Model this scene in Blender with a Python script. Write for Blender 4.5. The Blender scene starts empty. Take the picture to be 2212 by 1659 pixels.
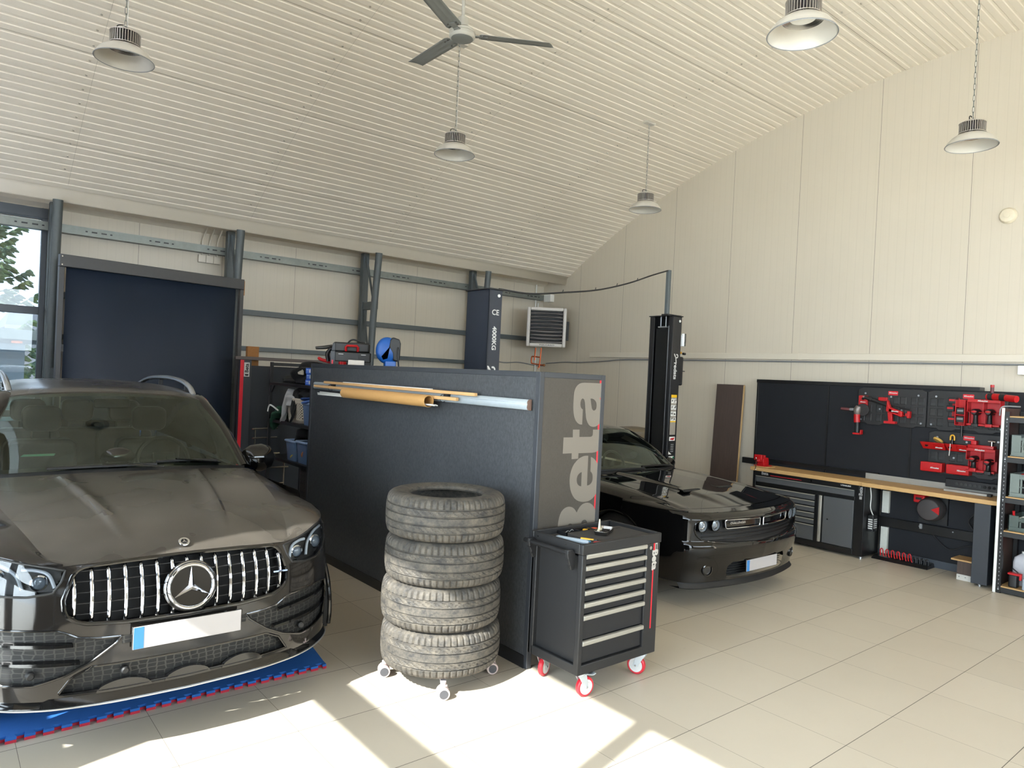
import bpy, bmesh, math, random
import numpy as np
from mathutils import Vector, Matrix, Euler
PI = math.pi
D = bpy.data
SC = bpy.context.scene
COL = SC.collection
rng = random.Random(7)

# ------------------------------------------------------------------ materials
def srgb(r, g, b):
    f = lambda c: (c/255/12.92) if c/255 <= .04045 else ((c/255+.055)/1.055)**2.4
    return (f(r), f(g), f(b), 1)

class NT:
    def __init__(s, name):
        s.m = D.materials.new(name); s.m.use_nodes = True
        s.t = s.m.node_tree; s.t.nodes.clear()
        s.out = s.n('ShaderNodeOutputMaterial')
    def n(s, typ, **kw):
        nd = s.t.nodes.new(typ)
        for k, v in kw.items():
            setattr(nd, k, v)
        return nd
    def l(s, a, b):
        s.t.links.new(a, b)
    def math(s, op, a, b=None, c=None):
        nd = s.n('ShaderNodeMath', operation=op)
        for i, x in enumerate((a, b, c)):
            if x is None: continue
            if isinstance(x, (int, float)): nd.inputs[i].default_value = x
            else: s.l(x, nd.inputs[i])
        return nd.outputs[0]
    def mix(s, f, a, b):
        nd = s.n('ShaderNodeMix', data_type='RGBA')
        for i, x in ((0, f), (6, a), (7, b)):
            if isinstance(x, (int, float)): nd.inputs[i].default_value = x
            elif isinstance(x, tuple): nd.inputs[i].default_value = x
            else: s.l(x, nd.inputs[i])
        return nd.outputs[2]
    def noise(s, scale, detail=3, rough=.55, vec=None, dim='3D'):
        nd = s.n('ShaderNodeTexNoise')
        nd.inputs['Scale'].default_value = scale
        nd.inputs['Detail'].default_value = detail
        nd.inputs['Roughness'].default_value = rough
        if vec is None: vec = s.coord()
        s.l(vec, nd.inputs['Vector'])
        return nd.outputs['Fac']
    def coord(s, kind='Object'):
        if not hasattr(s, '_tc'): s._tc = s.n('ShaderNodeTexCoord')
        return s._tc.outputs[kind]
    def xyz(s):
        if not hasattr(s, '_sx'):
            s._sx = s.n('ShaderNodeSeparateXYZ'); s.l(s.coord(), s._sx.inputs[0])
        return s._sx.outputs
    def scaled(s, sx, sy, sz):
        mp = s.n('ShaderNodeMapping'); mp.inputs['Scale'].default_value = (sx, sy, sz)
        s.l(s.coord(), mp.inputs['Vector']); return mp.outputs[0]
    def ramp(s, f, stops):
        nd = s.n('ShaderNodeValToRGB'); s.l(f, nd.inputs[0])
        e = nd.color_ramp.elements
        while len(e) < len(stops): e.new(.5)
        for k, (p, c) in zip(e, stops):
            k.position = p; k.color = c if isinstance(c, tuple) else (c, c, c, 1)
        return nd.outputs[0]
    def bump(s, h, strength=.2, dist=.01):
        nd = s.n('ShaderNodeBump'); nd.inputs['Strength'].default_value = strength
        nd.inputs['Distance'].default_value = dist
        s.l(h, nd.inputs['Height']); return nd.outputs[0]
    def bsdf(s, color, rough=.5, metal=0, coat=0, spec=.5, normal=None, **kw):
        b = s.n('ShaderNodeBsdfPrincipled')
        for k, v in (('Base Color', color), ('Roughness', rough), ('Metallic', metal), ('Coat Weight', coat), ('Specular IOR Level', spec)):
            if isinstance(v, (int, float, tuple)): b.inputs[k].default_value = v
            else: s.l(v, b.inputs[k])
        b.inputs['Coat Roughness'].default_value = kw.get('coat_rough', .02)
        if 'emit' in kw:
            b.inputs['Emission Color'].default_value = kw['emit']; b.inputs['Emission Strength'].default_value = kw['emit_s']
        if normal is not None: s.l(normal, b.inputs['Normal'])
        s.b = b
        s.l(b.outputs[0], s.out.inputs[0]); return b

_M = {}
def mat(name, rgb, rough=.5, metal=0, coat=0, var=.08, nscale=30, bump=0, bscale=200, spec=.5, **kw):
    """plain procedural material: noise-varied colour, roughness and optional fine bump"""
    if name in _M: return _M[name]
    t = NT(name)
    c = srgb(*rgb)
    f = t.noise(nscale, 4)
    lo = tuple(x*(1-var) for x in c[:3])+(1,); hi = tuple(min(1, x*(1+var)) for x in c[:3])+(1,)
    col = t.mix(f, lo, hi)
    nrm = None
    if bump: nrm = t.bump(t.noise(bscale, 2), bump, .002)
    t.bsdf(col, rough, metal, coat, spec, nrm, **kw)
    _M[name] = t.m
    return t.m

# ------------------------------------------------------------------ spline helpers
def cr(P, n, closed=False):
    """Catmull-Rom through control points -> n samples (array)"""
    P = np.asarray(P, float)
    m = len(P)
    out = []
    if closed:
        T = np.linspace(0, m, n, endpoint=False)
        g = lambda i: P[i % m]
    else:
        T = np.linspace(0, m-1, n)
        def g(i):
            if i < 0: return 2*P[0]-P[1]
            if i >= m: return 2*P[-1]-P[-2]
            return P[i]
    for t in T:
        i = int(min(math.floor(t), m-1 if closed else m-2)) if m > 1 else 0
        u = t-i
        a, b, c, d = g(i-1), g(i), g(i+1), g(i+2)
        out.append(.5*((2*b)+(-a+c)*u+(2*a-5*b+4*c-d)*u*u+(-a+3*b-3*c+d)*u**3))
    return np.array(out)

def loft(rows, nu, nv):
    """rows: list of control rows (each k points) -> (nu, nv, 3) grid"""
    R = np.array([cr(r, nv) for r in rows])
    return np.stack([cr(R[:, j], nu) for j in range(nv)], axis=1)

def interp(x, xs, ys):
    return float(np.interp(x, xs, ys))

def smooth1(xs, ys):
    """monotone smooth 1-D interpolator"""
    xs = np.asarray(xs, float); ys = np.asarray(ys, float)
    d = np.diff(ys)/np.diff(xs); s = np.zeros(len(xs)); s[0] = d[0]; s[-1] = d[-1]
    for i in range(1, len(xs)-1):
        if d[i-1]*d[i] > 0:
            h0, h1 = xs[i]-xs[i-1], xs[i+1]-xs[i]; w1, w2 = 2*h1+h0, h1+2*h0
            s[i] = (w1+w2)/(w1/d[i-1]+w2/d[i])
    def f(x):
        x = min(max(x, xs[0]), xs[-1])
        i = int(min(np.searchsorted(xs, x, side='right')-1, len(xs)-2)); h = xs[i+1]-xs[i]; t = (x-xs[i])/h
        return ((2*t**3-3*t**2+1)*ys[i]+(t**3-2*t**2+t)*h*s[i]+(-2*t**3+3*t**2)*ys[i+1]+(t**3-t**2)*h*s[i+1])
    return f

def inpoly(x, y, poly):
    c = False; j = len(poly)-1
    for i in range(len(poly)):
        xi, yi = poly[i][0], poly[i][1]; xj, yj = poly[j][0], poly[j][1]
        if (yi > y) != (yj > y) and x < (xj-xi)*(y-yi)/(yj-yi)+xi: c = not c
        j = i
    return c

# ------------------------------------------------------------------ mesh builder
class MB:
    def __init__(s): s.bm = bmesh.new()
    def _xf(s, vs, M):
        if M is not None:
            for v in vs: v.co = M @ v.co
    def box(s, x0, y0, z0, x1, y1, z1, M=None):
        bm = s.bm
        v = [bm.verts.new(p) for p in ((x0,y0,z0),(x1,y0,z0),(x1,y1,z0),(x0,y1,z0),(x0,y0,z1),(x1,y0,z1),(x1,y1,z1),(x0,y1,z1))]
        for f in ((0,3,2,1),(4,5,6,7),(0,1,5,4),(1,2,6,5),(2,3,7,6),(3,0,4,7)): bm.faces.new([v[i] for i in f])
        s._xf(v, M); return s
    def cbox(s, c, d, M=None):
        return s.box(c[0]-d[0]/2, c[1]-d[1]/2, c[2]-d[2]/2, c[0]+d[0]/2, c[1]+d[1]/2, c[2]+d[2]/2, M)
    def hexa(s, pts):
        v = [s.bm.verts.new(p) for p in pts]
        for f in ((0,3,2,1),(4,5,6,7),(0,1,5,4),(1,2,6,5),(2,3,7,6),(3,0,4,7)): s.bm.faces.new([v[i] for i in f])
        return s
    def frame(s, a, b):
        a = Vector(a); b = Vector(b); d = (b-a); L = d.length
        q = d.to_track_quat('Z', 'Y').to_matrix().to_4x4()
        return Matrix.Translation(a) @ q, L
    def cyl(s, a, b, r, n=16, r2=None, caps=True):
        M, L = s.frame(a, b)
        r2 = r if r2 is None else r2
        return s.lathe([(r, 0), (r2, L)], n, M, caps)
    def bar(s, a, b, w, h, up=(0,0,1)):
        a = Vector(a); b = Vector(b); d = (b-a).normalized(); up = Vector(up)
        x = d.cross(up)
        if x.length < 1e-4: x = d.cross(Vector((0,1,0)))
        x.normalize(); y = x.cross(d)
        p = [a-x*w/2-y*h/2, a+x*w/2-y*h/2, a+x*w/2+y*h/2, a-x*w/2+y*h/2]
        q = [t+(b-a) for t in p]
        return s.hexa(p+q)
    def lathe(s, prof, n=24, M=None, caps=True):
        bm = s.bm; rings = []; allv = []
        for r, z in prof:
            if r < 1e-6:
                v = [bm.verts.new((0, 0, z))]
            else:
                v = [bm.verts.new((r*math.cos(2*PI*k/n), r*math.sin(2*PI*k/n), z)) for k in range(n)]
            rings.append(v); allv += v
        for A, B in zip(rings, rings[1:]):
            if len(A) == 1 and len(B) == 1: continue
            for k in range(n):
                k2 = (k+1) % n
                if len(A) == 1: bm.faces.new((A[0], B[k2], B[k]))
                elif len(B) == 1: bm.faces.new((A[k], A[k2], B[0]))
                else: bm.faces.new((A[k], A[k2], B[k2], B[k]))
        if caps:
            if len(rings[0]) > 1: bm.faces.new(rings[0][::-1])
            if len(rings[-1]) > 1: bm.faces.new(rings[-1])
        s._xf(allv, M); return s
    def tube(s, pts, r, n=8, closed=False, flat=None, caps=True):
        """sweep; r float or list; flat=(a,b) elliptical scale along frame axes"""
        P = [Vector(p) for p in pts]; m = len(P)
        T = []
        for i in range(m):
            if closed: t = P[(i+1) % m]-P[i-1]
            else: t = P[min(i+1, m-1)]-P[max(i-1, 0)]
            T.append(t.normalized() if t.length > 1e-9 else Vector((0,0,1)))
        up = Vector((0,0,1)) if abs(T[0].z) < .9 else Vector((1,0,0))
        nrm = (up-T[0]*up.dot(T[0])).normalized()
        rings = []
        fa, fb = flat or (1, 1)
        for i in range(m):
            nrm = (nrm-T[i]*nrm.dot(T[i]))
            nrm = nrm.normalized() if nrm.length > 1e-6 else T[i].orthogonal().normalized()
            b = T[i].cross(nrm)
            rr = r[i] if isinstance(r, (list, tuple)) else r
            rings.append([s.bm.verts.new(P[i]+nrm*(rr*fa*math.cos(2*PI*k/n))+b*(rr*fb*math.sin(2*PI*k/n))) for k in range(n)])
        pairs = list(zip(rings, rings[1:]))
        if closed: pairs.append((rings[-1], rings[0]))
        for A, B in pairs:
            for k in range(n):
                k2 = (k+1) % n
                s.bm.faces.new((A[k], A[k2], B[k2], B[k]))
        if not closed and caps:
            s.bm.faces.new(rings[0][::-1]); s.bm.faces.new(rings[-1])
        return s
    def prism(s, poly, o, u, v, w):
        """2-D polygon in plane (o,u,v) extruded by vector w"""
        o = Vector(o); u = Vector(u); v = Vector(v); w = Vector(w)
        A = [s.bm.verts.new(o+u*p[0]+v*p[1]) for p in poly]
        B = [s.bm.verts.new(o+u*p[0]+v*p[1]+w) for p in poly]
        f1 = s.bm.faces.new(A); f2 = s.bm.faces.new(B[::-1])
        m = len(poly)
        for i in range(m):
            s.bm.faces.new((A[i], B[i], B[(i+1) % m], A[(i+1) % m]))
        return s
    def face(s, pts):
        s.bm.faces.new([s.bm.verts.new(p) for p in pts]); return s
    def grid(s, G, hole=None, flip=False, closed_u=False):
        """G (nu,nv,3); hole(i,j,p)->True drops the quad"""
        nu, nv = len(G), len(G[0])
        V = [[s.bm.verts.new(tuple(G[i][j])) for j in range(nv)] for i in range(nu)]
        for i in range(nu-(0 if closed_u else 1)):
            i2 = (i+1) % nu
            for j in range(nv-1):
                if hole is not None:
                    p = (np.asarray(G[i][j])+np.asarray(G[i2][j+1]))/2
                    if hole(i, j, p): continue
                q = (V[i][j], V[i2][j], V[i2][j+1], V[i][j+1])
                s.bm.faces.new(q[::-1] if flip else q)
        return s
    def sphere(s, c, r, n=16, m=10, sc=(1,1,1)):
        prof = [(math.sin(PI*k/m)*r, -math.cos(PI*k/m)*r) for k in range(m+1)]
        M = Matrix.Translation(c) @ Matrix.Diagonal((sc[0], sc[1], sc[2], 1))
        return s.lathe(prof, n, M, False)
    def rbox(s, x0, y0, z0, x1, y1, z1, r, axis='z', n=5, M=None):
        """box with rounded vertical (axis) edges"""
        dims = {'z': (x0, x1, y0, y1), 'y': (x0, x1, z0, z1), 'x': (y0, y1, z0, z1)}[axis]
        a0, a1, b0, b1 = dims
        pl = rrect(a0, b0, a1, b1, r, n)
        before = len(s.bm.verts)
        if axis == 'z': s.prism(pl, (0,0,z0), (1,0,0), (0,1,0), (0,0,z1-z0))
        elif axis == 'y': s.prism(pl, (0,y0,0), (1,0,0), (0,0,1), (0,y1-y0,0))
        else: s.prism(pl, (x0,0,0), (0,1,0), (0,0,1), (x1-x0,0,0))
        if M is not None:
            s.bm.verts.ensure_lookup_table()
            s._xf([s.bm.verts[i] for i in range(before, len(s.bm.verts))], M)
        return s
    def build(s, name, m=None, parent=None, world=False, bevel=0, seg=2, smooth=35, solid=0, subsurf=0, tri=False, loc=None, offset=-1):
        bm = s.bm
        bmesh.ops.recalc_face_normals(bm, faces=bm.faces[:])
        me = D.meshes.new(name)
        if loc is not None: bmesh.ops.translate(bm, verts=bm.verts[:], vec=-Vector(loc))
        if world and parent is not None:
            bmesh.ops.transform(bm, matrix=wmat(parent).inverted(), verts=bm.verts[:])
        bm.to_mesh(me); bm.free()
        if smooth:
            for p in me.polygons: p.use_smooth = True
            me.set_sharp_from_angle(angle=math.radians(smooth))
        if m is not None:
            for mm in (m if isinstance(m, (list, tuple)) else [m]): me.materials.append(mm)
        o = D.objects.new(name, me); COL.objects.link(o)
        if loc is not None: o.location = loc
        if parent is not None: o.parent = parent
        if solid:
            md = o.modifiers.new('solid', 'SOLIDIFY'); md.thickness = solid; md.offset = offset
        if bevel:
            md = o.modifiers.new('bevel', 'BEVEL'); md.width = bevel; md.segments = seg; md.limit_method = 'ANGLE'; md.angle_limit = math.radians(40)
            md.harden_normals = False
        if subsurf:
            md = o.modifiers.new('sub', 'SUBSURF'); md.levels = subsurf; md.render_levels = subsurf
        return o

def rrect(x0, y0, x1, y1, r, n=5):
    p = []
    for cx, cy, a in ((x1-r, y0+r, -90), (x1-r, y1-r, 0), (x0+r, y1-r, 90), (x0+r, y0+r, 180)):
        for k in range(n+1):
            t = math.radians(a+90*k/n); p.append((cx+r*math.cos(t), cy+r*math.sin(t)))
    return p

def wmat(o):
    M = Matrix.LocRotScale(o.location, o.rotation_euler, o.scale)
    return wmat(o.parent) @ M if o.parent else M

def tag(o, label=None, cat=None, group=None, kind=None):
    if label: o['label'] = label
    if cat: o['category'] = cat
    if group: o['group'] = group
    if kind: o['kind'] = kind
    return o
def thing(name, label, cat, loc=(0,0,0), rz=0, group=None, rot=None):
    o = D.objects.new(name, None); COL.objects.link(o); o.empty_display_size = .1
    o.location = loc; o.rotation_euler = rot or (0, 0, rz)
    return tag(o, label, cat, group)
def copy_tree(o, parent=None):
    c = o.copy(); COL.objects.link(c)
    if parent is not None: c.parent = parent
    for ch in [k for k in D.objects if k.parent == o]: copy_tree(ch, c)
    return c
def dup(o, loc, rz=None, label=None, group=None, rot=None):
    c = copy_tree(o); c.location = loc
    if rz is not None: c.rotation_euler = (0, 0, rz)
    if rot is not None: c.rotation_euler = rot
    return tag(c, label, None, group)

def text_mesh(name, body, size, m, parent, M, extrude=.001, bold=0, sx=1, shear=0, align='CENTER', space=1.0):
    """lettering as a real thin mesh; M maps text plane (x right, y up, z out) to parent space"""
    cu = D.curves.new(name, 'FONT'); cu.body = body; cu.size = size; cu.extrude = extrude; cu.offset = bold
    cu.align_x = align; cu.align_y = 'CENTER'; cu.shear = shear; cu.space_character = space; cu.resolution_u = 3
    o = D.objects.new(name, cu); COL.objects.link(o)
    dg = bpy.context.evaluated_depsgraph_get(); dg.update()
    me = D.meshes.new_from_object(o.evaluated_get(dg)); me.name = name
    D.objects.remove(o); D.curves.remove(cu)
    me.transform(M @ Matrix.Diagonal((sx, 1, 1, 1)))
    me.materials.clear(); me.materials.append(m)
    o = D.objects.new(name, me); COL.objects.link(o)
    if parent is not None: o.parent = parent
    return o
def plane_M(o, u, v):
    """matrix taking text plane to origin o, axes u (right), v (up)"""
    u = Vector(u).normalized(); v = Vector(v).normalized(); w = u.cross(v)
    M = Matrix((u, v, w)).transposed().to_4x4(); M.translation = Vector(o)
    return M
def fill2d(name, loops, m, parent, o, u, v, ext=.001):
    """filled flat outline with holes: loops of 2-D points, first outer"""
    cu = D.curves.new(name, 'CURVE'); cu.dimensions = '2D'; cu.fill_mode = 'BOTH'; cu.extrude = ext
    for lp in loops:
        sp = cu.splines.new('POLY'); sp.points.add(len(lp)-1); sp.use_cyclic_u = True
        for p, q in zip(sp.points, lp): p.co = (q[0], q[1], 0, 1)
    ob = D.objects.new(name, cu); COL.objects.link(ob)
    dg = bpy.context.evaluated_depsgraph_get(); dg.update()
    me = D.meshes.new_from_object(ob.evaluated_get(dg)); me.name = name
    D.objects.remove(ob); D.curves.remove(cu)
    me.transform(plane_M(o, u, v)); me.materials.clear(); me.materials.append(m)
    ob = D.objects.new(name, me); COL.objects.link(ob)
    if parent is not None: ob.parent = parent
    return ob
# ------------------------------------------------------------------ shared materials
def m_floor():
    t = NT('cream porcelain floor tile')
    x, y, z = t.xyz()
    def line(c, o, step, w):
        f = t.math('FRACT', t.math('DIVIDE', t.math('SUBTRACT', c, o), step))
        d = t.math('MINIMUM', f, t.math('SUBTRACT', 1, f))
        return t.math('LESS_THAN', d, w/step/2)
    gx = line(x, .3917, .6, .0022); gy = line(y, -.0224, .6037, .0042)
    g = t.math('MAXIMUM', gx, gy)
    # one random tone per tile
    ix = t.math('FLOOR', t.math('DIVIDE', t.math('SUBTRACT', x, .3917), .6)); iy = t.math('FLOOR', t.math('DIVIDE', t.math('SUBTRACT', y, -.0224), .6037))
    cb = t.n('ShaderNodeCombineXYZ'); t.l(ix, cb.inputs[0]); t.l(iy, cb.inputs[1])
    wn = t.n('ShaderNodeTexWhiteNoise', noise_dimensions='2D'); t.l(cb.outputs[0], wn.inputs['Vector'])
    base = t.mix(wn.outputs['Value'], srgb(190, 180, 163), srgb(198, 188, 171))
    cl = t.noise(1.6, 5, .6)
    base = t.mix(t.math('MULTIPLY', cl, .35), base, srgb(178, 167, 149))
    st = t.noise(9, 6, .7, t.scaled(1, 3.5, 1))
    base = t.mix(t.math('MULTIPLY', t.math('GREATER_THAN', st, .66), .12), base, srgb(150, 138, 120))
    col = t.mix(g, base, srgb(96, 88, 80))
    rough = t.math('ADD', t.math('MULTIPLY', t.noise(3, 3), .15), t.math('ADD', .3, t.math('MULTIPLY', g, .4)))
    nr = t.bump(t.math('MULTIPLY', g, -1), .25, .002)
    t.bsdf(col, rough, spec=.45, normal=nr); return t.m
def m_panel(name, axis, o, step, rgb, seamw=.005):
    """sandwich-panel wall: seam every step, fine vertical ribbing"""
    t = NT(name); c = t.xyz()[axis]
    f = t.math('FRACT', t.math('DIVIDE', t.math('SUBTRACT', c, o), step))
    d = t.math('MINIMUM', f, t.math('SUBTRACT', 1, f))
    seam = t.math('LESS_THAN', d, seamw/step/2)
    fine = t.math('PINGPONG', t.math('MULTIPLY', c, 1/.05), 1)
    fl = t.math('LESS_THAN', fine, .06)
    cl = t.noise(.7, 4, .6)
    col = t.mix(cl, tuple(v*.97 for v in srgb(*rgb)[:3])+(1,), tuple(min(1, v*1.03) for v in srgb(*rgb)[:3])+(1,))
    sk = t.noise(60, 2, .5, t.scaled(1, 1, .02))
    col = t.mix(t.math('MULTIPLY', sk, .10), col, srgb(150, 142, 125))
    col = t.mix(t.math('MULTIPLY', fl, .10), col, srgb(130, 122, 106))
    col = t.mix(seam, col, srgb(128, 122, 112))
    t.bsdf(col, .38, spec=.4, normal=t.bump(t.math('ADD', t.math('MULTIPLY', fl, -.3), t.math('MULTIPLY', seam, -1)), .3, .003)); return t.m

CREAM = (207, 198, 182)
M_floor = m_floor()
M_wallA = m_panel('cream wall panel back', 0, 2.061, 1.0567, CREAM)
M_wallB = m_panel('cream wall panel right', 1, 3.018, 1.045, CREAM)
M_wallC = mat('cream wall plain', CREAM, .5)
M_ceil = mat('cream corrugated sheet', (230, 222, 208), .36, var=.03, nscale=2)
M_fascia = mat('cream flashing sheet', (210, 202, 187), .32, var=.03, nscale=2)
M_steel = mat('grey green painted steel', (84, 91, 93), .45, var=.1)
M_galv = mat('galvanised steel', (122, 126, 122), .45, metal=.6, var=.25, nscale=14)
M_alu_dark = mat('dark window aluminium', (74, 80, 88), .4, var=.05)
M_black = mat('black plastic', (24, 24, 26), .45, var=.15)
M_blackm = mat('black powder coat', (26, 27, 29), .4, var=.12, bump=.15, bscale=400)
M_white = mat('white paint', (226, 226, 222), .45, var=.03)
M_grey = mat('mid grey plastic', (128, 130, 132), .5)
M_chrome = mat('chrome', (214, 216, 220), .08, metal=1, var=.02)
M_alu = mat('brushed aluminium', (190, 194, 198), .32, metal=.9, var=.06)
M_red = mat('red plastic', (196, 24, 26), .38, var=.08)
M_redp = mat('red paint', (190, 26, 34), .4, var=.06)
M_wood = None

def glass_mat(name, tint=(1, 1, 1, 1), refl=.08, gl_col=(1, 1, 1, 1), rough=.0):
    t = NT(name)
    tr = t.n('ShaderNodeBsdfTransparent'); tr.inputs[0].default_value = tint
    gl = t.n('ShaderNodeBsdfGlossy'); gl.inputs['Roughness'].default_value = rough; gl.inputs[0].default_value = gl_col
    fr = t.n('ShaderNodeFresnel'); fr.inputs[0].default_value = 1.5
    mx = t.n('ShaderNodeMixShader')
    # fresnel plus a little grime so the pane reads as glass
    t.l(t.math('MINIMUM', t.math('ADD', fr.outputs[0], t.math('MULTIPLY', t.noise(6, 3), refl)), 1.0), mx.inputs[0])
    t.l(tr.outputs[0], mx.inputs[1]); t.l(gl.outputs[0], mx.inputs[2]); t.l(mx.outputs[0], t.out.inputs[0])
    return t.m
M_glass = glass_mat('window glass', (.97, .99, .99, 1), .01)
M_glass_t = glass_mat('view dimming glass', (.30, .32, .34, 1), .01)  # tint added to tone down the bright view outdoors
M_red = mat('red plastic deep', (180, 20, 25), .38, var=.08)

# ------------------------------------------------------------------ room shell
XL, XR, YF, YB = -1.0, 9.15, -5.6, 10.29       # left glass facade, right wall, front wall, back wall
YC, ZC, RC = 2.356, -7.17, 13.203               # vault circle
def vault(y): return ZC+math.sqrt(max(RC*RC-(y-YC)**2, 0))

def struct(mb, name, m, **kw):
    o = mb.build(name, m, **kw); o['kind'] = 'structure'; return o

b = MB(); b.box(XL-.15, YF-.15, -.12, XR+.15, YB+.15, 0); struct(b, 'floor', M_floor, smooth=0)
b = MB(); b.box(-40, -40, -.35, 40, 50, -.12)
struct(b, 'ground', mat('outdoor paving', (204, 202, 196), .9, var=.1, nscale=3), smooth=0)

def gable(x0, x1, name, m):
    ys = np.linspace(YF, YB, 60)
    poly = [(YF, 0), (YB, 0)]+[(y, max(vault(y)+.12, 4.2)) for y in ys[::-1]]
    b = MB(); b.prism(poly, (x0, 0, 0), (0,1,0), (0,0,1), (x1-x0, 0, 0)); return struct(b, name, m, smooth=0)
gable(XR, XR+.12, 'wall_right', M_wallB)
# back wall with the window opening at its left end
b = MB()
b.box(1.06, YB, 0, XR, YB+.12, 3.95)
b.box(XL, YB, 3.70, 1.06, YB+.12, 3.95)
struct(b, 'wall_back', M_wallA, smooth=0)
b = MB(); b.box(XL, YF-.12, 0, XR, YF, 2.0); b.box(XL, YF-.12, 4.0, XR, YF, 4.3); struct(b, 'wall_front', M_wallC, smooth=0)
# left gable: glazed to 3.69 m, closed above and below the sill line
b = MB()
ys = np.linspace(YF, YB, 60)
b.box(XL-.12, YF, 0, XL, -4.2, 3.69); b.box(XL-.12, 5.6, 0, XL, YB, 2.0); b.box(XL-.12, 3.67, 2.0, XL, 5.6, 3.69); b.box(XL-.12, 9.6, 2, XL, YB, 3.69)
b.prism([(YF, 3.69), (YB, 3.69), (YB, 4.2), (9.4, 4.2), (-5.0, 4.2), (YF, 4.2)], (XL-.12, 0, 0), (0,1,0), (0,0,1), (.12, 0, 0))
struct(b, 'wall_left', M_wallC, smooth=0)
def m_frost():
    t = NT('frosted fill sheet'); a = t.n('ShaderNodeBsdfTranslucent'); d = t.n('ShaderNodeBsdfDiffuse'); m = t.n('ShaderNodeMixShader')
    c = t.mix(t.noise(3, 3), (.52, .53, .55, 1), (.60, .61, .63, 1)); t.l(c, a.inputs[0]); t.l(c, d.inputs[0]); m.inputs[0].default_value = .5
    t.l(a.outputs[0], m.inputs[1]); t.l(d.outputs[0], m.inputs[2]); t.l(m.outputs[0], t.out.inputs[0]); return t.m
M_frost = m_frost()
b = MB(); b.prism([(-5.0, 4.2), (9.4, 4.2)]+[(y, max(vault(y)+.1, 4.2)) for y in np.linspace(9.4, -5.0, 50)], (XL-.08, 0, 0), (0,1,0), (0,0,1), (.02, 0, 0))
b.box(XL-.08, 5.6, 2.0, XL-.06, 9.6, 3.69)
struct(b, 'added_fill_panel', M_frost, smooth=0)  # unseen translucent panels, added to spread fill light over ceiling and right wall

# corrugated vaulted ceiling: trapezoidal ribs running along x
def ceil_profile():
    pts = []
    R = RC; a0 = math.asin((9.62-YC)/R); pitch = .1
    n = int(2*a0*R/pitch)
    for k in range(n+1):
        s0 = -a0+k*pitch/R
        for f, dz in ((0, 0), (.58, 0), (.66, .007), (.90, .007), (.98, 0)):
            th = s0+f*pitch/R
            if th > a0: continue
            r = R+dz
            pts.append((YC+r*math.sin(th), ZC+r*math.cos(th)))
    return pts
b = MB()
cp = ceil_profile()
G = [[(x, y, z) for y, z in cp] for x in (XL-.12, XR+.0)]
b.grid(G)
G2 = [[(x, y, z+.12) for y, z in cp] for x in (XL-.12, XR+.05)]
b.grid(G2)
o = struct(b, 'ceiling', M_ceil, smooth=0)
# screw heads and sheet end joints along each truss line
b = MB()
for xt in (3.16, 5.22, 7.31, 1.1):
    th = -.2
    while th < math.asin((9.5-YC)/RC):
        y = YC+(RC-.001)*math.sin(th); z = ZC+(RC-.001)*math.cos(th)
        nx = Vector((0, -math.sin(th), -math.cos(th)))
        b.cyl(Vector((xt, y, z))-nx*.002, Vector((xt, y, z))+nx*.008, .011, 8)
        th += .2/RC
o2 = b.build('ceiling_screw', mat('grey screw cap', (176, 170, 158), .4), o, smooth=30); o2['kind'] = 'stuff'
b = MB()
for xt in (1.16, 3.24, 5.30, 7.39):
    G = []
    for x in (xt-.001, xt+.001):
        row = []
        for k in range(160):
            th = -.3+k/159*(math.asin((9.55-YC)/RC)+.3)
            row.append((x, YC+(RC-.0015)*math.sin(th), ZC+(RC-.0015)*math.cos(th)))
        G.append(row)
    b.grid(G)
for yy in (9.0, 7.85, 6.55, 5.2, 3.8, 2.4, 1.0):       # side laps of the sheets
    th = math.asin((yy-YC)/RC)
    G = [[(x, YC+(RC-.004)*math.sin(t_), ZC+(RC-.004)*math.cos(t_)) for t_ in (th-.0002, th+.0002)] for x in (XL, XR-.01)]
    b.grid(G)
b.build('sheet_joint', mat('sheet joint line', (164, 157, 143), .6), o, smooth=0)  # joints drawn as thin strips, a little darker than the sheets

# flashing along the inner edge of the ceiling, outer skin down to the back wall
b = MB()
b.grid([[(x, 9.57, 3.93), (x, 9.60, 3.885), (x, 9.655, 3.84), (x, 9.68, 3.735), (x, 9.695, 3.725), (x, 9.71, 3.74)] for x in (XL, 2.1, 4.2, 6.3, XR)])
struct(b, 'trim_1', M_fascia, smooth=60, solid=.004)
b = MB()
pr = []
for k in range(4):
    y0 = 9.6+k*.2; 
    for f, dz in ((0, 0), (.09, 0), (.11, .03), (.17, .03), (.19, 0)): pr.append((y0+f, 4.02-(y0+f-9.6)*.42+dz))
b.grid([[(x, y, z) for y, z in pr if y < YB+.1] for x in (XL-.1, XR+.1)])
b.box(XL-.1, 9.5, 4.16, XR+.1, YB+.2, 4.3); b.box(XL-.1, YB+.1, 3.6, XR+.1, YB+.2, 4.2)
struct(b, 'trim_2', M_ceil, smooth=0, solid=.01, offset=1)
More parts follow.
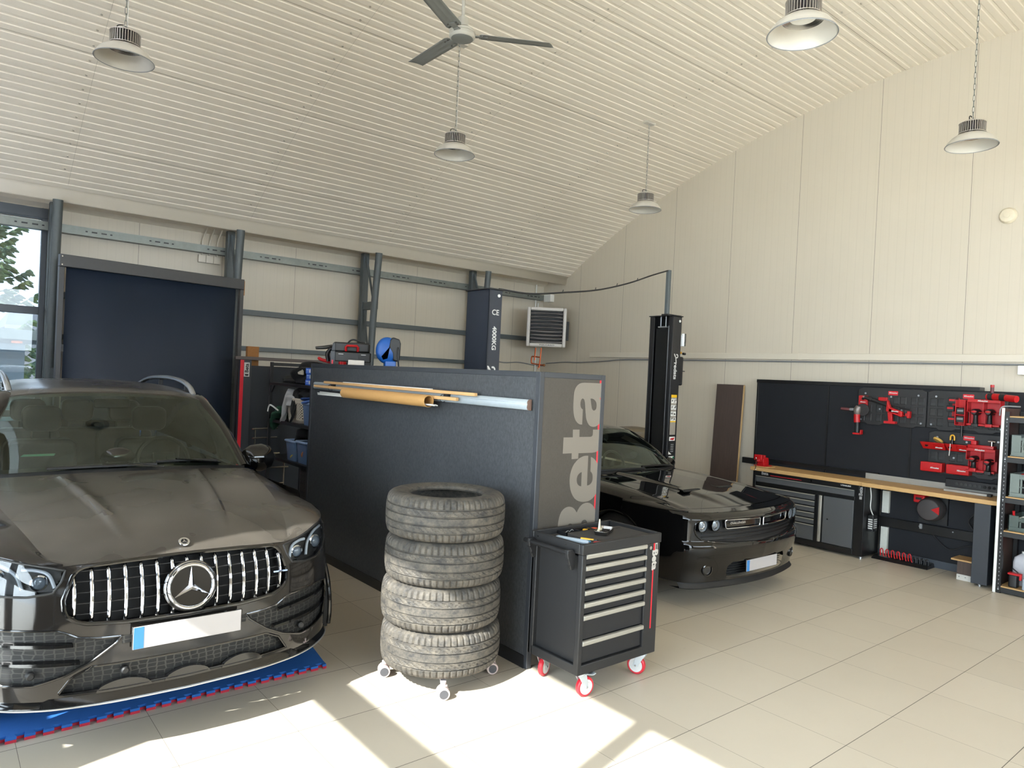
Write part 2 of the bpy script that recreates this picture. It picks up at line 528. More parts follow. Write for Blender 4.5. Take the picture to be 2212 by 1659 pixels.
# ------------------------------------------------------------------ camera
yaw, pitch, roll, f_px, HC = 6.88317142e-01, -9.50433329e-03, -4.76180350e-02, 1531.61394, 1.95355
fw = np.array([math.sin(yaw)*math.cos(pitch), math.cos(yaw)*math.cos(pitch), math.sin(pitch)])
r0 = np.array([math.cos(yaw), -math.sin(yaw), 0]); d0 = np.cross(fw, r0)
rt = math.cos(roll)*r0+math.sin(roll)*d0; dn = -math.sin(roll)*r0+math.cos(roll)*d0
cam = D.cameras.new('camera'); co = D.objects.new('camera', cam); COL.objects.link(co)
M = Matrix((Vector(rt), Vector(-dn), Vector(-fw))).transposed().to_4x4(); M.translation = (0, 0, HC)
co.matrix_world = M
cam.sensor_width = 36; cam.sensor_fit = 'HORIZONTAL'; cam.lens = f_px/2212*36; cam.clip_start = .05; cam.clip_end = 300
SC.camera = co
# ------------------------------------------------------------------ daylight
w = D.worlds.new('sky'); SC.world = w; w.use_nodes = True
nt = w.node_tree; bg = nt.nodes['Background']
bg.inputs[0].default_value = (.80, .90, 1.0, 1); bg.inputs[1].default_value = 7.5
sd = D.lights.new('sun', 'SUN'); so = D.objects.new('sun', sd); COL.objects.link(so)
sd.energy = 17; sd.angle = math.radians(.55); sd.color = (1, .975, .94)
az = Vector((.970, .237, 0)); el = math.radians(39.4)
dirv = az.normalized()*math.cos(el)+Vector((0, 0, -math.sin(el)))
so.rotation_euler = dirv.to_track_quat('-Z', 'Y').to_euler(); so.location = (-6, -1, 8)
def portal(name, loc, sx, sy, rot):
    l = D.lights.new(name, 'AREA'); l.shape = 'RECTANGLE'; l.size = sx; l.size_y = sy
    l.cycles.is_portal = True
    o = D.objects.new(name, l); COL.objects.link(o); o.location = loc; o.rotation_euler = rot
portal('daylight_portal', (XL-.2, .7, 1.85), 3.7, 9.8, (0, -PI/2, 0))
portal('daylight_portal', (4.07, YF-.2, 3.0), 10.1, 2.0, (PI/2, 0, 0))
portal('daylight_portal', (.03, YB+.2, 1.85), 2.05, 3.7, (-PI/2, 0, 0))
vs = SC.view_settings; SC.display_settings.display_device = 'sRGB'
vs.view_transform = 'Standard'; vs.look = 'None'; vs.gamma = 1; vs.use_curve_mapping = False; vs.exposure = 1.05
SC.cycles.max_bounces = 10; SC.cycles.diffuse_bounces = 6; SC.cycles.glossy_bounces = 4; SC.cycles.transparent_max_bounces = 12
SC.cycles.use_denoising = True
SC.cycles.sample_clamp_indirect = 6
SC.cycles.caustics_reflective = False; SC.cycles.caustics_refractive = False
# ------------------------------------------------------------------ windows
def window_frame(name, label_unused, mb_frame, mb_glass, gm=None):
    fr = struct(mb_frame, name, M_alu_dark, bevel=.004)
    g = mb_glass.build('pane', gm or M_glass, fr, smooth=0); return fr
# back-wall window (tree and garages outside)
b = MB(); y0, y1 = YB-.02, YB+.08
b.box(XL, y0, 3.60, 1.06, y1, 3.72); b.box(1.00, y0, 0, 1.06, y1, 3.60); b.box(XL, y0, 2.44, 1.0, y1, 2.53); b.box(XL, y0, 1.2, 1.0, y1, 1.28); b.box(XL, y0, 0, 1.0, y1, .1)
b.box(-.06, y0, .1, .0, y1, 3.6)
g = MB(); g.box(XL, YB+.03, .1, 1.0, YB+.036, 3.6)
window_frame('window_1', '', b, g, M_glass_t)
# glazed left gable: transoms at 1.26 and 2.53 m
b = MB(); x0, x1 = XL-.10, XL-.0
for zc, h in ((1.263, .155), (2.525, .155), (3.66, .06), (.06, .12)): b.box(x0, -4.2, zc-h/2, x1, 3.45 if zc > 2 else 5.6, zc+h/2)
for ya, yb in ((-4.2, -4.1), (-2.51, -2.41), (-.51, -.41), (1.49, 1.59), (3.45, 3.67), (5.5, 5.6)): b.box(x0, ya, .12, x1, yb, 3.63 if ya < 5 else 2.0)
b.box(x0, 3.67, 1.95, x1, 5.6, 2.0)
g = MB(); g.box(XL-.06, -4.2, .12, XL-.054, 3.6, 3.63); g.box(XL-.06, 3.6, .12, XL-.054, 5.6, 2.0)
window_frame('window_2', '', b, g)

# ------------------------------------------------------------------ steel columns and girts along the back wall
for i, (xp, lab) in enumerate(((1.10, 'grey steel truss column beside the window, left of the navy screen'),
                               (3.16, 'grey steel truss column rising behind the right end of the navy screen'),
                               (5.22, 'grey steel truss column rising behind the blue hose reel'),
                               (7.31, 'grey steel truss column behind the left lift post'))):
    t = thing('steel_column', lab, 'steel column', (xp, 10.0, 0), 0, 'truss columns along the back wall')
    b = MB(); b.box(xp-.05, 10.06, 0, xp+.05, 10.16, 3.78); b.build('outer_post', M_steel, t, True, bevel=.008)
    b = MB()
    lean = .10
    top = Vector((xp-.02, 9.63, 3.735)); mid = Vector((xp-.02, 9.74, 2.45)); low = Vector((xp-.02, 9.80, 0))
    b.tube(cr([low, mid, top], 14), .052, 14); b.build('inner_post', M_steel, t, True)
    b = MB(); zs = [.35, 1.15, 1.95]
    for z in (.9, 1.75, 2.95): b.box(xp-.03, 9.68, z-.06, xp+.03, 10.08, z+.06)
    b.build('batten', M_steel, t, True, bevel=.005)
    b = MB()
    for z0, z1 in ((3.72, 3.0), (2.88, 1.82), (1.68, .97), (.82, .1)):
        b.cyl((xp, 10.06, z0), (xp-.01, 9.76, z1), .017, 8)
    b.build('brace', M_steel, t, True)
def rail(z, h, x0, x1, label, holes, m):
    t = thing('steel_rail', label, 'steel rail', (x0, 10.2, z), 0, 'horizontal rails along the back wall')
    b = MB(); yb, yf = 10.285, 10.165
    b.grid([[(x, yb, z+h/2), (x, yf, z+h/2), (x, yf, z-h/2), (x, yb, z-h/2)] for x in (x0, x1)])
    b.build('channel', m, t, True, smooth=0, solid=.004)
    if holes:
        b = MB()
        x = x0+.45
        while x < x1:
            for dx, l in ((-.16, .012), (-.075, .03), (.03, .03), (.11, .012)):
                b.box(x+dx-l, yf-.0035, z-.008, x+dx+l, yf+.001, z+.008)
            x += .72
        b.build('slot', M_black, t, True, smooth=0)
rail(3.50, .10, XL, 9.05, 'top slotted galvanised rail running under the ceiling along the back wall', True, M_galv)
rail(2.695, .075, 1.06, 8.95, 'middle dark rail along the back wall, ending behind the heater', False, M_steel)
rail(2.185, .06, 1.06, 7.3, 'lowest dark rail on the back wall, just above the partition tops', False, M_steel)


b = MB(); y0, y1 = YF-.10, YF
for zc in (2.03, 3.97): b.box(XL, y0, zc-.03, XR, y1, zc+.03)
for xa in (-1, .95, 3.0, 5.05, 7.1, 9.05): b.box(xa, y0, 2.06, xa+.1, y1, 3.94)
g = MB(); g.box(XL, YF-.06, 2.06, XR, YF-.054, 3.94)
window_frame('added_fill_window', '', b, g)  # unseen high glazing behind the camera, added for more fill light
# ------------------------------------------------------------------ grey partition cabinet with the big lettering
def m_board(name, a, b_, sc=90):
    t = NT(name)
    n1 = t.noise(sc, 4, .7, t.scaled(1, 1, .45)); n2 = t.noise(2.2, 5, .6)
    col = t.mix(t.ramp(n1, [(.35, 0.0), (.65, 1.0)]), srgb(*a), srgb(*b_))
    col = t.mix(t.math('MULTIPLY', t.math('GREATER_THAN', t.noise(7, 6, .75, t.scaled(1, 1, .3)), .70), .25), col, srgb(150, 146, 138))
    col = t.mix(t.math('MULTIPLY', n2, .25), col, srgb(62, 60, 58))
    t.bsdf(col, .5, spec=.4, normal=t.bump(n1, .25, .002)); return t.m
M_boardL = m_board('dark grey strand board', (54, 57, 61), (75, 78, 82))
M_boardE = m_board('grey brown laminate board', (66, 61, 54), (73, 68, 61), 160)
M_frame = mat('charcoal frame profile', (50, 53, 58), .45, var=.08)
M_litho = mat('light grey vinyl lettering', (120, 113, 103), .5, var=.02)
M_vred = mat('red vinyl', (214, 28, 44), .45, var=.03)
P0 = thing('partition_cabinet', 'tall charcoal board partition with large grey vertical lettering on its end', 'partition', (3.15, 3.536, 0))
W_, L_ = .634, 3.69
b = MB()                                     # carcass: end boards and long boards set between corner posts
b.box(.012, .012, .02, W_-.012, L_-.012, 1.985)
b.build('core', M_blackm, P0)
b = MB(); b.box(.004, .04, .085, .014, L_-.03, 1.965); b.build('long_board', M_boardL, P0)
b = MB(); b.box(.04, .003, .02, W_-.04, .014, 1.965); b.build('end_board', M_boardE, P0)
for (x, y) in ((0, 0), (W_-.042, 0), (0, L_-.042), (W_-.042, L_-.042)):
    b = MB(); b.box(x, y, 0, x+.042, y+.042, 2.0); b.build('corner_post', M_frame, P0, bevel=.004)
for q in ((0, .042, .036, L_-.042), (W_-.036, .042, W_, L_-.042), (.042, 0, W_-.042, .036), (.042, L_-.036, W_-.042, L_)):
    b = MB(); b.box(q[0], q[1], 1.962, q[2], q[3], 2.0); b.build('top_rail', M_frame, P0, bevel=.003)
b = MB(); b.box(-.004, .03, 0, .012, L_-.02, .085); b.build('plinth', M_black, P0)
def scl(L): return [[(x, z) for x, z in l] for l in L]
BETA = {}
BETA['a'] = [[(0.6132,1.9553),(0.6112,1.8987),(0.6105,1.8396),(0.5836,1.8347),(0.5975,1.8127),(0.6103,1.7854),(0.6175,1.7546),(0.6184,1.7272),(0.6154,1.6997),(0.6072,1.6756),(0.5986,1.6568),(0.5848,1.6432),(0.5658,1.6330),(0.5491,1.6280),(0.5322,1.6265),(0.5151,1.6283),(0.4978,1.6335),(0.4817,1.6444),(0.4697,1.6590),(0.4599,1.6759),(0.4530,1.6927),(0.4455,1.7330),(0.4389,1.7800),(0.4347,1.8001),(0.4278,1.8168),(0.4202,1.8250),(0.4129,1.8282),(0.4036,1.8257),(0.3949,1.8162),(0.3903,1.8011),(0.3899,1.7861),(0.3927,1.7728),(0.3985,1.7628),(0.4061,1.7556),(0.4173,1.7503),(0.4170,1.6994),(0.4170,1.6441),(0.4019,1.6442),(0.3876,1.6476),(0.3731,1.6547),(0.3584,1.6661),(0.3468,1.6794),(0.3378,1.6960),(0.3302,1.7191),(0.3254,1.7423),(0.3227,1.7687),(0.3221,1.7919),(0.3229,1.8481),(0.3257,1.8747),(0.3336,1.8947),(0.3432,1.9099),(0.3550,1.9202),(0.3684,1.9289),(0.3867,1.9355),(0.4053,1.9384),(0.4241,1.9397),(0.5103,1.9400),(0.5787,1.9395),(0.5933,1.9420),(0.6029,1.9464)],[(0.4891,1.8286),(0.5084,1.8282),(0.5232,1.8244),(0.5333,1.8185),(0.5447,1.8092),(0.5518,1.7984),(0.5554,1.7814),(0.5542,1.7643),(0.5514,1.7558),(0.5455,1.7489),(0.5385,1.7445),(0.5299,1.7430),(0.5225,1.7443),(0.5164,1.7487),(0.5096,1.7554),(0.5056,1.7639),(0.4992,1.7875)]]
BETA['t'] = [[(0.3298,1.6091),(0.3940,1.6085),(0.3962,1.5563),(0.5080,1.5555),(0.5200,1.5580),(0.5268,1.5637),(0.5297,1.5711),(0.5305,1.5806),(0.5301,1.6071),(0.6096,1.6063),(0.6112,1.5692),(0.6119,1.5383),(0.6116,1.5143),(0.6084,1.4903),(0.5999,1.4631),(0.5907,1.4537),(0.5740,1.4467),(0.5547,1.4432),(0.5305,1.4412),(0.3946,1.4420),(0.3949,1.4031),(0.3308,1.4021),(0.3285,1.4436),(0.2428,1.4437),(0.2431,1.5556),(0.3321,1.5551)]]
BETA['e'] = [[(0.4943,1.4204),(0.4717,1.4212),(0.4504,1.4196),(0.4271,1.4136),(0.4042,1.4044),(0.3817,1.3902),(0.3599,1.3694),(0.3429,1.3468),(0.3308,1.3208),(0.3227,1.2913),(0.3210,1.2616),(0.3221,1.2383),(0.3264,1.2149),(0.3332,1.1896),(0.3434,1.1673),(0.3579,1.1447),(0.3764,1.1250),(0.3984,1.1110),(0.4201,1.1017),(0.4441,1.0959),(0.4680,1.0931),(0.4919,1.0930),(0.5158,1.0953),(0.5386,1.1018),(0.5583,1.1119),(0.5777,1.1270),(0.5950,1.1471),(0.6058,1.1687),(0.6139,1.1939),(0.6184,1.2212),(0.6197,1.2521),(0.6175,1.2832),(0.6121,1.3110),(0.6050,1.3346),(0.5951,1.3563),(0.5815,1.3747),(0.5631,1.3918),(0.5438,1.4034),(0.5229,1.4110),(0.5243,1.3559),(0.5243,1.3076),(0.5355,1.2999),(0.5434,1.2903),(0.5488,1.2764),(0.5502,1.2627),(0.5494,1.2463),(0.5450,1.2323),(0.5374,1.2225),(0.5269,1.2146),(0.5127,1.2093),(0.4960,1.2073),(0.4945,1.2995),(0.4946,1.3673)],[(0.4367,1.3074),(0.4228,1.3037),(0.4115,1.2969),(0.4013,1.2890),(0.3941,1.2777),(0.3898,1.2645),(0.3898,1.2511),(0.3925,1.2383),(0.3975,1.2273),(0.4061,1.2181),(0.4174,1.2110),(0.4270,1.2074),(0.4375,1.2058),(0.4370,1.2552)]]
BETA['b'] = [[(0.2291,0.9389),(0.2301,0.9585),(0.2333,0.9779),(0.2384,1.0020),(0.2460,1.0227),(0.2561,1.0399),(0.2711,1.0535),(0.2864,1.0622),(0.3019,1.0675),(0.3178,1.0696),(0.3339,1.0693),(0.3512,1.0656),(0.3669,1.0590),(0.3816,1.0491),(0.3941,1.0367),(0.4068,1.0216),(0.4172,1.0415),(0.4302,1.0572),(0.4459,1.0695),(0.4610,1.0777),(0.4783,1.0822),(0.4949,1.0843),(0.5118,1.0840),(0.5299,1.0803),(0.5463,1.0736),(0.5626,1.0631),(0.5773,1.0489),(0.5882,1.0336),(0.5967,1.0164),(0.6036,0.9959),(0.6081,0.9742),(0.6122,0.9360),(0.6117,0.8018),(0.2275,0.8276)],[(0.4569,0.9437),(0.4592,0.9520),(0.4653,0.9592),(0.4769,0.9635),(0.4888,0.9644),(0.5000,0.9614),(0.5086,0.9552),(0.5144,0.9478),(0.5169,0.9398),(0.5184,0.8835),(0.4585,0.8862)],[(0.3285,0.9442),(0.3365,0.9491),(0.3465,0.9501),(0.3573,0.9471),(0.3656,0.9416),(0.3679,0.8937),(0.3296,0.8942)]]
BETA['r'] = [[(0.5772,1.9609),(0.6030,1.9594),(0.6069,1.0122),(0.6053,0.9298),(0.5830,0.9319),(0.5803,1.0624)]]
for nm, key, m, ex in (('stripe', 'r', M_vred, .0006), ('letter', 'b', M_litho, .0012), ('letter', 'e', M_litho, .0012), ('letter', 't', M_litho, .0012), ('letter', 'a', M_litho, .0012)):
    fill2d(nm, BETA[key], m, P0, (0, .0028, 0), (1, 0, 0), (0, 0, 1), ex)

# ------------------------------------------------------------------ stack of four tyres on a dolly
def m_tyre():
    t = NT('dusty worn tyre rubber')
    n = t.noise(14, 6, .72, t.scaled(1, 1, 1.6)); n2 = t.noise(55, 4, .7)
    f = t.ramp(t.math('ADD', t.math('MULTIPLY', n, .75), t.math('MULTIPLY', n2, .3)), [(.40, 0), (.74, 1.0)])
    col = t.mix(f, srgb(54, 53, 52), srgb(106, 99, 88))
    sp = t.math('GREATER_THAN', t.noise(24, 6, .8), .66)
    col = t.mix(t.math('MULTIPLY', sp, .5), col, srgb(150, 138, 118))
    t.bsdf(col, .66, spec=.3, normal=t.bump(n2, .35, .003)); return t.m
M_tyre = m_tyre()
def tyre_mesh(W=.272, R=.385, rb=.238, n=240, shoulder=True):
    h = W/2
    # half profile from bead to tread centre: (radius, z)
    prof = [(rb, -h*.72), (rb-.006, -h*.80), (rb+.004, -h*.9), (rb+.03, -h*.97), (rb+.07, -h*1.0), (R-.05, -h*.985), (R-.03, -h*.93), (R-.016, -h*.84)]
    tread = []
    gro = [-.52, -.2, .2, .52]
    z = -.80
    ts = np.linspace(-.78, .78, 53)
    for t in ts:
        r = R-.012*(abs(t)/.8)**3
        d = min(abs(t-g) for g in gro)
        if d < .026: r -= .010
        tread.append((r, t*h))
    prof = prof+tread+[(r, -z_) for r, z_ in prof[::-1]]
    b = MB()
    G = []
    for k in range(n):
        a = 2*PI*k/n; row = []
        for i, (r, z_) in enumerate(prof):
            tt = abs(z_)/h; rr = r
            if shoulder and k % 4 == 0 and .56 < tt < .95 and r > R-.04: rr -= .009
            if shoulder and (k+int(z_/h*18)) % 5 == 0 and .24 < tt < .48: rr -= .005
            row.append((rr*math.cos(a), rr*math.sin(a), z_))
        G.append(row)
    b.grid(G, closed_u=True)
    # inner liner
    li = [(rb, -h*.72), (rb+.03, -h*.75), (R-.06, -h*.8), (R-.035, -h*.4), (R-.03, 0), (R-.035, h*.4), (R-.06, h*.8), (rb+.03, h*.75), (rb, h*.72)]
    b.lathe(li, 48, None, False)
    return b
T0 = (2.62, 3.80)
dz0 = .112
dl = thing('tyre_dolly', 'small wheeled dolly on grey swivel castors under the tyre stack', 'dolly', (T0[0], T0[1], 0))
b = MB(); b.tube([(.26*math.cos(a), .26*math.sin(a), .095) for a in np.linspace(0, 2*PI, 32, endpoint=False)], .014, 10, closed=True)
for k in range(4):
    a = math.radians(-119+90*k); b.bar((0, 0, .095), (.345*math.cos(a), .345*math.sin(a), .095), .035, .022)
b.build('spider_frame', mat('pale pink grey steel', (196, 186, 186), .4, metal=.2), dl, bevel=.003)
M_cast = mat('castor dark grey', (70, 70, 74), .45); M_castr = mat('castor pale ring', (190, 172, 168), .45)
for k, sw in zip(range(4), (-150, -70, 20, 160)):
    a = math.radians(-119+90*k); cx, cy = .35*math.cos(a), .35*math.sin(a)
    if k == 3: sw = -62
    s = math.radians(-55 if k != 1 else -60); ax = Vector((math.cos(s+PI/2+.9), math.sin(s+PI/2+.9), 0))
    ax = Vector((-.42, -.9, 0)).normalized()
    pc = Vector((cx, cy, .038))
    b = MB(); b.cyl((cx, cy, .076), (cx, cy, .1), .014, 10); b.cbox((cx, cy, .078), (.04, .03, .012))
    c = b.build('castor', M_castr, dl, bevel=.002)
    for q in (-1, 1):
        b = MB(); f_, L = b.frame(pc+ax*(q*.024)-ax*.013, pc+ax*(q*.024)+ax*.013)
        b.lathe([(.024, 0), (.036, .001), (.038, .006), (.038, .020), (.036, .025), (.024, .026)], 24, f_); b.build('castor_wheel', M_castr, c)
        b = MB(); f_, L = b.frame(pc+ax*(q*.024)-ax*.0145, pc+ax*(q*.024)+ax*.0145)
        b.lathe([(.027, 0), (.027, .029)], 24, f_); b.build('wheel_cap', M_cast, c)
ty0 = None
tl = ('lowest tyre of the stack, resting directly on the wheeled dolly', 'second tyre from the floor in the dusty stack of four',
      'third tyre from the floor, just under the top tyre of the stack', 'top tyre of the stack, its dark open centre showing')
for k in range(4):
    loc = (T0[0]+(.002, -.004, .006, .004)[k], T0[1]+(-.004, .004, 0, .006)[k], dz0+.136+k*.2725)
    if k == 0:
        ty0 = tyre_mesh().build('tyre', M_tyre, None, smooth=28)
        ty0.location = loc; tag(ty0, tl[0], 'tyre', 'stacked tyres')
    else:
        dup(ty0, loc, .7*k, tl[k])
# ------------------------------------------------------------------ pendant lamps
M_lampw = mat('lamp pale grey enamel', (200, 196, 187), .38, metal=.12, var=.03)
M_lampi = mat('lamp satin reflector', (236, 238, 240), .2, metal=1, var=.03)
def make_lamp(label, loc, ztop):
    t = thing('pendant_lamp', label, 'lamp', loc, 0, 'bell pendant lamps')
    b = MB(); b.lathe([(.212, -.002), (.21, 0), (.198, .03), (.168, .068), (.125, .098), (.088, .112), (.084, .112), (.121, .096), (.163, .066), (.193, .028), (.206, .0)], 48, None, False)
    sh = b.build('shade', M_lampw, t, smooth=50)
    b = MB(); b.lathe([(.2055, .002), (.1925, .03), (.1625, .0675), (.12, .0965), (.075, .108)], 48, None, False)
    b.build('reflector', M_lampi, t, smooth=60)
    b = MB(); b.lathe([(.212, -.004), (.2145, 0), (.212, .004), (.2085, 0), (.212, -.004)], 48, None, False); b.build('rim', M_grey, t)
    b = MB(); b.lathe([(0, .106), (.078, .107), (.078, .101), (0, .1005)], 32, None, False); b.build('lens', mat('lamp lens', (232, 232, 228), .25), t)
    b = MB(); b.lathe([(.07, .115), (.07, .205), (.04, .215), (0, .216)], 24, None, False)
    b.build('driver_core', mat('dark lamp core', (52, 44, 52), .5), t)
    b = MB()
    for k in range(36):
        a = 2*PI*k/36; c, s = math.cos(a), math.sin(a); q = Vector((-s, c, 0))*.0019
        i, o = .055, .108
        pts = []
        for zz in (.113, .208):
            for (r, sg) in ((i, -1), (o, -1), (o, 1), (i, 1)):
                pts.append(Vector((r*c, r*s, zz))+q*sg)
        b.hexa(pts)
    for zz in (.113, .204): b.lathe([(.108, zz), (.11, zz), (.11, zz+.005), (.108, zz+.005)], 36, None, False)
    b.lathe([(.11, .208), (.085, .222), (.05, .226), (0, .227)], 36, None, False)
    b.build('heat_sink', mat('lamp fin aluminium', (196, 190, 184), .3, metal=.7), t, smooth=30)
    b = MB(); b.tube([(.022*math.cos(a), 0, .245+.022*math.sin(a)) for a in np.linspace(0, 2*PI, 16, endpoint=False)], .004, 6, True); b.build('hook', M_chrome, t)
    b = MB(); b.tube(cr([(-.05, .01, .225), (-.055, .01, .255), (-.02, .012, .272), (.02, .01, .262), (.03, 0, .235), (.02, -.01, .226)], 20), .0045, 6); b.build('cable_loop', M_black, t)
    zt = ztop-loc[2]; b = MB(); z = .262; k = 0
    while z < zt-.02:
        pts = []
        for a in np.linspace(0, 2*PI, 12, endpoint=False):
            c, s = math.cos(a), math.sin(a)
            u, v = .0085*c, .02*s+(.012 if s > 0 else -.012)
            pts.append((u, 0, z+.02+v) if k % 2 == 0 else (0, u, z+.02+v))
        b.tube(pts, .0022, 5, True); z += .052; k += 1
    b.build('chain', M_galv, t)
    b = MB(); b.tube([(.012, .004, .26), (.013, .004, zt*.5), (.010, .003, zt)], .003, 6); b.build('cord', M_white, t)
    b = MB(); b.cbox((0, 0, zt-.012), (.17, .08, .03)); b.build('ceiling_plate', M_lampw, t, bevel=.004)
    return t
ZV = lambda y: vault(y)-.004
for lab, x, y, z in (('leftmost bell lamp, hanging over the black SUV', 1.10, 6.275, 4.275), ('bell lamp hanging behind and below the ceiling fan', 4.2, 6.24, 4.262),
                     ('smallest bell lamp, hanging above the right lift post', 7.31, 6.27, 4.268), ('bell lamp hanging at the right before the wall with the round disc', 7.31, 2.43, 4.27),
                     ('largest bell lamp, its cooling fins cut by the top of the picture', 4.2, 2.385, 4.205)):
    make_lamp(lab, (x, y, z), ZV(y))
# ------------------------------------------------------------------ ceiling fan
fn = thing('ceiling_fan', 'three-bladed grey ceiling fan on a white rod', 'fan', (3.13, 4.62, 4.6))
M_fan = mat('grey fan blade', (120, 122, 120), .42, var=.05); M_fanw = mat('fan housing pale grey', (176, 174, 166), .35, var=.04)
zt = ZV(4.62)-4.6
b = MB(); b.cyl((0, 0, .1), (0, 0, zt-.03), .013, 12); b.build('rod', M_fanw, fn)
b = MB(); b.lathe([(0, -.035), (.075, -.034), (.098, -.022), (.102, -.008), (.096, .01), (.104, .016), (.104, .028), (.08, .045), (.03, .05), (0, .05)], 40, None, False); b.build('motor_housing', M_fanw, fn, smooth=50)
b = MB(); b.lathe([(0, -.0375), (.07, -.0372), (.086, -.031), (.086, -.028), (0, -.03)], 40, None, False); b.build('bottom_cover', M_fan, fn)
b = MB(); b.lathe([(.045, .045), (.045, .07), (.036, .135), (.018, .14)], 24); b.build('canopy_cup', M_fanw, fn)
b = MB(); b.lathe([(.02, zt-.05), (.06, zt-.02), (.062, zt), (0, zt)], 24); b.build('ceiling_cup', M_fanw, fn)
for ang in (-31, 89, 211):
    a = math.radians(ang); R3 = Matrix.Rotation(a, 4, 'Z') @ Matrix.Rotation(math.radians(9), 4, 'X')
    b = MB(); n = 24
    G = []
    for i in range(n):
        f = i/(n-1); r = .135+.575*f; w_ = .062-.006*f
        if i == 0: w_ = .05
        cam_ = .006
        G.append([(r+(.028*v if i == n-1 else 0), v*w_, .004+cam_*(1-v*v)-(.003 if abs(v) < .08 and .1 < f < .9 else 0)) for v in (-1, -.6, -.2, -.06, .06, .2, .6, 1)])
    b.grid(G); 
    bl = b.build('blade', M_fan, fn, solid=.003, smooth=25); bl.matrix_local = R3
    b = MB(); b.box(.09, -.022, -.002, .2, .022, .004); b.hexa([(.085, -.03, -.004), (.13, -.018, -.004), (.13, .018, -.004), (.085, .03, -.004), (.085, -.03, .004), (.13, -.018, .004), (.13, .018, .004), (.085, .03, .004)]); 
    k = b.build('blade_iron', M_fan, bl, bevel=.002)
    for (r, v) in ((.155, .034), (.155, -.034), (.195, .034), (.195, -.034)):
        b = MB(); b.cyl((r, v, -.004), (r, v, .012), .006, 8); b.build('rivet', M_chrome, bl)
# ------------------------------------------------------------------ red-wheeled tool trolley
M_tb = mat('anthracite trolley enamel', (37, 37, 38), .45, spec=.35, var=.05, bump=.1, bscale=500)
M_tbd = mat('anthracite drawer enamel', (31, 32, 35), .45, spec=.35, var=.05)
M_hand = mat('satin silver pull strip', (160, 156, 146), .4, metal=.3, var=.03)
M_zinc = mat('zinc plated bracket', (205, 212, 216), .3, metal=.6, var=.06)
M_wheelr = mat('red polyurethane wheel', (196, 38, 52), .35); M_hub = mat('pale grey wheel hub', (205, 205, 203), .45)
W, DP, Z0, Z1 = .73, .46, .165, .965
tr = thing('tool_trolley', 'anthracite roller tool trolley with seven silver drawer pulls and red wheels', 'tool trolley', (3.075, 2.99, 0))
b = MB()                                   # carcass frame
s = .03
b.box(.03, .03, Z0+.02, W-.03, DP-.01, .88)
b.box(0, 0, Z0, .035, .04, .9); b.box(0, DP-.045, Z0, .035, DP, .9); b.box(.0, .03, Z0, .03, DP-.03, .225)
b.box(W-.135, 0, Z0, W, .04, .9); b.box(W-.03, .03, Z0, W, DP, .9); b.box(.03, 0, Z0, W-.13, .03, .225); b.box(.03, 0, .895, W-.13, .03, .905)
b.box(.0, DP-.02, Z0, W, DP, .9)
b.build('cabinet_body', M_tb, tr, bevel=.006)
b = MB(); b.box(-.006, -.006, .9, W+.006, .022, Z1); b.box(-.006, DP-.016, .9, W+.006, DP+.006, Z1); b.box(-.006, .022, .9, .016, DP-.016, Z1); b.box(W-.016, .022, .9, W+.006, DP-.016, Z1); b.box(.0, .0, .9, W, DP, .912)
b.build('top_tray', M_tb, tr, bevel=.006)
zt = [.905, .832, .757, .682, .606, .530, .374]; zb = zt[1:]+[.23]
for k, (a, c) in enumerate(zip(zt, zb)):
    b = MB(); b.box(.04, .014, c+.004, W-.14, .035, a-.004)
    d = b.build('drawer', M_tbd, tr, bevel=.002)
    b = MB()
    pr = [(0.016, 0), (-.002, .001), (-.008, .006), (-.008, .024), (-.003, .029), (.016, .029)]
    b.prism(pr, (.034, 0, a-.033), (0,1,0), (0,0,1), (W-.14-.030, 0, 0)); b.build('drawer_pull', M_hand, d, bevel=.0015)
b = MB(); b.cyl((W-.098, -.004, .874), (W-.098, .004, .874), .012, 16); b.build('lock', M_chrome, tr)
b = MB(); b.box(W-.068, -.0012, .335, W-.058, .001, .735); b.build('stripe', M_vred, tr, smooth=0)
M_lsil = mat('silver lettering', (176, 172, 166), .4)
text_mesh('lettering', 'Beta', .074, M_lsil, tr, plane_M((W-.052, -.0012, .79), (0,0,-1), (1,0,0)), .0006, .003, 1.0)
b = MB(); b.box(W-.066, -.0012, .842, W-.054, .001, .905); b.build('emblem_red', M_vred, tr, smooth=0)
b = MB(); b.box(W-.05, -.0012, .848, W-.028, .001, .903); b.build('emblem', M_lsil, tr, smooth=0)
b = MB(); b.box(W-.045, -.0018, .858, W-.034, .001, .893); b.build('emblem_mark', M_tb, tr, smooth=0)
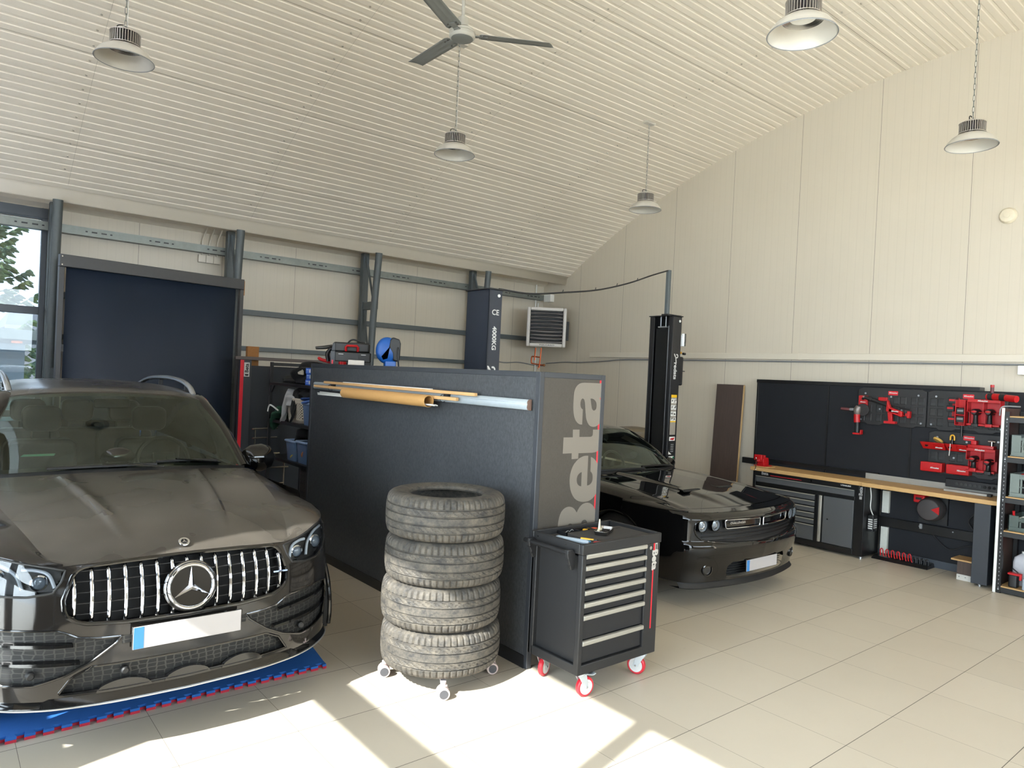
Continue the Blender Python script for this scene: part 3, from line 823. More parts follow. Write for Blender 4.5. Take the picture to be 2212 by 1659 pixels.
# push handle on the left side
b = MB(); b.tube([(-.048, .06, .905), (-.048, DP+.02, .905)], .016, 12); b.build('push_handle', M_black, tr)
for y in (.075, DP-.03):
    b = MB(); b.prism([(0, .80), (0, .90), (-.02, .925), (-.064, .925), (-.066, .895), (-.03, .80)], (0, y-.012, 0), (1,0,0), (0,0,1), (0, .024, 0)); k = b.build('handle_bracket', M_tb, tr, bevel=.004)
    for z in (.83, .87):
        b = MB(); b.cyl((-.036-(z-.83)*.4, y-.014, z), (-.036-(z-.83)*.4, y+.014, z), .006, 8); b.build('bolt', M_black, k)
for y in (.14, .40):
    b = MB(); b.cyl((-.009, y, .937), (-.003, y, .937), .005, 8); b.build('rivet', M_chrome, tr)
def castor(px, py, ang, brake):
    d = Vector((math.cos(ang), math.sin(ang), 0)); ax = Vector((-d.y, d.x, 0))     # d: trailing direction
    top = Vector((px, py, 0)); wc = top+d*.038+Vector((0, 0, .063))
    b = MB(); b.box(px-.045, py-.04, Z0-.006, px+.045, py+.04, Z0-.001); b.cyl((px, py, Z0-.022), (px, py, Z0-.004), .03, 20)
    for q in (-1, 1):
        o = ax*(q*.021)
        P = [top+d*-.028+o+Vector((0, 0, .143)), top+d*.034+o+Vector((0, 0, .143)), wc+o+d*.016+Vector((0, 0, -.006)), wc+o-d*.012+Vector((0, 0, -.010))]
        b.hexa([p-ax*.0015 for p in P]+[p+ax*.0015 for p in P])
    b.hexa([top-d*.028-ax*.022+Vector((0,0,.140)), top+d*.034-ax*.022+Vector((0,0,.140)), top+d*.034+ax*.022+Vector((0,0,.140)), top-d*.028+ax*.022+Vector((0,0,.140)),
            top-d*.028-ax*.022+Vector((0,0,.145)), top+d*.034-ax*.022+Vector((0,0,.145)), top+d*.034+ax*.022+Vector((0,0,.145)), top-d*.028+ax*.022+Vector((0,0,.145))])
    c = b.build('castor', M_zinc, tr, bevel=.0015)
    f_, L = MB().frame(wc-ax*.016, wc+ax*.016)
    b = MB(); b.lathe([(.047, 0), (.056, -.0005), (.062, .006), (.0625, .016), (.062, .026), (.056, .0325), (.047, .032)], 36, f_); b.build('castor_wheel', M_wheelr, c)
    b = MB(); b.lathe([(0, -.003), (.030, -.003), (.032, -.0012), (.0465, -.0012), (.0465, .0332), (.032, .0332), (.030, .035), (0, .035)], 36, f_); b.build('wheel_hub', M_hub, c)
    b = MB(); b.cyl(wc-ax*.027, wc+ax*.027, .007, 8); b.build('axle_bolt', M_chrome, c)
    if brake:
        a0 = top+d*.0+Vector((0, 0, .147))
        b = MB(); pts = [a0+d*.02, a0+d*.055+Vector((0,0,-.008)), a0+d*.085+Vector((0,0,-.014)), a0+d*.105+Vector((0,0,-.006))]
        b.grid([[p-ax*w_, p, p+ax*w_] for p, w_ in zip(cr(pts, 10), np.linspace(.018, .024, 10))])
        b.build('brake_lever', M_zinc, c, solid=.004, smooth=60)
castor(.085, .055, math.radians(-8), True); castor(.08, DP-.055, math.radians(20), False)
castor(W-.055, .06, math.radians(110), False); castor(W-.06, DP-.06, math.radians(80), False)
# foam insert and things lying in the tray
M_foam = mat('black tool foam', (52, 49, 47), .85, var=.15, nscale=120, bump=.3, bscale=300)
fo = tag((lambda b: (b.rbox(.19, .05, .913, .70, .345, .948, .02), b.rbox(.02, .05, .913, .185, .43, .930, .01))[-1] and b)(MB()).build('foam_inlay', M_foam, None, bevel=.003), 'black foam inlay lying in the trolley top with cut-out recesses', 'foam inlay')
fo.location = (3.075, 2.99, 0)
for q in ((.30, .285, .012, .06), (.56, .29, .05, .008)):
    pass
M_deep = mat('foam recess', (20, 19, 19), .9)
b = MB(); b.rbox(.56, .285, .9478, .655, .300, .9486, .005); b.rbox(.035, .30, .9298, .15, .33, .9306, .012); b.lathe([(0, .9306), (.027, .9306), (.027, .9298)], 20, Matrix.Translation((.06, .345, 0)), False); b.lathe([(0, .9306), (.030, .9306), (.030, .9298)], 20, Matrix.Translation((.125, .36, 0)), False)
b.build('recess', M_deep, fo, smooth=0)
b = MB(); b.box(.27, .050, .946, .66, .056, .9495); b.box(.27, .046, .913, .66, .050, .947); b.build('red_edge', M_redp, fo, smooth=0)
def top(name, label, cat, mb, m, rz=0, loc=(0,0,0), **kw):
    o = mb.build(name, m, None, **kw); o.location = (3.075+loc[0], 2.99+loc[1], loc[2]); o.rotation_euler = (0, 0, rz)
    return tag(o, label, cat)
# divider trays at the back
b = MB(); b.box(0, 0, 0, .40, .09, .004); b.box(0, 0, 0, .40, .004, .035); b.box(0, .086, 0, .40, .09, .035)
for x in (0, .13, .26, .396): b.box(x, 0, 0, x+.004, .09, .035)
top('divider_tray', 'black divided plastic tray along the back edge of the trolley top', 'tray', b, M_black, 0, (.20, .349, .9125))
# steel dish with screws
b = MB()
pf = [(1.0, .028), (.97, .028), (.86, .004), (0, .003)]
G = []
base = rrect(-.10, -.045, .10, .045, .02, 5)
for f, z in ((1.04, .030), (1.0, .029), (.90, .004), (.0, .004)): G.append([(x*f, y*f, z) for x, y in base]+[(base[0][0]*f, base[0][1]*f, z)])
b.grid(G)
dish = b.build('parts_dish', mat('polished steel dish', (170, 168, 166), .18, metal=1), None, solid=.002, smooth=40)
dish.location = (3.075+.41, 2.99+.215, .9495); dish.rotation_euler = (0, 0, math.radians(28)); tag(dish, 'shallow steel dish full of dark screws on the trolley foam', 'dish')
b = MB(); r2 = random.Random(3)
for k in range(60):
    x, y = r2.uniform(-.07, .07), r2.uniform(-.028, .028); a = r2.uniform(0, PI); l = .012
    b.cyl((x-l*math.cos(a), y-l*math.sin(a), .008+r2.uniform(0, .01)), (x+l*math.cos(a), y+l*math.sin(a), .009+r2.uniform(0, .012)), .0028, 6)
sc_ = b.build('screw_heap', mat('dark screws', (44, 40, 38), .45, metal=.5), None, smooth=30); sc_.location = dish.location; sc_.rotation_euler = dish.rotation_euler
tag(sc_, 'dark screws heaped in the steel dish', 'screws', None, 'stuff')
b = MB(); b.hexa([(-.035,-.008,0),(.035,-.012,0),(.035,.012,0),(-.035,.008,0),(-.03,-.006,.01),(.03,-.010,.014),(.03,.010,.014),(-.03,.006,.01)])
b.hexa([(-.012,-.007,.008),(.012,-.007,.008),(.012,.007,.008),(-.012,.007,.008),(-.004,-.004,.075),(.004,-.004,.075),(.004,.004,.075),(-.004,.004,.075)])
top('grease_wedge', 'pale cream wedge standing on the rim of the screw dish', 'wedge', b, mat('pale cream nylon', (206, 196, 170), .5), .5, (.385, .235, .968), bevel=.002)
b = MB(); b.tube([(0, 0, .016), (0, .02, .017), (0, .21, .017), (0, .23, .016)], [.010, .016, .016, .010], 12); o = top('grey_torch', 'long pale blue grey torch lying in a recess by the left edge of the trolley', 'torch', b, mat('pale blue grey plastic', (150, 162, 172), .35), math.radians(20), (.125, .075, .9305))
for nm, lab, c, y, z in (('marker_pen', 'yellow marker pen lying in the trolley foam beside the torch', (232, 170, 24), .10, .938), ('marker_pen', 'blue marker pen lying under the yellow one in the trolley foam', (30, 120, 160), .088, .928)):
    b = MB(); b.cyl((-.055, 0, .008), (.03, 0, .008), .009, 10); m_ = mat('pen %d' % c[0], c, .35); o = top(nm, lab, 'pen', b, m_, math.radians(-62), (.195, y+.04, z))
    b = MB(); b.cyl((.03, 0, .008), (.055, 0, .008), .0095, 10); b.build('pen_cap', M_black if c[0] > 200 else m_, o)
b = MB(); b.hexa([(-.05,-.01,0),(.05,-.015,0),(.05,.015,0),(-.05,.01,0),(-.05,-.008,.018),(.05,-.012,.022),(.05,.012,.022),(-.05,.008,.018)])
top('red_pouch', 'small red plastic wedge lying at the front edge of the trolley foam', 'wedge', b, M_redp, math.radians(-30), (.215, .055, .9305), bevel=.003)
b = MB(); b.rbox(-.02, -.012, 0, .02, .012, .014, .004); top('bottle_stopper', 'tiny red stopper in the middle compartment of the divided tray', 'stopper', b, M_red, 0, (.385, .40, .9167))
b = MB(); b.rbox(-.035, -.015, 0, .035, .015, .026, .005); o = top('yellow_tape_measure', 'yellow and black battery clip in the divided tray behind the dish', 'clip', b, mat('yellow plastic', (226, 172, 40), .4), .2, (.44, .40, .9167), bevel=.003)
b = MB(); b.box(-.015, -.016, .006, .01, .016, .0265); b.build('black_band', M_black, o)
o = thing('pliers', 'orange-handled pliers in the right compartment of the divided tray', 'pliers', (3.075+.548, 2.99+.394, .9165), .1)
for s in (-1, 1):
    b = MB(); b.tube(cr([(.01, 0, .01), (-.02, s*.022, .016), (-.06, s*.02, .018), (-.085, s*.012, .016)], 10), .007, 8); b.build('grip', mat('orange rubber', (222, 84, 40), .45), o)
b = MB(); b.hexa([(.0,-.012,.004),(.06,-.004,.006),(.06,.004,.006),(.0,.012,.004),(.0,-.012,.016),(.06,-.004,.014),(.06,.004,.014),(.0,.012,.016)]); b.build('jaws', M_galv, o, bevel=.002)
o = thing('safety_glasses', 'clear safety glasses in the left compartment of the divided tray', 'glasses', (3.075+.265, 2.99+.395, .93), .3)
M_clear = glass_mat('clear polycarbonate', (.86, .9, .93, 1), .12)
for s in (-1, 1):
    b = MB(); b.grid([[(s*.032+.028*math.cos(a)*r, .004*r*r, .018*math.sin(a)*r) for a in np.linspace(0, 2*PI, 20)] for r in (.05, .5, 1)]); b.build('lens', M_clear, o, solid=.002)
b = MB(); b.tube(cr([(-.06, 0, .008), (-.03, -.004, .02), (0, -.003, .012), (.03, -.004, .02), (.06, 0, .008)], 16), .0025, 6); b.build('frame', M_grey, o)
# ------------------------------------------------------------------ car paints
def m_paint(name, rgb, dust, drgb, rough=.06, specks=True, dscale=3.0):
    """clear-coated black paint with a film of dust and splash specks"""
    t = NT(name)
    n = t.noise(dscale, 2, .4); n2 = t.noise(40, 4, .7)
    f = t.math('MULTIPLY', t.ramp(n, [(.30, .55), (.70, 1.0)]), dust)
    col = t.mix(f, srgb(*rgb), srgb(*drgb))
    if specks:
        vo = t.n('ShaderNodeTexVoronoi'); vo.inputs['Scale'].default_value = 62; t.l(t.coord(), vo.inputs['Vector'])
        sp = t.math('LESS_THAN', vo.outputs['Distance'], t.math('MULTIPLY', t.math('SUBTRACT', n2, .42), .5))
        col = t.mix(t.math('MULTIPLY', sp, .45), col, srgb(150, 140, 120))
    rg = t.math('ADD', rough, t.math('MULTIPLY', f, .34))
    t.bsdf(col, rg, 0, .85, .12, None, coat_rough=rough+dust*.10)
    return t.m
M_pblack = m_paint('black car paint', (9, 10, 13), .14, (86, 78, 68), .05, False)
M_pdust = m_paint('dusty black car paint', (14, 14, 15), .66, (98, 92, 84), .12, True)
M_pclean = m_paint('polished black car paint', (6, 6, 7), .05, (60, 56, 50), .03, False)
M_gloss = mat('gloss black trim', (10, 10, 11), .12, coat=.5)
M_matt = mat('matt black trim', (17, 17, 18), .55)
M_void = mat('deep black', (6, 6, 6), .8)
def m_mesh():
    t = NT('black honeycomb mesh')
    vo = t.n('ShaderNodeTexVoronoi', feature='DISTANCE_TO_EDGE'); vo.inputs['Scale'].default_value = 46; vo.inputs['Randomness'].default_value = .3
    t.l(t.scaled(.55, .0, 1.0), vo.inputs['Vector'])
    e = t.math('LESS_THAN', vo.outputs['Distance'], .09)
    t.bsdf(t.mix(e, srgb(12, 12, 12), srgb(44, 44, 42)), t.math('SUBTRACT', .7, t.math('MULTIPLY', e, .35)), normal=t.bump(e, .8, .01)); return t.m
M_mesh = m_mesh()
M_wglass = glass_mat('windscreen glass', (.66, .76, .70, 1), .06, (.86, 1, .92, 1))
M_sglass = mat('tinted side glass', (14, 17, 17), .03, coat=.6)
M_lclear = glass_mat('headlamp cover', (.92, .95, .98, 1), .04)
M_leath = mat('black leather', (26, 25, 25), .5, bump=.15)
M_drl = mat('white light guide', (214, 220, 226), .25)
M_plate = mat('number plate white', (168, 164, 164), .45, var=.06, nscale=8); M_pblue = mat('plate blue band', (52, 120, 184), .4)
M_rim = mat('dark alloy wheel', (46, 47, 50), .3, metal=.7)

def car_wheel(car, u, v, R, Wd, rr, side, zc=None):
    """tyre and rim as parts of the car; centre (u,v,R), axis along u"""
    b = MB(); Mx = Matrix.Translation((u, v, zc or R)) @ Matrix.Rotation(PI/2, 4, 'Y')
    h = Wd/2
    b.lathe([(rr, -h*.8), (rr+.02, -h*.95), (R-.05, -h), (R-.012, -h*.8), (R-.003, -h*.6)]+[(R-(.008 if abs(t) in (.2,) else 0), t*h) for t in (-.5, -.22, -.2, -.18, 0, .18, .2, .22, .5)]+[(R-.003, h*.6), (R-.012, h*.8), (R-.05, h), (rr+.02, h*.95), (rr, h*.8)], 64, Mx, False)
    w_ = b.build('wheel', mat('black tyre', (26, 26, 26), .75, bump=.3), car)
    b = MB(); b.lathe([(rr, -h*.8), (rr-.015, -h*.75), (rr-.03, 0), (rr-.015, h*.75), (rr, h*.8)], 48, Mx, False)
    x = side*h*.55
    b.lathe([(0, x), (.07, x), (.075, x-side*.02)], 24, Mx, False)
    for k in range(10):
        a = 2*PI*k/10; c, s = math.cos(a), math.sin(a)
        p = Mx @ Vector((.05*c, .05*s, x-side*.01)); q = Mx @ Vector(((rr-.02)*c, (rr-.02)*s, x+side*.01))
        b.bar(p, q, .035, .03, (1, 0, 0))
    b.build('rim', M_rim, w_, smooth=30)

# ------------------------------------------------------------------ black SUV
suv = thing('suv', 'dusty black SUV facing the camera with a chrome star and upright chrome grille bars', 'car', (1.07, 3.83, 0))
plan = smooth1([0, .3, .55, .7, .82, .90, .95, .98, 1.0], [0, .018, .07, .14, .24, .34, .45, .62, 1.0])
zpf = smooth1([.2, .28, .40, .55, .68, .8, .9, 1.0, 1.1], [.05, .0, -.01, -.005, 0, .015, .045, .10, .2])
def Nv(u, z): return plan(abs(u))+zpf(z)
ztop = smooth1([0, .3, .45, .54, .62, .8, .93, 1.0], [.962, .956, .947, .942, .95, .985, 1.0, 1.03])
GR = [(-.540,.745),(-.528,.716),(-.492,.69),(-.449,.676),(-.36,.67),(-.28,.664),(.28,.664),(.36,.67),(.449,.676),(.492,.69),(.528,.716),(.540,.745),(.545,.79),(.530,.84),(.508,.90),(.485,.925),(.455,.938),(.28,.949),(.04,.955),(-.04,.955),(-.28,.949),(-.455,.938),(-.485,.925),(-.508,.90),(-.530,.84),(-.545,.79)]
HL = [(.535,.925),(.552,.875),(.585,.828),(.68,.812),(.78,.812),(.86,.84),(.915,.90),(.925,.955),(.89,.992),(.80,.978),(.70,.957),(.60,.940)]
SI = [(.30,.60),(.40,.603),(.48,.613),(.53,.64),(.57,.655),(.80,.660),(.89,.635),(.925,.53),(.88,.425),(.76,.40),(.65,.40),(.525,.44),(.42,.495),(.32,.57)]
CI = [(-.42,.47),(.42,.47),(.50,.43),(.555,.350),(-.555,.350),(-.50,.43)]
mir = lambda P: [(-x, z) for x, z in P]
def arch(u, v, z): return abs(u) > .72 and (v-.87)**2+(z-.385)**2 < .435**2
# fascia grid: s runs along the plan curve, fine enough for clean cut-outs
us = np.concatenate([np.linspace(0, .9, 101), .9+.1*np.sin(np.linspace(0, PI/2, 30)[1:])]); us = np.concatenate([-us[::-1], us[1:]])
G = []
for u in us:
    zt_ = ztop(abs(u))
    G.append([(u, Nv(u, z), z) for z in np.linspace(.30, zt_, 76)])
GR_, HL2, SI2 = GR, [HL, mir(HL)], [SI, mir(SI)]
def hole(i, j, p):
    u, v, z = p
    if z > .65 and inpoly(u, z, GR): return True
    if any(inpoly(u, z, q) for q in HL2): return True
    if any(inpoly(u, z, q) for q in SI2): return True
    if inpoly(u, z, CI): return True
    return arch(u, v, z)
b = MB(); b.grid(G, hole); b.build('front_bumper', M_pblack, suv, smooth=50)
def outline(P, n=120, off=-.004, Nv=Nv):
    C = []
    P = P+[P[0]]
    L = np.cumsum([0]+[math.dist(a, c) for a, c in zip(P, P[1:])])
    for s in np.linspace(0, L[-1], n, endpoint=False):
        x = float(np.interp(s, L, [p[0] for p in P])); z = float(np.interp(s, L, [p[1] for p in P]))
        C.append((x, Nv(x, z)+off, z))
    return C
def patch(P, off, step=.012, m=M_void, name='patch', parent=suv, grow=0, smooth=50, Nv=Nv):
    """surface following the nose, cut to outline P, pushed back by off"""
    x0 = min(p[0] for p in P); x1 = max(p[0] for p in P); z0 = min(p[1] for p in P); z1 = max(p[1] for p in P)
    nx = int((x1-x0)/step)+2; nz = int((z1-z0)/step)+2
    G = [[(x, Nv(x, z)+off, z) for z in np.linspace(z0, z1, nz)] for x in np.linspace(x0, x1, nx)]
    b = MB(); b.grid(G, lambda i, j, p: not inpoly(p[0], p[2], P)); return b.build(name, m, parent, smooth=smooth)
# grille: rim, backing, blades and upright chrome bars
b = MB(); b.tube(outline(GR, 160, .002), .011, 8, True); gri = b.build('grille', M_gloss, suv)
x_ = [(p[0]*1.03, p[1]+(.006 if p[1] > .8 else -.006)) for p in GR]
patch(x_, .07, .02, M_void, 'grille_backing', gri)
for z in (.715, .765, .815, .865, .912):
    hw = .50 if z > .9 else .525
    b = MB(); b.grid([[(u, Nv(u, z)+.022, z+.004), (u, Nv(u, z)+.055, z-.004)] for u in np.linspace(-hw, hw, 30)]); b.build('grille_blade', M_matt, gri, solid=.005)
for k in range(15):
    u = -.5+.0714*k
    zs = [z for z in np.linspace(.66, .96, 200) if inpoly(u, z, GR)]
    z0, z1 = min(zs)+.006, max(zs)-.008
    if abs(u) < .12: z0, z1 = z0, z1
    pts = [(z0, .014), (z0+.02, .002), ((z0+z1)/2, -.012), (z1-.03, .0), (z1, .018)]
    zz = np.linspace(z0, z1, 14); pf = smooth1([p[0] for p in pts], [p[1] for p in pts])
    b = MB(); rows = []
    for z in zz:
        v0 = Nv(u, z)+pf(z); w_ = .0085
        rows.append([(u-w_, v0+.035, z), (u-w_, v0+.006, z), (u-w_*.45, v0, z), (u-w_*.2, v0+.0025, z), (u+w_*.2, v0+.0025, z), (u+w_*.45, v0, z), (u+w_, v0+.006, z), (u+w_, v0+.035, z)])
    b.grid(rows); b.build('grille_bar', M_chrome, gri, smooth=25)
def star(b, r, h, w, c, tilt):
    Mx = Matrix.Translation(c) @ Matrix.Rotation(tilt, 4, 'X')
    for k in range(3):
        a = PI/2+2*PI*k/3; d = Vector((math.cos(a), 0, math.sin(a))); n = Vector((-math.sin(a), 0, math.cos(a)))
        nb = [Vector((math.cos(a+s*PI/3), 0, math.sin(a+s*PI/3)))*w for s in (-1, 1)]
        tip = d*r; top_ = Vector((0, -h, 0))
        for q in nb:
            vs_ = [Mx @ p for p in (top_, tip, q)]
            b.face(vs_)
    return b
ec = Vector((0.006, Nv(0, .80)-.012, .803)); tl_ = math.radians(-9)
Mx = Matrix.Translation(ec) @ Matrix.Rotation(PI/2+tl_, 4, 'X')
b = MB(); b.lathe([(0, -.03), (.126, -.03), (.130, 0), (.118, .012), (0, .012)], 64, Mx); em = b.build('emblem', M_gloss, suv)
b = MB(); b.lathe([(.098, .013), (.100, .022), (.108, .027), (.116, .022), (.118, .010)], 64, Mx, False); b.lathe([(.119, .008), (.122, .014), (.126, .008)], 64, Mx, False); b.build('emblem_ring', M_chrome, em, smooth=60)
b = MB(); star(b, .099, .016, .016, ec+Vector((0, -.0135, 0)), tl_); b.build('emblem_star', M_chrome, em, smooth=0)
# side intakes and centre intake: mesh behind, vanes in front
for P in (SI, mir(SI)):
    cx_ = sum(p[0] for p in P)/len(P); cz_ = sum(p[1] for p in P)/len(P)
    q = patch([(cx_+(x-cx_)*1.06, cz_+(z-cz_)*1.16) for x, z in P], .035, .015, M_mesh, 'side_intake', suv)
    b = MB(); b.tube(outline(P, 120, .003), .007, 8, True); b.build('intake_trim', M_gloss, q)
    sg = 1 if P is SI else -1
    for z0_, za, ua, ub in ((.575, .59, .50, .92), (.49, .50, .47, .915)):
        b = MB(); rows = []
        for u in np.linspace(ua, ub, 24):
            f = (u-ua)/(ub-ua); z = z0_+(za-z0_)*f
            h = .004+.010*math.sin(PI*min(1, f*1.2+.1))**.5 if f*1.2+.1 < 1 else .008
            rows.append([(sg*u, Nv(u, z)+.03, z+h), (sg*u, Nv(u, z)-.002, z+h*.7), (sg*u, Nv(u, z)-.004, z-h*.4), (sg*u, Nv(u, z)+.02, z-h)])
        b.grid(rows); b.build('intake_vane', M_gloss, q, smooth=60)
    b = MB(); f_, L = b.frame((sg*.66, Nv(.66, .445)+.02, .445), (sg*.66, Nv(.66, .445)-.004, .445)); b.lathe([(0, L), (.012, L), (.018, L*.8), (.02, 0)], 20, f_); b.build('parking_sensor', M_matt, q)
c_ = patch([(-.48,.50),(.48,.50),(.60,.43),(.66,.30),(-.66,.30),(-.60,.43)], .04, .015, M_mesh, 'centre_intake', suv)
b = MB(); b.tube(outline(CI, 120, .004), .007, 8, True); b.build('intake_trim', M_gloss, c_)
b = MB(); f_, L = b.frame((-.28, Nv(.28, .425)+.03, .425), (-.28, Nv(.28, .425)-.002, .425)); b.lathe([(0, L), (.012, L), (.018, L*.8), (.02, 0)], 20, f_); b.build('parking_sensor', M_matt, c_)
for ua, ub in ((-.40, -.16), (-.10, .12), (.18, .40)):       # splitter fins
    b = MB(); rows = []
    for u in np.linspace(ua, ub, 14):
        f = (u-ua)/(ub-ua); z = .345+.045*math.sin(PI*f)**.6
        rows.append([(u, Nv(u, .36)+.0, .335), (u, Nv(u, .36)-.003, z), (u, Nv(u, .36)+.022, z)])
    b.grid(rows); b.build('splitter_fin', M_gloss, c_, smooth=60)
patch([(-.29,.562),(.29,.562),(.30,.60),(-.30,.60)], -.0025, .02, M_mesh, 'mesh_strip')
# splitter lip
b = MB(); rows = []
for u in np.concatenate([np.linspace(-.95, .95, 90)]):
    k = .012 if abs(u) < .6 else .0
    v0 = Nv(u, .33)
    rows.append([(u, v0+.06, .285), (u, v0-.022, .285), (u, v0-.03, .293), (u, v0-.028, .302), (u, v0-.004, .318+k), (u, v0+.01, .335+k)])
b.grid(rows); b.build('splitter', M_gloss, suv, smooth=40)
b = MB(); b.tube([(u, Nv(u, .33)-.0315, .294) for u in np.linspace(-.93, .93, 80)], .0045, 6); b.build('splitter_edge', M_alu, suv)
# headlamps
for sg in (1, -1):
    P = HL if sg == 1 else mir(HL)
    Pg = P
    h = patch(P, .045, .012, M_matt, 'headlamp', suv)
    rim = outline(P, 120, .001)
    b = MB(); b.tube(rim, .006, 8, True); b.build('headlamp_seal', M_matt, h)
    # wall between lens and bowl
    b = MB(); b.grid([[p, (p[0], p[1]+.045, p[2])] for p in rim+[rim[0]]]); b.build('headlamp_wall', M_gloss, h)
    def gp(u, z, o): return Vector((sg*u, Nv(u, z)+o, z))
    for (u, z, r) in ((.635, .868, .030), (.80, .885, .034)):
        c = gp(u, z, .03); n_ = Vector((sg*.30, -1, .08)).normalized() if u > .7 else Vector((sg*.15, -1, .05)).normalized()
        f_, L = MB().frame(c-n_*-.0+n_*-.02, c+n_*.012)
        b = MB(); b.lathe([(r*1.25, 0), (r*1.25, L*.7), (r, L*.8), (r, L*.55)], 28, f_, False); b.build('projector_ring', M_chrome, h)
        b = MB(); b.lathe([(r, L*.55), (r*.8, L*.85), (r*.45, L*1.0), (0, L*1.05)], 28, f_, False); b.build('projector_lens', mat('projector lens', (120, 130, 140), .05, coat=.8), h)
    for pts in (((.575, .845), (.60, .905), (.655, .925), (.70, .925)), ((.70, .838), (.725, .905), (.79, .945), (.875, .955))):
        C = cr([gp(u, z, .022) for u, z in pts], 20)
        b = MB(); b.tube(C, .0085, 8); b.build('light_guide', M_drl, h)
    patch(P, -.001, .012, M_lclear, 'headlamp_cover', h, smooth=80)
# number plate (blank, blurred in the photograph)
zc = .588
b = MB(); b.box(-.265, Nv(.2, zc)-.032, zc-.058, .265, Nv(.2, zc)-.022, zc+.058); pb = b.build('number_plate', M_gloss, suv, bevel=.004)
b = MB(); b.box(-.26, Nv(.2, zc)-.035, zc-.055, .26, Nv(.2, zc)-.030, zc+.055); b.build('plate_face', M_plate, pb, bevel=.002)
b = MB(); b.box(-.258, Nv(.2, zc)-.0358, zc-.053, -.212, Nv(.2, zc)-.033, zc+.053); b.build('plate_band', M_pblue, pb, smooth=0)
b = MB(); b.box(.455, Nv(.46, .80)-.020, .797, .535, Nv(.46, .80)-.012, .806); b.build('grille_badge', mat('badge silver blue', (150, 170, 205), .25, metal=.8), gri, bevel=.002)
text_mesh('badge_lettering', 'AMG', .011, M_matt, gri, plane_M((.495, Nv(.46, .80)-.0206, .8015), (1,0,0), (0,0,1)), .0003, .0004)
# bonnet with two power creases
he = smooth1([.0, .14, .28, .45, .9, 1.6], [.54, .545, .60, .655, .76, .845])
def bonnet(a, f):
    """a in -1..1 across, f 0..1 front to rear"""
    u0 = .545*a
    vf = Nv(u0, ztop(abs(u0)))+.002; vr = 1.44+.20*a*a
    g = f; v = vf+(vr-vf)*g
    wv = .545+(.845-.545)*(g**.62)
    u = a*wv
    zc_ = smooth1([0, .08, .25, .55, 1.0], [.962, 1.005, 1.075, 1.145, 1.205])(g)
    ze = smooth1([0, .08, .25, .55, 1.0], [.942, .972, 1.040, 1.105, 1.160])(g)
    z = zc_+(ze-zc_)*abs(a)**2.2
    cu = .22+.20*g**.8; d = abs(u)-cu
    amp = .020*min(1, max(0, (g-.10)/.25))*(1 if g < .93 else max(0, (1-g)/.07))
    z += amp*math.exp(-(d/.05)**2) if d < 0 else amp*math.exp(-(d/.018)**2)
    return (u, v, z)
fs = np.linspace(0, 1, 70); as_ = np.linspace(-1, 1, 121)
b = MB(); b.grid([[bonnet(a, f) for a in as_] for f in fs]); b.build('bonnet', M_pdust, suv, smooth=60)
bc = Vector((.0, Nv(0, .962)+.062, 1.0)); bn = Vector((0, -.55, .83)).normalized()
b = MB(); f_, L = b.frame(bc, bc+bn*.006); b.lathe([(0, 0), (.029, 0), (.029, .005), (.027, .007), (0, .007)], 32, f_); bd = b.build('bonnet_badge', M_chrome, suv)
b = MB(); b.lathe([(0, .0072), (.017, .0074), (.017, .0072)], 32, f_, False); b.build('badge_field', M_matt, bd)
b = MB()
for k in range(3):
    a = PI/2+2*PI*k/3; f2 = f_
    d = Vector((math.cos(a), math.sin(a), 0)); n_ = Vector((-math.sin(a), math.cos(a), 0))
    b.face([f2 @ (Vector((0,0,.0078))-n_*.003), f2 @ (d*.017+Vector((0,0,.0078))), f2 @ (Vector((0,0,.0078))+n_*.003)])
b.build('badge_star', M_chrome, bd, smooth=0)
# wings (fenders)
def wing(sg):
    E = [bonnet(1, f) for f in np.linspace(0, 1, 40)]
    Sx = []
    for i, f in enumerate(np.linspace(0, 1, 40)):
        if f < .35:
            u = .545+(1.0-.545)*(f/.35)**.8; u = min(u, 1.0); Sx.append((u, Nv(u, ztop(u)), ztop(u)))
        else:
            g = (f-.35)/.65; Sx.append((1.0, Nv(1, 1.03)+g*(1.72-Nv(1, 1.03)), 1.03+.03*g))
    rows = []
    for e, s in zip(E, Sx):
        e = np.array(e); s = np.array(s); m1 = e*.62+s*.38+np.array((0, 0, .012)); m2 = e*.2+s*.8+np.array((.012 if abs(s[0]) > .9 else 0, 0, .006))
        rows.append([(sg*p[0], p[1], p[2]) for p in cr([e, m1, m2, s], 14)])
    b = MB(); b.grid(rows); b.build('wing', M_pdust if sg > 0 else M_pblack, suv, smooth=60)
wing(1); wing(-1)
b = MB()
for sg in (1, -1):
    pass
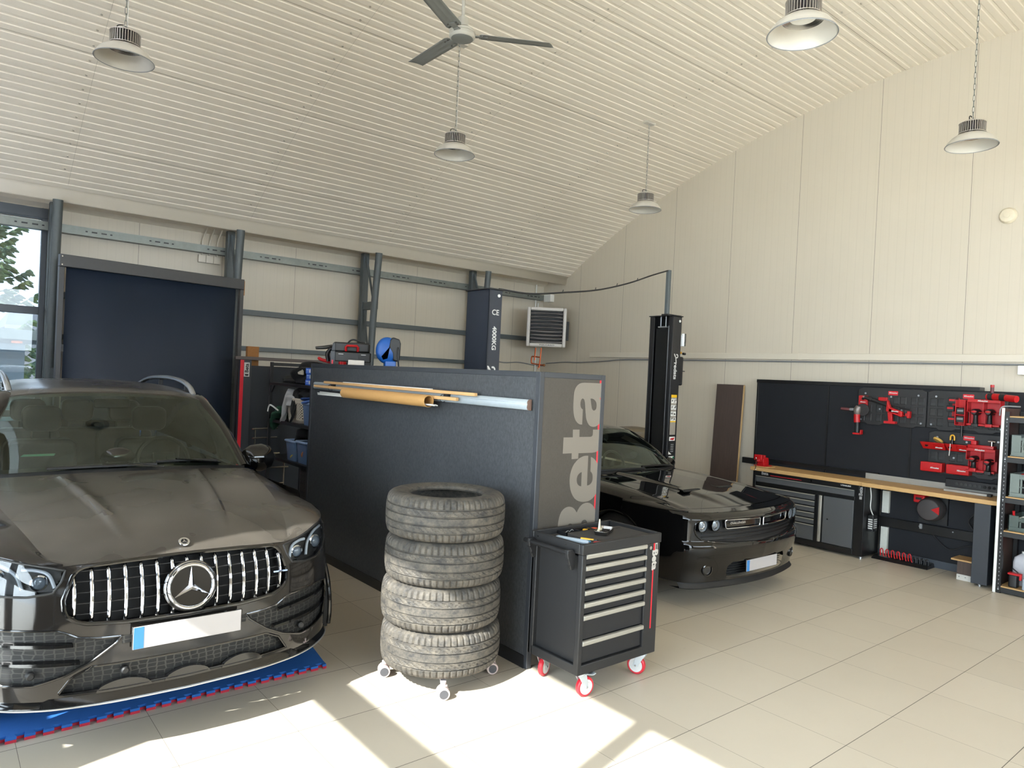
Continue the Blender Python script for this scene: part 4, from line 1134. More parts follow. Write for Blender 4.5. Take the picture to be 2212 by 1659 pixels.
# headlamp-side wing vent glass seen on the right lamp: small amber-rimmed reflector
# body sides with wheel arches
def side_hole(i, j, p): return any((p[1]-vc)**2+(p[2]-.385)**2 < .435**2 for vc in (.87, 3.86))
for sg in (1, -1):
    G = []
    for v in np.linspace(Nv(1, .7), 4.72, 120):
        vv = v
        e = max(0, (v-4.2)/.52)
        G.append([(sg*(uu-.10*e*e), v+dv*0, z) for uu, z, dv in ((.955, .30, 0), (.985, .42, 0), (.995, .6, 0), (1.0, .8, 0), (.995, .92, 0), (1.0, 1.03, 0), (.985, 1.08, 0))])
    Gd = np.stack([cr(r, 50) for r in np.array(G)])
    b = MB(); b.grid(Gd, side_hole); b.build('body_side', M_pblack, suv, smooth=50)
    for vc in (.87, 3.86):
        b = MB(); b.tube([(sg*.99, vc+.437*math.cos(a), .385+.437*math.sin(a)) for a in np.linspace(-.2, PI+.2, 40)], .014, 8); b.build('arch_trim', M_gloss, suv)
        b = MB(); rows = [[(sg*.985, vc+.437*math.cos(a), .385+.437*math.sin(a)), (sg*.66, vc+.437*math.cos(a), .385+.437*math.sin(a))] for a in np.linspace(-.25, PI+.25, 30)]; b.grid(rows); b.build('arch_liner', M_void, suv)
        car_wheel(suv, sg*.83, vc, .358, .29, .27, sg, .388)
# windscreen, roof, pillars, side glass
bot = [(-.83, 1.70, 1.175), (-.55, 1.565, 1.205), (0, 1.48, 1.222), (.55, 1.565, 1.205), (.83, 1.70, 1.175)]
mid_ = [(-.755, 1.97, 1.43), (-.5, 1.865, 1.462), (0, 1.80, 1.482), (.5, 1.865, 1.462), (.755, 1.97, 1.43)]
topw = [(-.655, 2.25, 1.648), (-.43, 2.175, 1.682), (0, 2.13, 1.700), (.43, 2.175, 1.682), (.655, 2.25, 1.648)]
b = MB(); b.grid(loft([bot, mid_, topw], 20, 31)); ws = b.build('windscreen', M_wglass, suv, smooth=80)
rf = [topw, [(-.655, 2.45, 1.69), (-.43, 2.40, 1.722), (0, 2.38, 1.738), (.43, 2.40, 1.722), (.655, 2.45, 1.69)], [(-.66, 2.9, 1.712), (-.43, 2.9, 1.748), (0, 2.9, 1.765), (.43, 2.9, 1.748), (.66, 2.9, 1.712)],
      [(-.65, 3.6, 1.70), (-.43, 3.6, 1.738), (0, 3.6, 1.755), (.43, 3.6, 1.738), (.65, 3.6, 1.70)], [(-.60, 4.4, 1.635), (-.4, 4.45, 1.67), (0, 4.5, 1.685), (.4, 4.45, 1.67), (.60, 4.4, 1.635)]]
b = MB(); b.grid(loft(rf, 40, 31)); b.build('roof', M_pdust, suv, smooth=60, solid=.012)
b = MB(); T_ = np.array(topw); b.grid(loft([T_+np.array((0, -.03, -.026)), T_+np.array((0, -.012, -.008)), T_+np.array((0, .006, .004))], 6, 31)); b.build('header_band', M_gloss, suv, smooth=60)
for sg in (1, -1):
    pil = [np.array((sg*.83, 1.70, 1.175)), np.array((sg*.755, 1.97, 1.43)), np.array((sg*.655, 2.25, 1.648)), np.array((sg*.655, 2.45, 1.69))]
    rows = []
    for k, p in enumerate(cr(pil, 20)):
        f = k/19
        rows.append(cr([p+np.array((-sg*.035, -.012, -.004)), p+np.array((0, -.004, .010)), p+np.array((sg*.055, .04, .0)), p+np.array((sg*.10*(1-f*.6), .13, -.03+.01*f))], 7))
    b = MB(); b.grid(rows); b.build('a_pillar', M_pblack, suv, smooth=60)
    belt = [(sg*.985, 1.75, 1.08), (sg*.99, 2.4, 1.10), (sg*.985, 3.4, 1.12), (sg*.93, 4.4, 1.16), (sg*.80, 4.75, 1.20)]
    mid2 = [(sg*.87, 1.93, 1.27), (sg*.86, 2.5, 1.42), (sg*.85, 3.4, 1.44), (sg*.80, 4.3, 1.42), (sg*.72, 4.68, 1.40)]
    up = [(sg*.72, 2.28, 1.62), (sg*.68, 2.75, 1.70), (sg*.68, 3.5, 1.70), (sg*.64, 4.2, 1.64), (sg*.60, 4.5, 1.60)]
    b = MB(); b.grid(loft([belt, mid2, up], 12, 30)); b.build('side_window', M_sglass, suv, smooth=60)
    for vv in (2.75, 3.75):
        b = MB(); pts = [(sg*.99, vv, 1.10), (sg*.862, vv, 1.43), (sg*.69, vv, 1.69)]; b.tube(cr(pts, 10), .022, 6, flat=(1, 2.0)); b.build('window_pillar', M_gloss, suv)
    # roof rail
    P = [(sg*.625, 2.36, 1.675), (sg*.632, 2.52, 1.742), (sg*.635, 2.80, 1.785), (sg*.635, 3.3, 1.80), (sg*.625, 3.9, 1.775), (sg*.605, 4.3, 1.70)]
    b = MB(); b.tube(cr(P, 40), .019, 10, flat=(1, 1.15)); rl = b.build('roof_rail', M_alu, suv)
    for (vv, z) in ((2.62, 1.71), (3.5, 1.74)):
        b = MB(); b.cbox((sg*.635, vv, z), (.03, .05, .07)); b.build('rail_foot', M_matt, rl, bevel=.004)
    # door mirror
    mc = Vector((sg*1.01, 1.90, 1.205)); KM = 1.25
    b = MB()
    prof = [(-.125, .02, .35), (-.11, .055, .8), (-.06, .085, 1.0), (.02, .095, 1.05), (.09, .075, .95), (.125, .02, .4)]
    rows = []
    for (x, r, kk) in prof:
        row = []
        for a in np.linspace(0, 2*PI, 25):
            c, s = math.cos(a), math.sin(a)
            row.append((mc.x+sg*x*1.08, mc.y+KM*r*.85*s*(1 if s < 0 else .45), mc.z+KM*r*c*(.95 if c > 0 else .95)))
        rows.append(row)
    rows = [[(mc.x-sg*.14, mc.y, mc.z)]*25]+rows+[[(mc.x+sg*.14, mc.y, mc.z)]*25]
    b.grid(rows); mi = b.build('door_mirror', M_pclean, suv, smooth=60)
    b = MB(); b.hexa([(sg*.93, 1.90, 1.12), (sg*1.02, 1.92, 1.16), (sg*1.02, 1.99, 1.16), (sg*.93, 2.0, 1.12), (sg*.93, 1.91, 1.15), (sg*1.02, 1.92, 1.19), (sg*1.02, 1.98, 1.19), (sg*.93, 1.99, 1.15)]); b.build('mirror_arm', M_gloss, mi, bevel=.006)
# tail
b = MB(); b.grid(loft([[(-.60, 4.5, 1.66), (0, 4.55, 1.68), (.60, 4.5, 1.66)], [(-.74, 4.72, 1.25), (0, 4.80, 1.27), (.74, 4.72, 1.25)], [(-.80, 4.76, 1.15), (0, 4.84, 1.15), (.80, 4.76, 1.15)]], 12, 15), lambda i, j, p: 1.29 < p[2] < 1.60 and abs(p[0]) < .58); b.build('tailgate', M_pblack, suv)
b = MB(); b.grid(loft([[(-.56, 4.53, 1.61), (0, 4.575, 1.63), (.56, 4.53, 1.61)], [(-.66, 4.70, 1.28), (0, 4.775, 1.29), (.66, 4.70, 1.28)]], 6, 15)); b.build('rear_window', M_wglass, suv)
b = MB(); b.grid(loft([[(-.885, 4.72, 1.10), (0, 4.90, 1.12), (.885, 4.72, 1.10)], [(-.89, 4.74, .8), (0, 4.93, .8), (.89, 4.74, .8)], [(-.87, 4.72, .35), (0, 4.9, .35), (.87, 4.72, .35)]], 10, 21)); b.build('rear_bumper', M_pblack, suv)
b = MB(); b.box(-.70, .25, .30, .70, 4.6, .34); b.build('underbody', M_void, suv)
# cowl, wipers
C0 = np.array(bot)
b = MB(); b.grid(loft([[bonnet(a, 1.0) for a in np.linspace(-1, 1, 9)], [np.array(bonnet(a, 1.0))*.4+np.array((a*.83, 1.48+.22*a*a, 1.222-.047*a*a))*.6+np.array((0, 0, -.025)) for a in np.linspace(-1, 1, 9)], [(a*.84, 1.48+.22*a*a+.01, 1.222-.047*a*a) for a in np.linspace(-1, 1, 9)]], 8, 31)); b.build('cowl', M_matt, suv, smooth=60)
for pts, arm in (([(-.47, 1.53, 1.228), (-.12, 1.485, 1.238), (.16, 1.47, 1.242)], ((-.02, 1.47, 1.248), (.20, 1.45, 1.225))), ([(.17, 1.52, 1.252), (.40, 1.56, 1.25), (.60, 1.60, 1.232)], ((.30, 1.53, 1.265), (.62, 1.585, 1.222)))):
    b = MB(); b.tube(cr(pts, 14), .010, 6, flat=(1, 1.4)); wp = b.build('wiper_blade', M_matt, suv)
    b = MB(); b.tube([arm[0], arm[1]], .012, 6, flat=(.6, 1.3)); b.build('wiper_arm', M_gloss, wp)
b = MB(); b.grid(loft([[(-.60, 1.69, 1.290), (-.42, 1.645, 1.297)], [(-.58, 1.705, 1.303), (-.41, 1.66, 1.310)]], 3, 6)); b.build('windscreen_sticker', mat('pale green sticker', (120, 190, 160), .4), ws, smooth=0, loc=None)
# interior
b = MB(); b.grid(loft([[(-.78, 1.66, 1.13), (0, 1.52, 1.16), (.78, 1.66, 1.13)], [(-.78, 1.95, 1.16), (0, 1.9, 1.19), (.78, 1.95, 1.16)], [(-.78, 2.2, 1.10), (0, 2.2, 1.12), (.78, 2.2, 1.10)], [(-.78, 2.25, .8), (0, 2.3, .8), (.78, 2.25, .8)]], 16, 16)); b.build('dashboard', mat('dark dashboard', (38, 38, 36), .6), suv, smooth=60)
for sx, sy in ((-.38, 2.75), (.38, 2.75), (-.38, 3.75), (.38, 3.75), (0, 3.78)):
    b = MB(); b.rbox(sx-.24, sy-.08, .62, sx+.24, sy+.10, 1.30, .07, 'y'); s_ = b.build('seat_back', M_leath, suv, bevel=.03, seg=3)
    b = MB(); b.rbox(sx-.24, sy-.55, .5, sx+.24, sy, .66, .05, 'z'); b.build('seat_cushion', M_leath, s_, bevel=.03, seg=3)
    b = MB(); b.rbox(sx-.13, sy-.05, 1.36, sx+.13, sy+.07, 1.56, .06, 'y'); b.build('headrest', M_leath, s_, bevel=.025, seg=3)
    for q in (-.06, .06):
        b = MB(); b.cyl((sx+q, sy, 1.28), (sx+q, sy, 1.40), .007, 8); b.build('headrest_post', M_chrome, s_)
swc = Vector((.38, 2.22, 1.17)); Mx = Matrix.Translation(swc) @ Matrix.Rotation(math.radians(66), 4, 'X')
b = MB(); b.tube([Mx @ Vector((.185*math.cos(a), .185*math.sin(a), 0)) for a in np.linspace(0, 2*PI, 40, endpoint=False)], .015, 10, True); st = b.build('steering_wheel', M_leath, suv)
b = MB(); b.cbox((0, 0, 0), (.16, .12, .05), Mx); b.cbox((0, 0, 0), (.35, .04, .02), Mx); b.build('wheel_hub', M_matt, st, bevel=.01)
b = MB(); b.sphere((-.05, 1.62, 1.27), .1, 20, 12, (1.1, .5, .75)); b.build('dash_vent', M_gloss, suv)
b = MB(); b.rbox(-.12, 2.18, 1.58, .12, 2.21, 1.65, .02, 'y'); b.build('inner_mirror', M_matt, suv, bevel=.005)
b = MB(); b.box(-.75, 2.2, .45, .75, 4.6, .5); b.build('cabin_floor', M_void, suv)
# ------------------------------------------------------------------ blue and red puzzle mat under the nose
def mat_piece():
    x0, x1, y0, y1 = -.35, 2.06, 4.273, 9.2
    edge = []
    n = 30; p = (x1-x0)/n
    for k in range(n):
        a = x0+k*p
        edge += [(a, y0), (a+p*.30, y0), (a+p*.22, y0+.032), (a+p*.78, y0+.032), (a+p*.70, y0)]
    edge.append((x1, y0))
    return edge+[(x1+.005, y0+.06), (x1+.05, y0+.35), (x1+.05, y1), (x0, y1)]
mt = thing('puzzle_mat', 'blue foam puzzle mat with red underside lying under the front of the SUV', 'mat', (1.0, 4.3, 0))
b = MB(); b.prism(mat_piece(), (0, 0, .014), (1,0,0), (0,1,0), (0, 0, .014)); b.build('blue_layer', mat('blue foam', (28, 92, 168), .85, bump=.3, bscale=260), mt, True, smooth=0)
b = MB(); b.prism([(x, y-.004 if y < 4.4 else y) for x, y in mat_piece()], (0, 0, .0005), (1,0,0), (0,1,0), (0, 0, .0135)); b.build('red_layer', mat('red foam', (176, 38, 58), .85, bump=.3, bscale=260), mt, True, smooth=0)
# ------------------------------------------------------------------ black coupe between the lift posts
cp_ = thing('coupe', 'polished black sports coupe with twin round headlamps parked between the lift posts', 'car', (6.03, 3.56, 0))
plan2 = smooth1([0, .2, .4, .6, .76, .86, .92, .95, .955], [0, .008, .032, .07, .115, .17, .28, .45, .9])
zp2 = smooth1([.15, .22, .3, .45, .53, .565, .60, .66, .75, .785, .81, .85], [.09, .03, .02, -.02, -.035, -.03, .0, .0, .0, -.004, .012, .075])
def N2(u, z): return plan2(abs(u))+zp2(z)
OP = [(-.84,.70),(-.835,.755),(-.80,.783),(-.6,.787),(0,.787),(.6,.787),(.80,.783),(.835,.755),(.84,.70),(.825,.65),(.78,.612),(.68,.59),(.4,.570),(0,.555),(-.4,.570),(-.68,.59),(-.78,.612),(-.825,.65)]
LI = [(-.42,.40),(.42,.40),(.47,.36),(.46,.25),(-.46,.25),(-.47,.36)]
zt2 = smooth1([0, .4, .7, .85, .955], [.835, .835, .838, .842, .845])
def arch2(u, v, z): return abs(u) > .70 and (v-.98)**2+(z-.345)**2 < .395**2
us = np.concatenate([np.linspace(0, .86, 80), .86+.095*np.sin(np.linspace(0, PI/2, 34)[1:])]); us = np.concatenate([-us[::-1], us[1:]])
def hole2(i, j, p): return inpoly(p[0], p[2], OP) or inpoly(p[0], p[2], LI) or arch2(p[0], p[1], p[2])
b = MB(); b.grid([[(u, N2(u, z), z) for z in np.linspace(.23, zt2(abs(u)), 70)] for u in us], hole2); b.build('front_bumper', M_pclean, cp_, smooth=50)
q = patch([(x*1.02, .67+(z-.67)*1.06) for x, z in OP], .05, .015, M_matt, 'grille_panel', cp_, Nv=N2)
b = MB(); b.tube(outline(OP, 160, .001, N2), .008, 8, True); b.build('panel_edge', M_pclean, q)
b = MB(); b.grid([[p, (p[0]*.995, p[1]+.05, p[2])] for p in outline(OP, 160, .001, N2)+outline(OP, 160, .001, N2)[:1]]); b.build('panel_wall', M_matt, q, smooth=60)
for z in np.linspace(.60, .66, 3):
    b = MB(); b.grid([[(u, N2(u, z)+.03, z+.003), (u, N2(u, z)+.05, z-.003)] for u in np.linspace(-.74, .74, 40)]); b.build('grille_blade', M_gloss, q, solid=.004)
for sg in (-1, 1):                          # two chrome-framed grille windows
    P = [(sg*.03, .692), (sg*.03, .762), (sg*.50, .774), (sg*.515, .76), (sg*.50, .700), (sg*.48, .694)]
    C = outline(P, 80, .018, N2)
    b = MB(); b.tube(C, .0055, 8, True); fr = b.build('grille_surround', M_chrome, q)
    patch(P, .040, .02, M_gloss, 'grille_field', fr, Nv=N2)
    b = MB(); b.grid([[p, (p[0], p[1]+.03, p[2])] for p in C+C[:1]]); b.build('surround_wall', M_gloss, fr)
text_mesh('lettering', 'CHALLENGER', .026, M_chrome, q, plane_M((-.35, N2(.35, .735)+.020, .738), (1, -.14, 0), (0, 0, 1)), .002, .0006, 1.25, .15)
for u in (-.755, -.62, .62, .755):
    r = .062 if abs(u) > .7 else .058
    z = .733; n_ = Vector((math.copysign(.12, u), -1, 0)).normalized(); c = Vector((u, N2(u, z)+.055, z))
    f_, L = MB().frame(c, c+n_*.05)
    b = MB(); b.lathe([(r, 0), (r, L), (r*.94, L*1.02), (r*.92, L*.7), (r*.6, L*.2)], 36, f_, False); hl = b.build('headlamp', M_gloss, cp_, smooth=40)
    b = MB(); b.lathe([(r*.90, L*.55), (r*.80, L*.9), (r*.70, L*.55)], 36, f_, False); b.build('lamp_ring', M_drl, hl)
    b = MB(); b.lathe([(r*.7, L*.45), (r*.5, L*.25), (0, L*.2)], 28, f_, False); b.build('lamp_bowl', M_chrome, hl)
    b = MB(); b.lathe([(r*.45, L*.3), (r*.4, L*.6), (r*.2, L*.75), (0, L*.78)], 24, f_, False); b.build('projector_lens', mat('projector lens', (120, 130, 140), .05, coat=.8), hl)
    b = MB(); b.lathe([(r*.93, L*.9), (r*.6, L*1.1), (0, L*1.17)], 36, f_, False); b.build('lamp_cover', M_lclear, hl, smooth=80)
q = patch(LI, .06, .02, M_void, 'lower_intake', cp_, Nv=N2)
for z in np.linspace(.27, .385, 6):
    b = MB(); b.grid([[(u, N2(u, z)+.02, z+.004), (u, N2(u, z)+.05, z-.004)] for u in np.linspace(-.44, .44, 26)]); b.build('intake_blade', M_matt, q, solid=.004)
for sg in (-1, 1):
    c = Vector((sg*.70, N2(.70, .345)-.004, .345)); n_ = Vector((sg*.25, -1, 0)).normalized()
    f_, L = MB().frame(c+n_*-.03, c+n_*.008)
    b = MB(); b.lathe([(.055, 0), (.055, L*.9), (.047, L), (.044, L*.6), (0, L*.5)], 28, f_, False); fg = b.build('fog_lamp', M_gloss, cp_)
    b = MB(); b.lathe([(.044, L*.8), (.02, L*1.0), (0, L*1.04)], 28, f_, False); b.build('fog_lens', M_lclear, fg)
b = MB(); rows = []
for u in np.linspace(-.90, .90, 70):
    v0 = N2(u, .24)
    rows.append([(u, v0+.10, .175), (u, v0-.01, .175), (u, v0-.018, .182), (u, v0-.01, .19), (u, v0+.02, .235)])
b.grid(rows); b.build('front_spoiler', M_matt, cp_, smooth=40)
zc = .345
b = MB(); b.box(-.26, N2(.25, zc)-.028, zc-.057, .26, N2(.25, zc)-.016, zc+.057); pb = b.build('number_plate', M_gloss, cp_, bevel=.003)
b = MB(); b.box(-.255, N2(.25, zc)-.031, zc-.052, .255, N2(.25, zc)-.027, zc+.052); b.build('plate_face', M_plate, pb, bevel=.002)
b = MB(); b.box(-.253, N2(.25, zc)-.0318, zc-.05, -.21, N2(.25, zc)-.030, zc+.05); b.build('plate_band', M_pblue, pb, smooth=0)
# nose header, bonnet with raised centre, scoop
ws0 = [(-.87, 1.74, .985), (-.5, 1.60, 1.005), (0, 1.55, 1.012), (.5, 1.60, 1.005), (.87, 1.74, .985)]
def bon2(a, f):
    wv = .845+(.86-.845)*f
    u = a*wv
    vf = N2(u, zt2(abs(u)))+.002; vr = 1.50+.19*a*a
    v = vf+(vr-vf)*f
    zc_ = smooth1([0, .12, .35, .7, 1], [.838, .868, .915, .963, .985])(f)
    ze = smooth1([0, .12, .35, .7, 1], [.842, .862, .905, .945, .965])(f)
    z = zc_+(ze-zc_)*abs(a)**2.5
    d = abs(u)-(.30+.06*f)
    up = 1/(1+math.exp(d/.012)); z += .022*up*min(1, max(0, (f-.06)/.22))
    # shoulder crease towards the wing
    z += .012*math.exp(-((abs(u)-.80)/.05)**2)*min(1, f*5)
    return (u, v, z)
b = MB(); b.grid([[bon2(a, f) for a in np.linspace(-1, 1, 131)] for f in np.linspace(.075, 1, 64)]); b.build('bonnet', M_pclean, cp_, smooth=60)
b = MB(); b.grid([[bon2(a, f) for a in np.linspace(-1, 1, 91)] for f in np.linspace(0, .070, 8)]); b.build('nose_panel', M_pclean, cp_, smooth=60)
for sg in (-1, 1):
    f0 = .385; zz = bon2(sg*.29/.85, f0)[2]; vv = bon2(sg*.29/.85, f0)[1]
    b = MB(); b.hexa([(sg*.27-.135, vv-.02, zz-.012), (sg*.27+.135, vv-.02, zz-.012), (sg*.27+.10, vv+.085, zz+.002), (sg*.27-.10, vv+.085, zz+.002),
                      (sg*.27-.135, vv-.015, zz+.006), (sg*.27+.135, vv-.015, zz+.006), (sg*.27+.10, vv+.085, zz+.016), (sg*.27-.10, vv+.085, zz+.016)]); sp = b.build('bonnet_scoop', M_gloss, cp_, bevel=.004)
    b = MB(); b.box(sg*.27-.12, vv-.0225, zz-.008, sg*.27+.12, vv-.012, zz+.003); b.box(sg*.27-.118, vv-.014, zz+.0062, sg*.27+.118, vv+.02, zz+.0085); b.build('scoop_mouth', M_void, sp)
def side2(i, j, p): return any((p[1]-vc)**2+(p[2]-.345)**2 < .395**2 for vc in (.98, 3.93))
def wing2(sg):
    rows = []
    for f in np.linspace(0, 1, 44):
        e = np.array(bon2(1, f))
        if f < .2:
            u = .845+(.955-.845)*math.sin(f/.2*PI/2); s = np.array((u, N2(u, .845), .845))
        else:
            g = (f-.2)/.8; s = np.array((.955+.005*math.sin(PI*g), N2(.955, .845)+g*(1.85-N2(.955, .845)), .845+.075*g))
        rows.append([(sg*p[0], p[1], p[2]) for p in cr([e, e*.6+s*.4+np.array((.006, 0, .010)), e*.2+s*.8+np.array((.01, 0, .004)), s], 12)])
    b = MB(); b.grid(rows); b.build('wing', M_pclean, cp_, smooth=60)
for sg in (-1, 1):
    wing2(sg)
    G = []
    for v in np.linspace(N2(.955, .6), 4.85, 120):
        k = max(0, (v-4.4)/.45); zt_ = .845+.075*min(1, max(0, (v-.6)/1.3))+.03*min(1, max(0, (v-2.6)/1.2))
        G.append(cr([(sg*(uu-.08*k*k), v, z) for uu, z in ((.90, .22), (.935, .34), (.95, .5), (.962, .66), (.958, .78), (.955, zt_))], 40))
    b = MB(); b.grid(np.array(G), side2); b.build('body_side', M_pclean, cp_, smooth=50)
    for vc in (.98, 3.93):
        b = MB(); b.tube([(sg*.955, vc+.396*math.cos(a), .345+.396*math.sin(a)) for a in np.linspace(-.3, PI+.3, 40)], .010, 8); b.build('arch_lip', M_pclean, cp_)
        b = MB(); b.grid([[(sg*.95, vc+.396*math.cos(a), .345+.396*math.sin(a)), (sg*.62, vc+.396*math.cos(a), .345+.396*math.sin(a))] for a in np.linspace(-.3, PI+.3, 30)]); b.build('arch_liner', M_void, cp_)
        car_wheel(cp_, sg*.81, vc, .358, .25, .26, sg)
m2 = [(-.76, 1.97, 1.20), (-.45, 1.86, 1.235), (0, 1.81, 1.25), (.45, 1.86, 1.235), (.76, 1.97, 1.20)]
t2 = [(-.625, 2.19, 1.360), (-.38, 2.10, 1.398), (0, 2.06, 1.410), (.38, 2.10, 1.398), (.625, 2.19, 1.360)]
b = MB(); b.grid(loft([ws0, m2, t2], 20, 31)); ws2 = b.build('windscreen', M_wglass, cp_, smooth=80)
rf2 = [t2, [(-.63, 2.36, 1.395), (-.38, 2.3, 1.425), (0, 2.28, 1.437), (.38, 2.3, 1.425), (.63, 2.36, 1.395)], [(-.63, 2.8, 1.412), (-.38, 2.8, 1.442), (0, 2.8, 1.455), (.38, 2.8, 1.442), (.63, 2.8, 1.412)],
       [(-.60, 3.3, 1.385), (-.38, 3.32, 1.415), (0, 3.34, 1.428), (.38, 3.32, 1.415), (.60, 3.3, 1.385)], [(-.56, 3.6, 1.33), (-.36, 3.64, 1.36), (0, 3.66, 1.37), (.36, 3.64, 1.36), (.56, 3.6, 1.33)]]
b = MB(); b.grid(loft(rf2, 30, 31)); b.build('roof', M_pclean, cp_, smooth=60, solid=.012)
for sg in (-1, 1):
    pil = [np.array((sg*.87, 1.74, .985)), np.array((sg*.76, 1.97, 1.20)), np.array((sg*.625, 2.19, 1.36)), np.array((sg*.63, 2.36, 1.395))]
    rows = [cr([p+np.array((-sg*.03, -.012, -.004)), p+np.array((0, -.004, .010)), p+np.array((sg*.045, .04, 0)), p+np.array((sg*.06, .10, -.03))], 7) for p in cr(pil, 20)]
    b = MB(); b.grid(rows); b.build('a_pillar', M_pclean, cp_, smooth=60)
    b = MB(); b.grid(loft([[(sg*.955, 1.80, .92), (sg*.955, 2.6, .945), (sg*.95, 3.4, .97), (sg*.93, 4.2, .97)], [(sg*.86, 1.95, 1.08), (sg*.84, 2.6, 1.19), (sg*.82, 3.3, 1.20), (sg*.80, 3.9, 1.10)], [(sg*.69, 2.22, 1.335), (sg*.67, 2.6, 1.385), (sg*.65, 3.2, 1.37), (sg*.60, 3.6, 1.31)]], 10, 24)); b.build('side_window', M_sglass, cp_, smooth=60)
    mc = Vector((sg*1.03, 1.93, .995)); b = MB(); b.sphere(mc, .1, 20, 12, (1.1, .75, .7)); b.hexa([(sg*.90, 1.88, .93), (sg*.98, 1.9, .95), (sg*.98, 1.96, .95), (sg*.90, 1.97, .93), (sg*.90, 1.89, .96), (sg*.98, 1.91, .99), (sg*.98, 1.95, .99), (sg*.90, 1.96, .96)])
    b.build('door_mirror', M_pclean, cp_, smooth=50)
b = MB(); b.grid(loft([[(-.55, 3.61, 1.325), (0, 3.67, 1.365), (.55, 3.61, 1.325)], [(-.72, 4.25, 1.06), (0, 4.32, 1.08), (.72, 4.25, 1.06)]], 10, 15)); b.build('rear_window', M_wglass, cp_)
b = MB(); b.grid(loft([[(-.93, 4.0, .975), (-.72, 4.25, 1.06), (0, 4.32, 1.08), (.72, 4.25, 1.06), (.93, 4.0, .975)], [(-.88, 4.82, .99), (-.6, 4.9, 1.01), (0, 4.93, 1.02), (.6, 4.9, 1.01), (.88, 4.82, .99)]], 8, 25)); b.build('boot_lid', M_pclean, cp_, smooth=60)
b = MB(); b.grid(loft([[(-.88, 4.82, .99), (0, 4.94, 1.0), (.88, 4.82, .99)], [(-.88, 4.85, .7), (0, 4.98, .7), (.88, 4.85, .7)], [(-.86, 4.83, .24), (0, 4.94, .24), (.86, 4.83, .24)]], 10, 21)); b.build('rear_bumper', M_pclean, cp_)
b = MB(); b.grid(loft([[bon2(a, 1.0) for a in np.linspace(-1, 1, 9)], [(a*.87, 1.53+.19*a*a, .970-.02*a*a) for a in np.linspace(-1, 1, 9)], [(a*.87, 1.555+.19*a*a, 1.010-.025*a*a) for a in np.linspace(-1, 1, 9)]], 8, 31)); b.build('cowl', M_matt, cp_, smooth=60)
for pts in ([(-.62, 1.62, 1.012), (-.2, 1.535, 1.026), (.10, 1.52, 1.02)], [(.08, 1.545, 1.038), (.5, 1.60, 1.03), (.80, 1.69, 1.0)]):
    b = MB(); b.tube(cr(pts, 14), .010, 6, flat=(1, 1.4)); b.build('wiper', M_matt, cp_)
b = MB(); b.box(-.62, .3, .2, .62, 4.7, .24); b.build('underbody', M_void, cp_)
b = MB(); b.grid(loft([[(-.74, 1.86, .945), (0, 1.68, .965), (.74, 1.86, .945)], [(-.80, 2.05, .97), (0, 1.98, .99), (.80, 2.05, .97)], [(-.80, 2.25, .85), (0, 2.25, .85), (.80, 2.25, .85)], [(-.80, 2.3, .5), (0, 2.3, .5), (.80, 2.3, .5)]], 14, 16)); b.build('dashboard', mat('dark dashboard', (38, 38, 36), .6), cp_, smooth=60)
for sx in (-.38, .38):
    b = MB(); b.rbox(sx-.23, 2.92, .45, sx+.23, 3.08, 1.10, .07, 'y'); s_ = b.build('seat_back', M_leath, cp_, bevel=.03, seg=3)
    b = MB(); b.rbox(sx-.13, 2.96, 1.08, sx+.13, 3.06, 1.27, .06, 'y'); b.build('headrest', M_leath, s_, bevel=.025, seg=3)
Mx = Matrix.Translation((.38, 2.22, .95)) @ Matrix.Rotation(math.radians(66), 4, 'X')
b = MB(); b.tube([Mx @ Vector((.18*math.cos(a), .18*math.sin(a), 0)) for a in np.linspace(0, 2*PI, 40, endpoint=False)], .015, 10, True); b.build('steering_wheel', M_leath, cp_)
b = MB(); b.rbox(-.13, 2.11, 1.27, .13, 2.14, 1.34, .02, 'y'); b.build('inner_mirror', M_matt, cp_, bevel=.005)
b = MB(); b.cyl((.35, 2.45, 1.43), (.35, 2.45, 1.47), .012, 12); b.sphere((.35, 2.45, 1.475), .018); b.build('antenna', M_black, cp_)
b = MB(); b.box(-.80, 2.2, .4, .80, 4.5, .44); b.build('cabin_floor', M_void, cp_)
# ------------------------------------------------------------------ navy roll screen by the back wall
M_navy = mat('navy screen fabric', (29, 40, 57), .6, var=.06, nscale=60, bump=.15, bscale=500)
M_navy2 = mat('navy panel', (30, 36, 44), .6, var=.06, nscale=60, bump=.15, bscale=500)
a_ = math.atan2(.33, 2.1)
sc = thing('roll_screen', 'tall navy fabric screen in a dark grey frame behind the SUV', 'screen', (1.06, 9.15, 0), a_)
Wd = 2.12
b = MB(); b.box(0, -.03, 2.93, Wd, .05, 3.065); b.build('top_box', mat('dark grey frame', (66, 66, 68), .45), sc, bevel=.006)
for x, nm in ((.0, 'post'), (Wd-.05, 'post')):
    b = MB(); b.box(x, -.02, 0, x+.05, .045, 2.93); b.build('post', mat('dark grey frame', (66, 66, 68), .45), sc, bevel=.004)
b = MB(); b.grid([[(x, y, z) for z in (.02, 2.94)] for x, y in ((.075, .02), (.6, .014), (1.22, .016), (1.27, .024), (1.7, .022), (Wd-.1, .012))]); b.build('fabric', M_navy, sc, solid=.004, smooth=30)
b = MB(); b.box(.052, .0, 2.0, .074, .02, 2.08); b.build('latch', M_black, sc)
b = MB(); b.box(Wd+.001, .0, 2.86, Wd+.022, .04, 3.05); b.build('end_block', mat('raw wood block', (176, 128, 78), .6), sc, bevel=.003)
for z in (2.95, 3.04):
    b = MB(); b.cyl((.02, -.034, z), (.02, -.028, z), .007, 8); b.build('screw', M_chrome, sc)
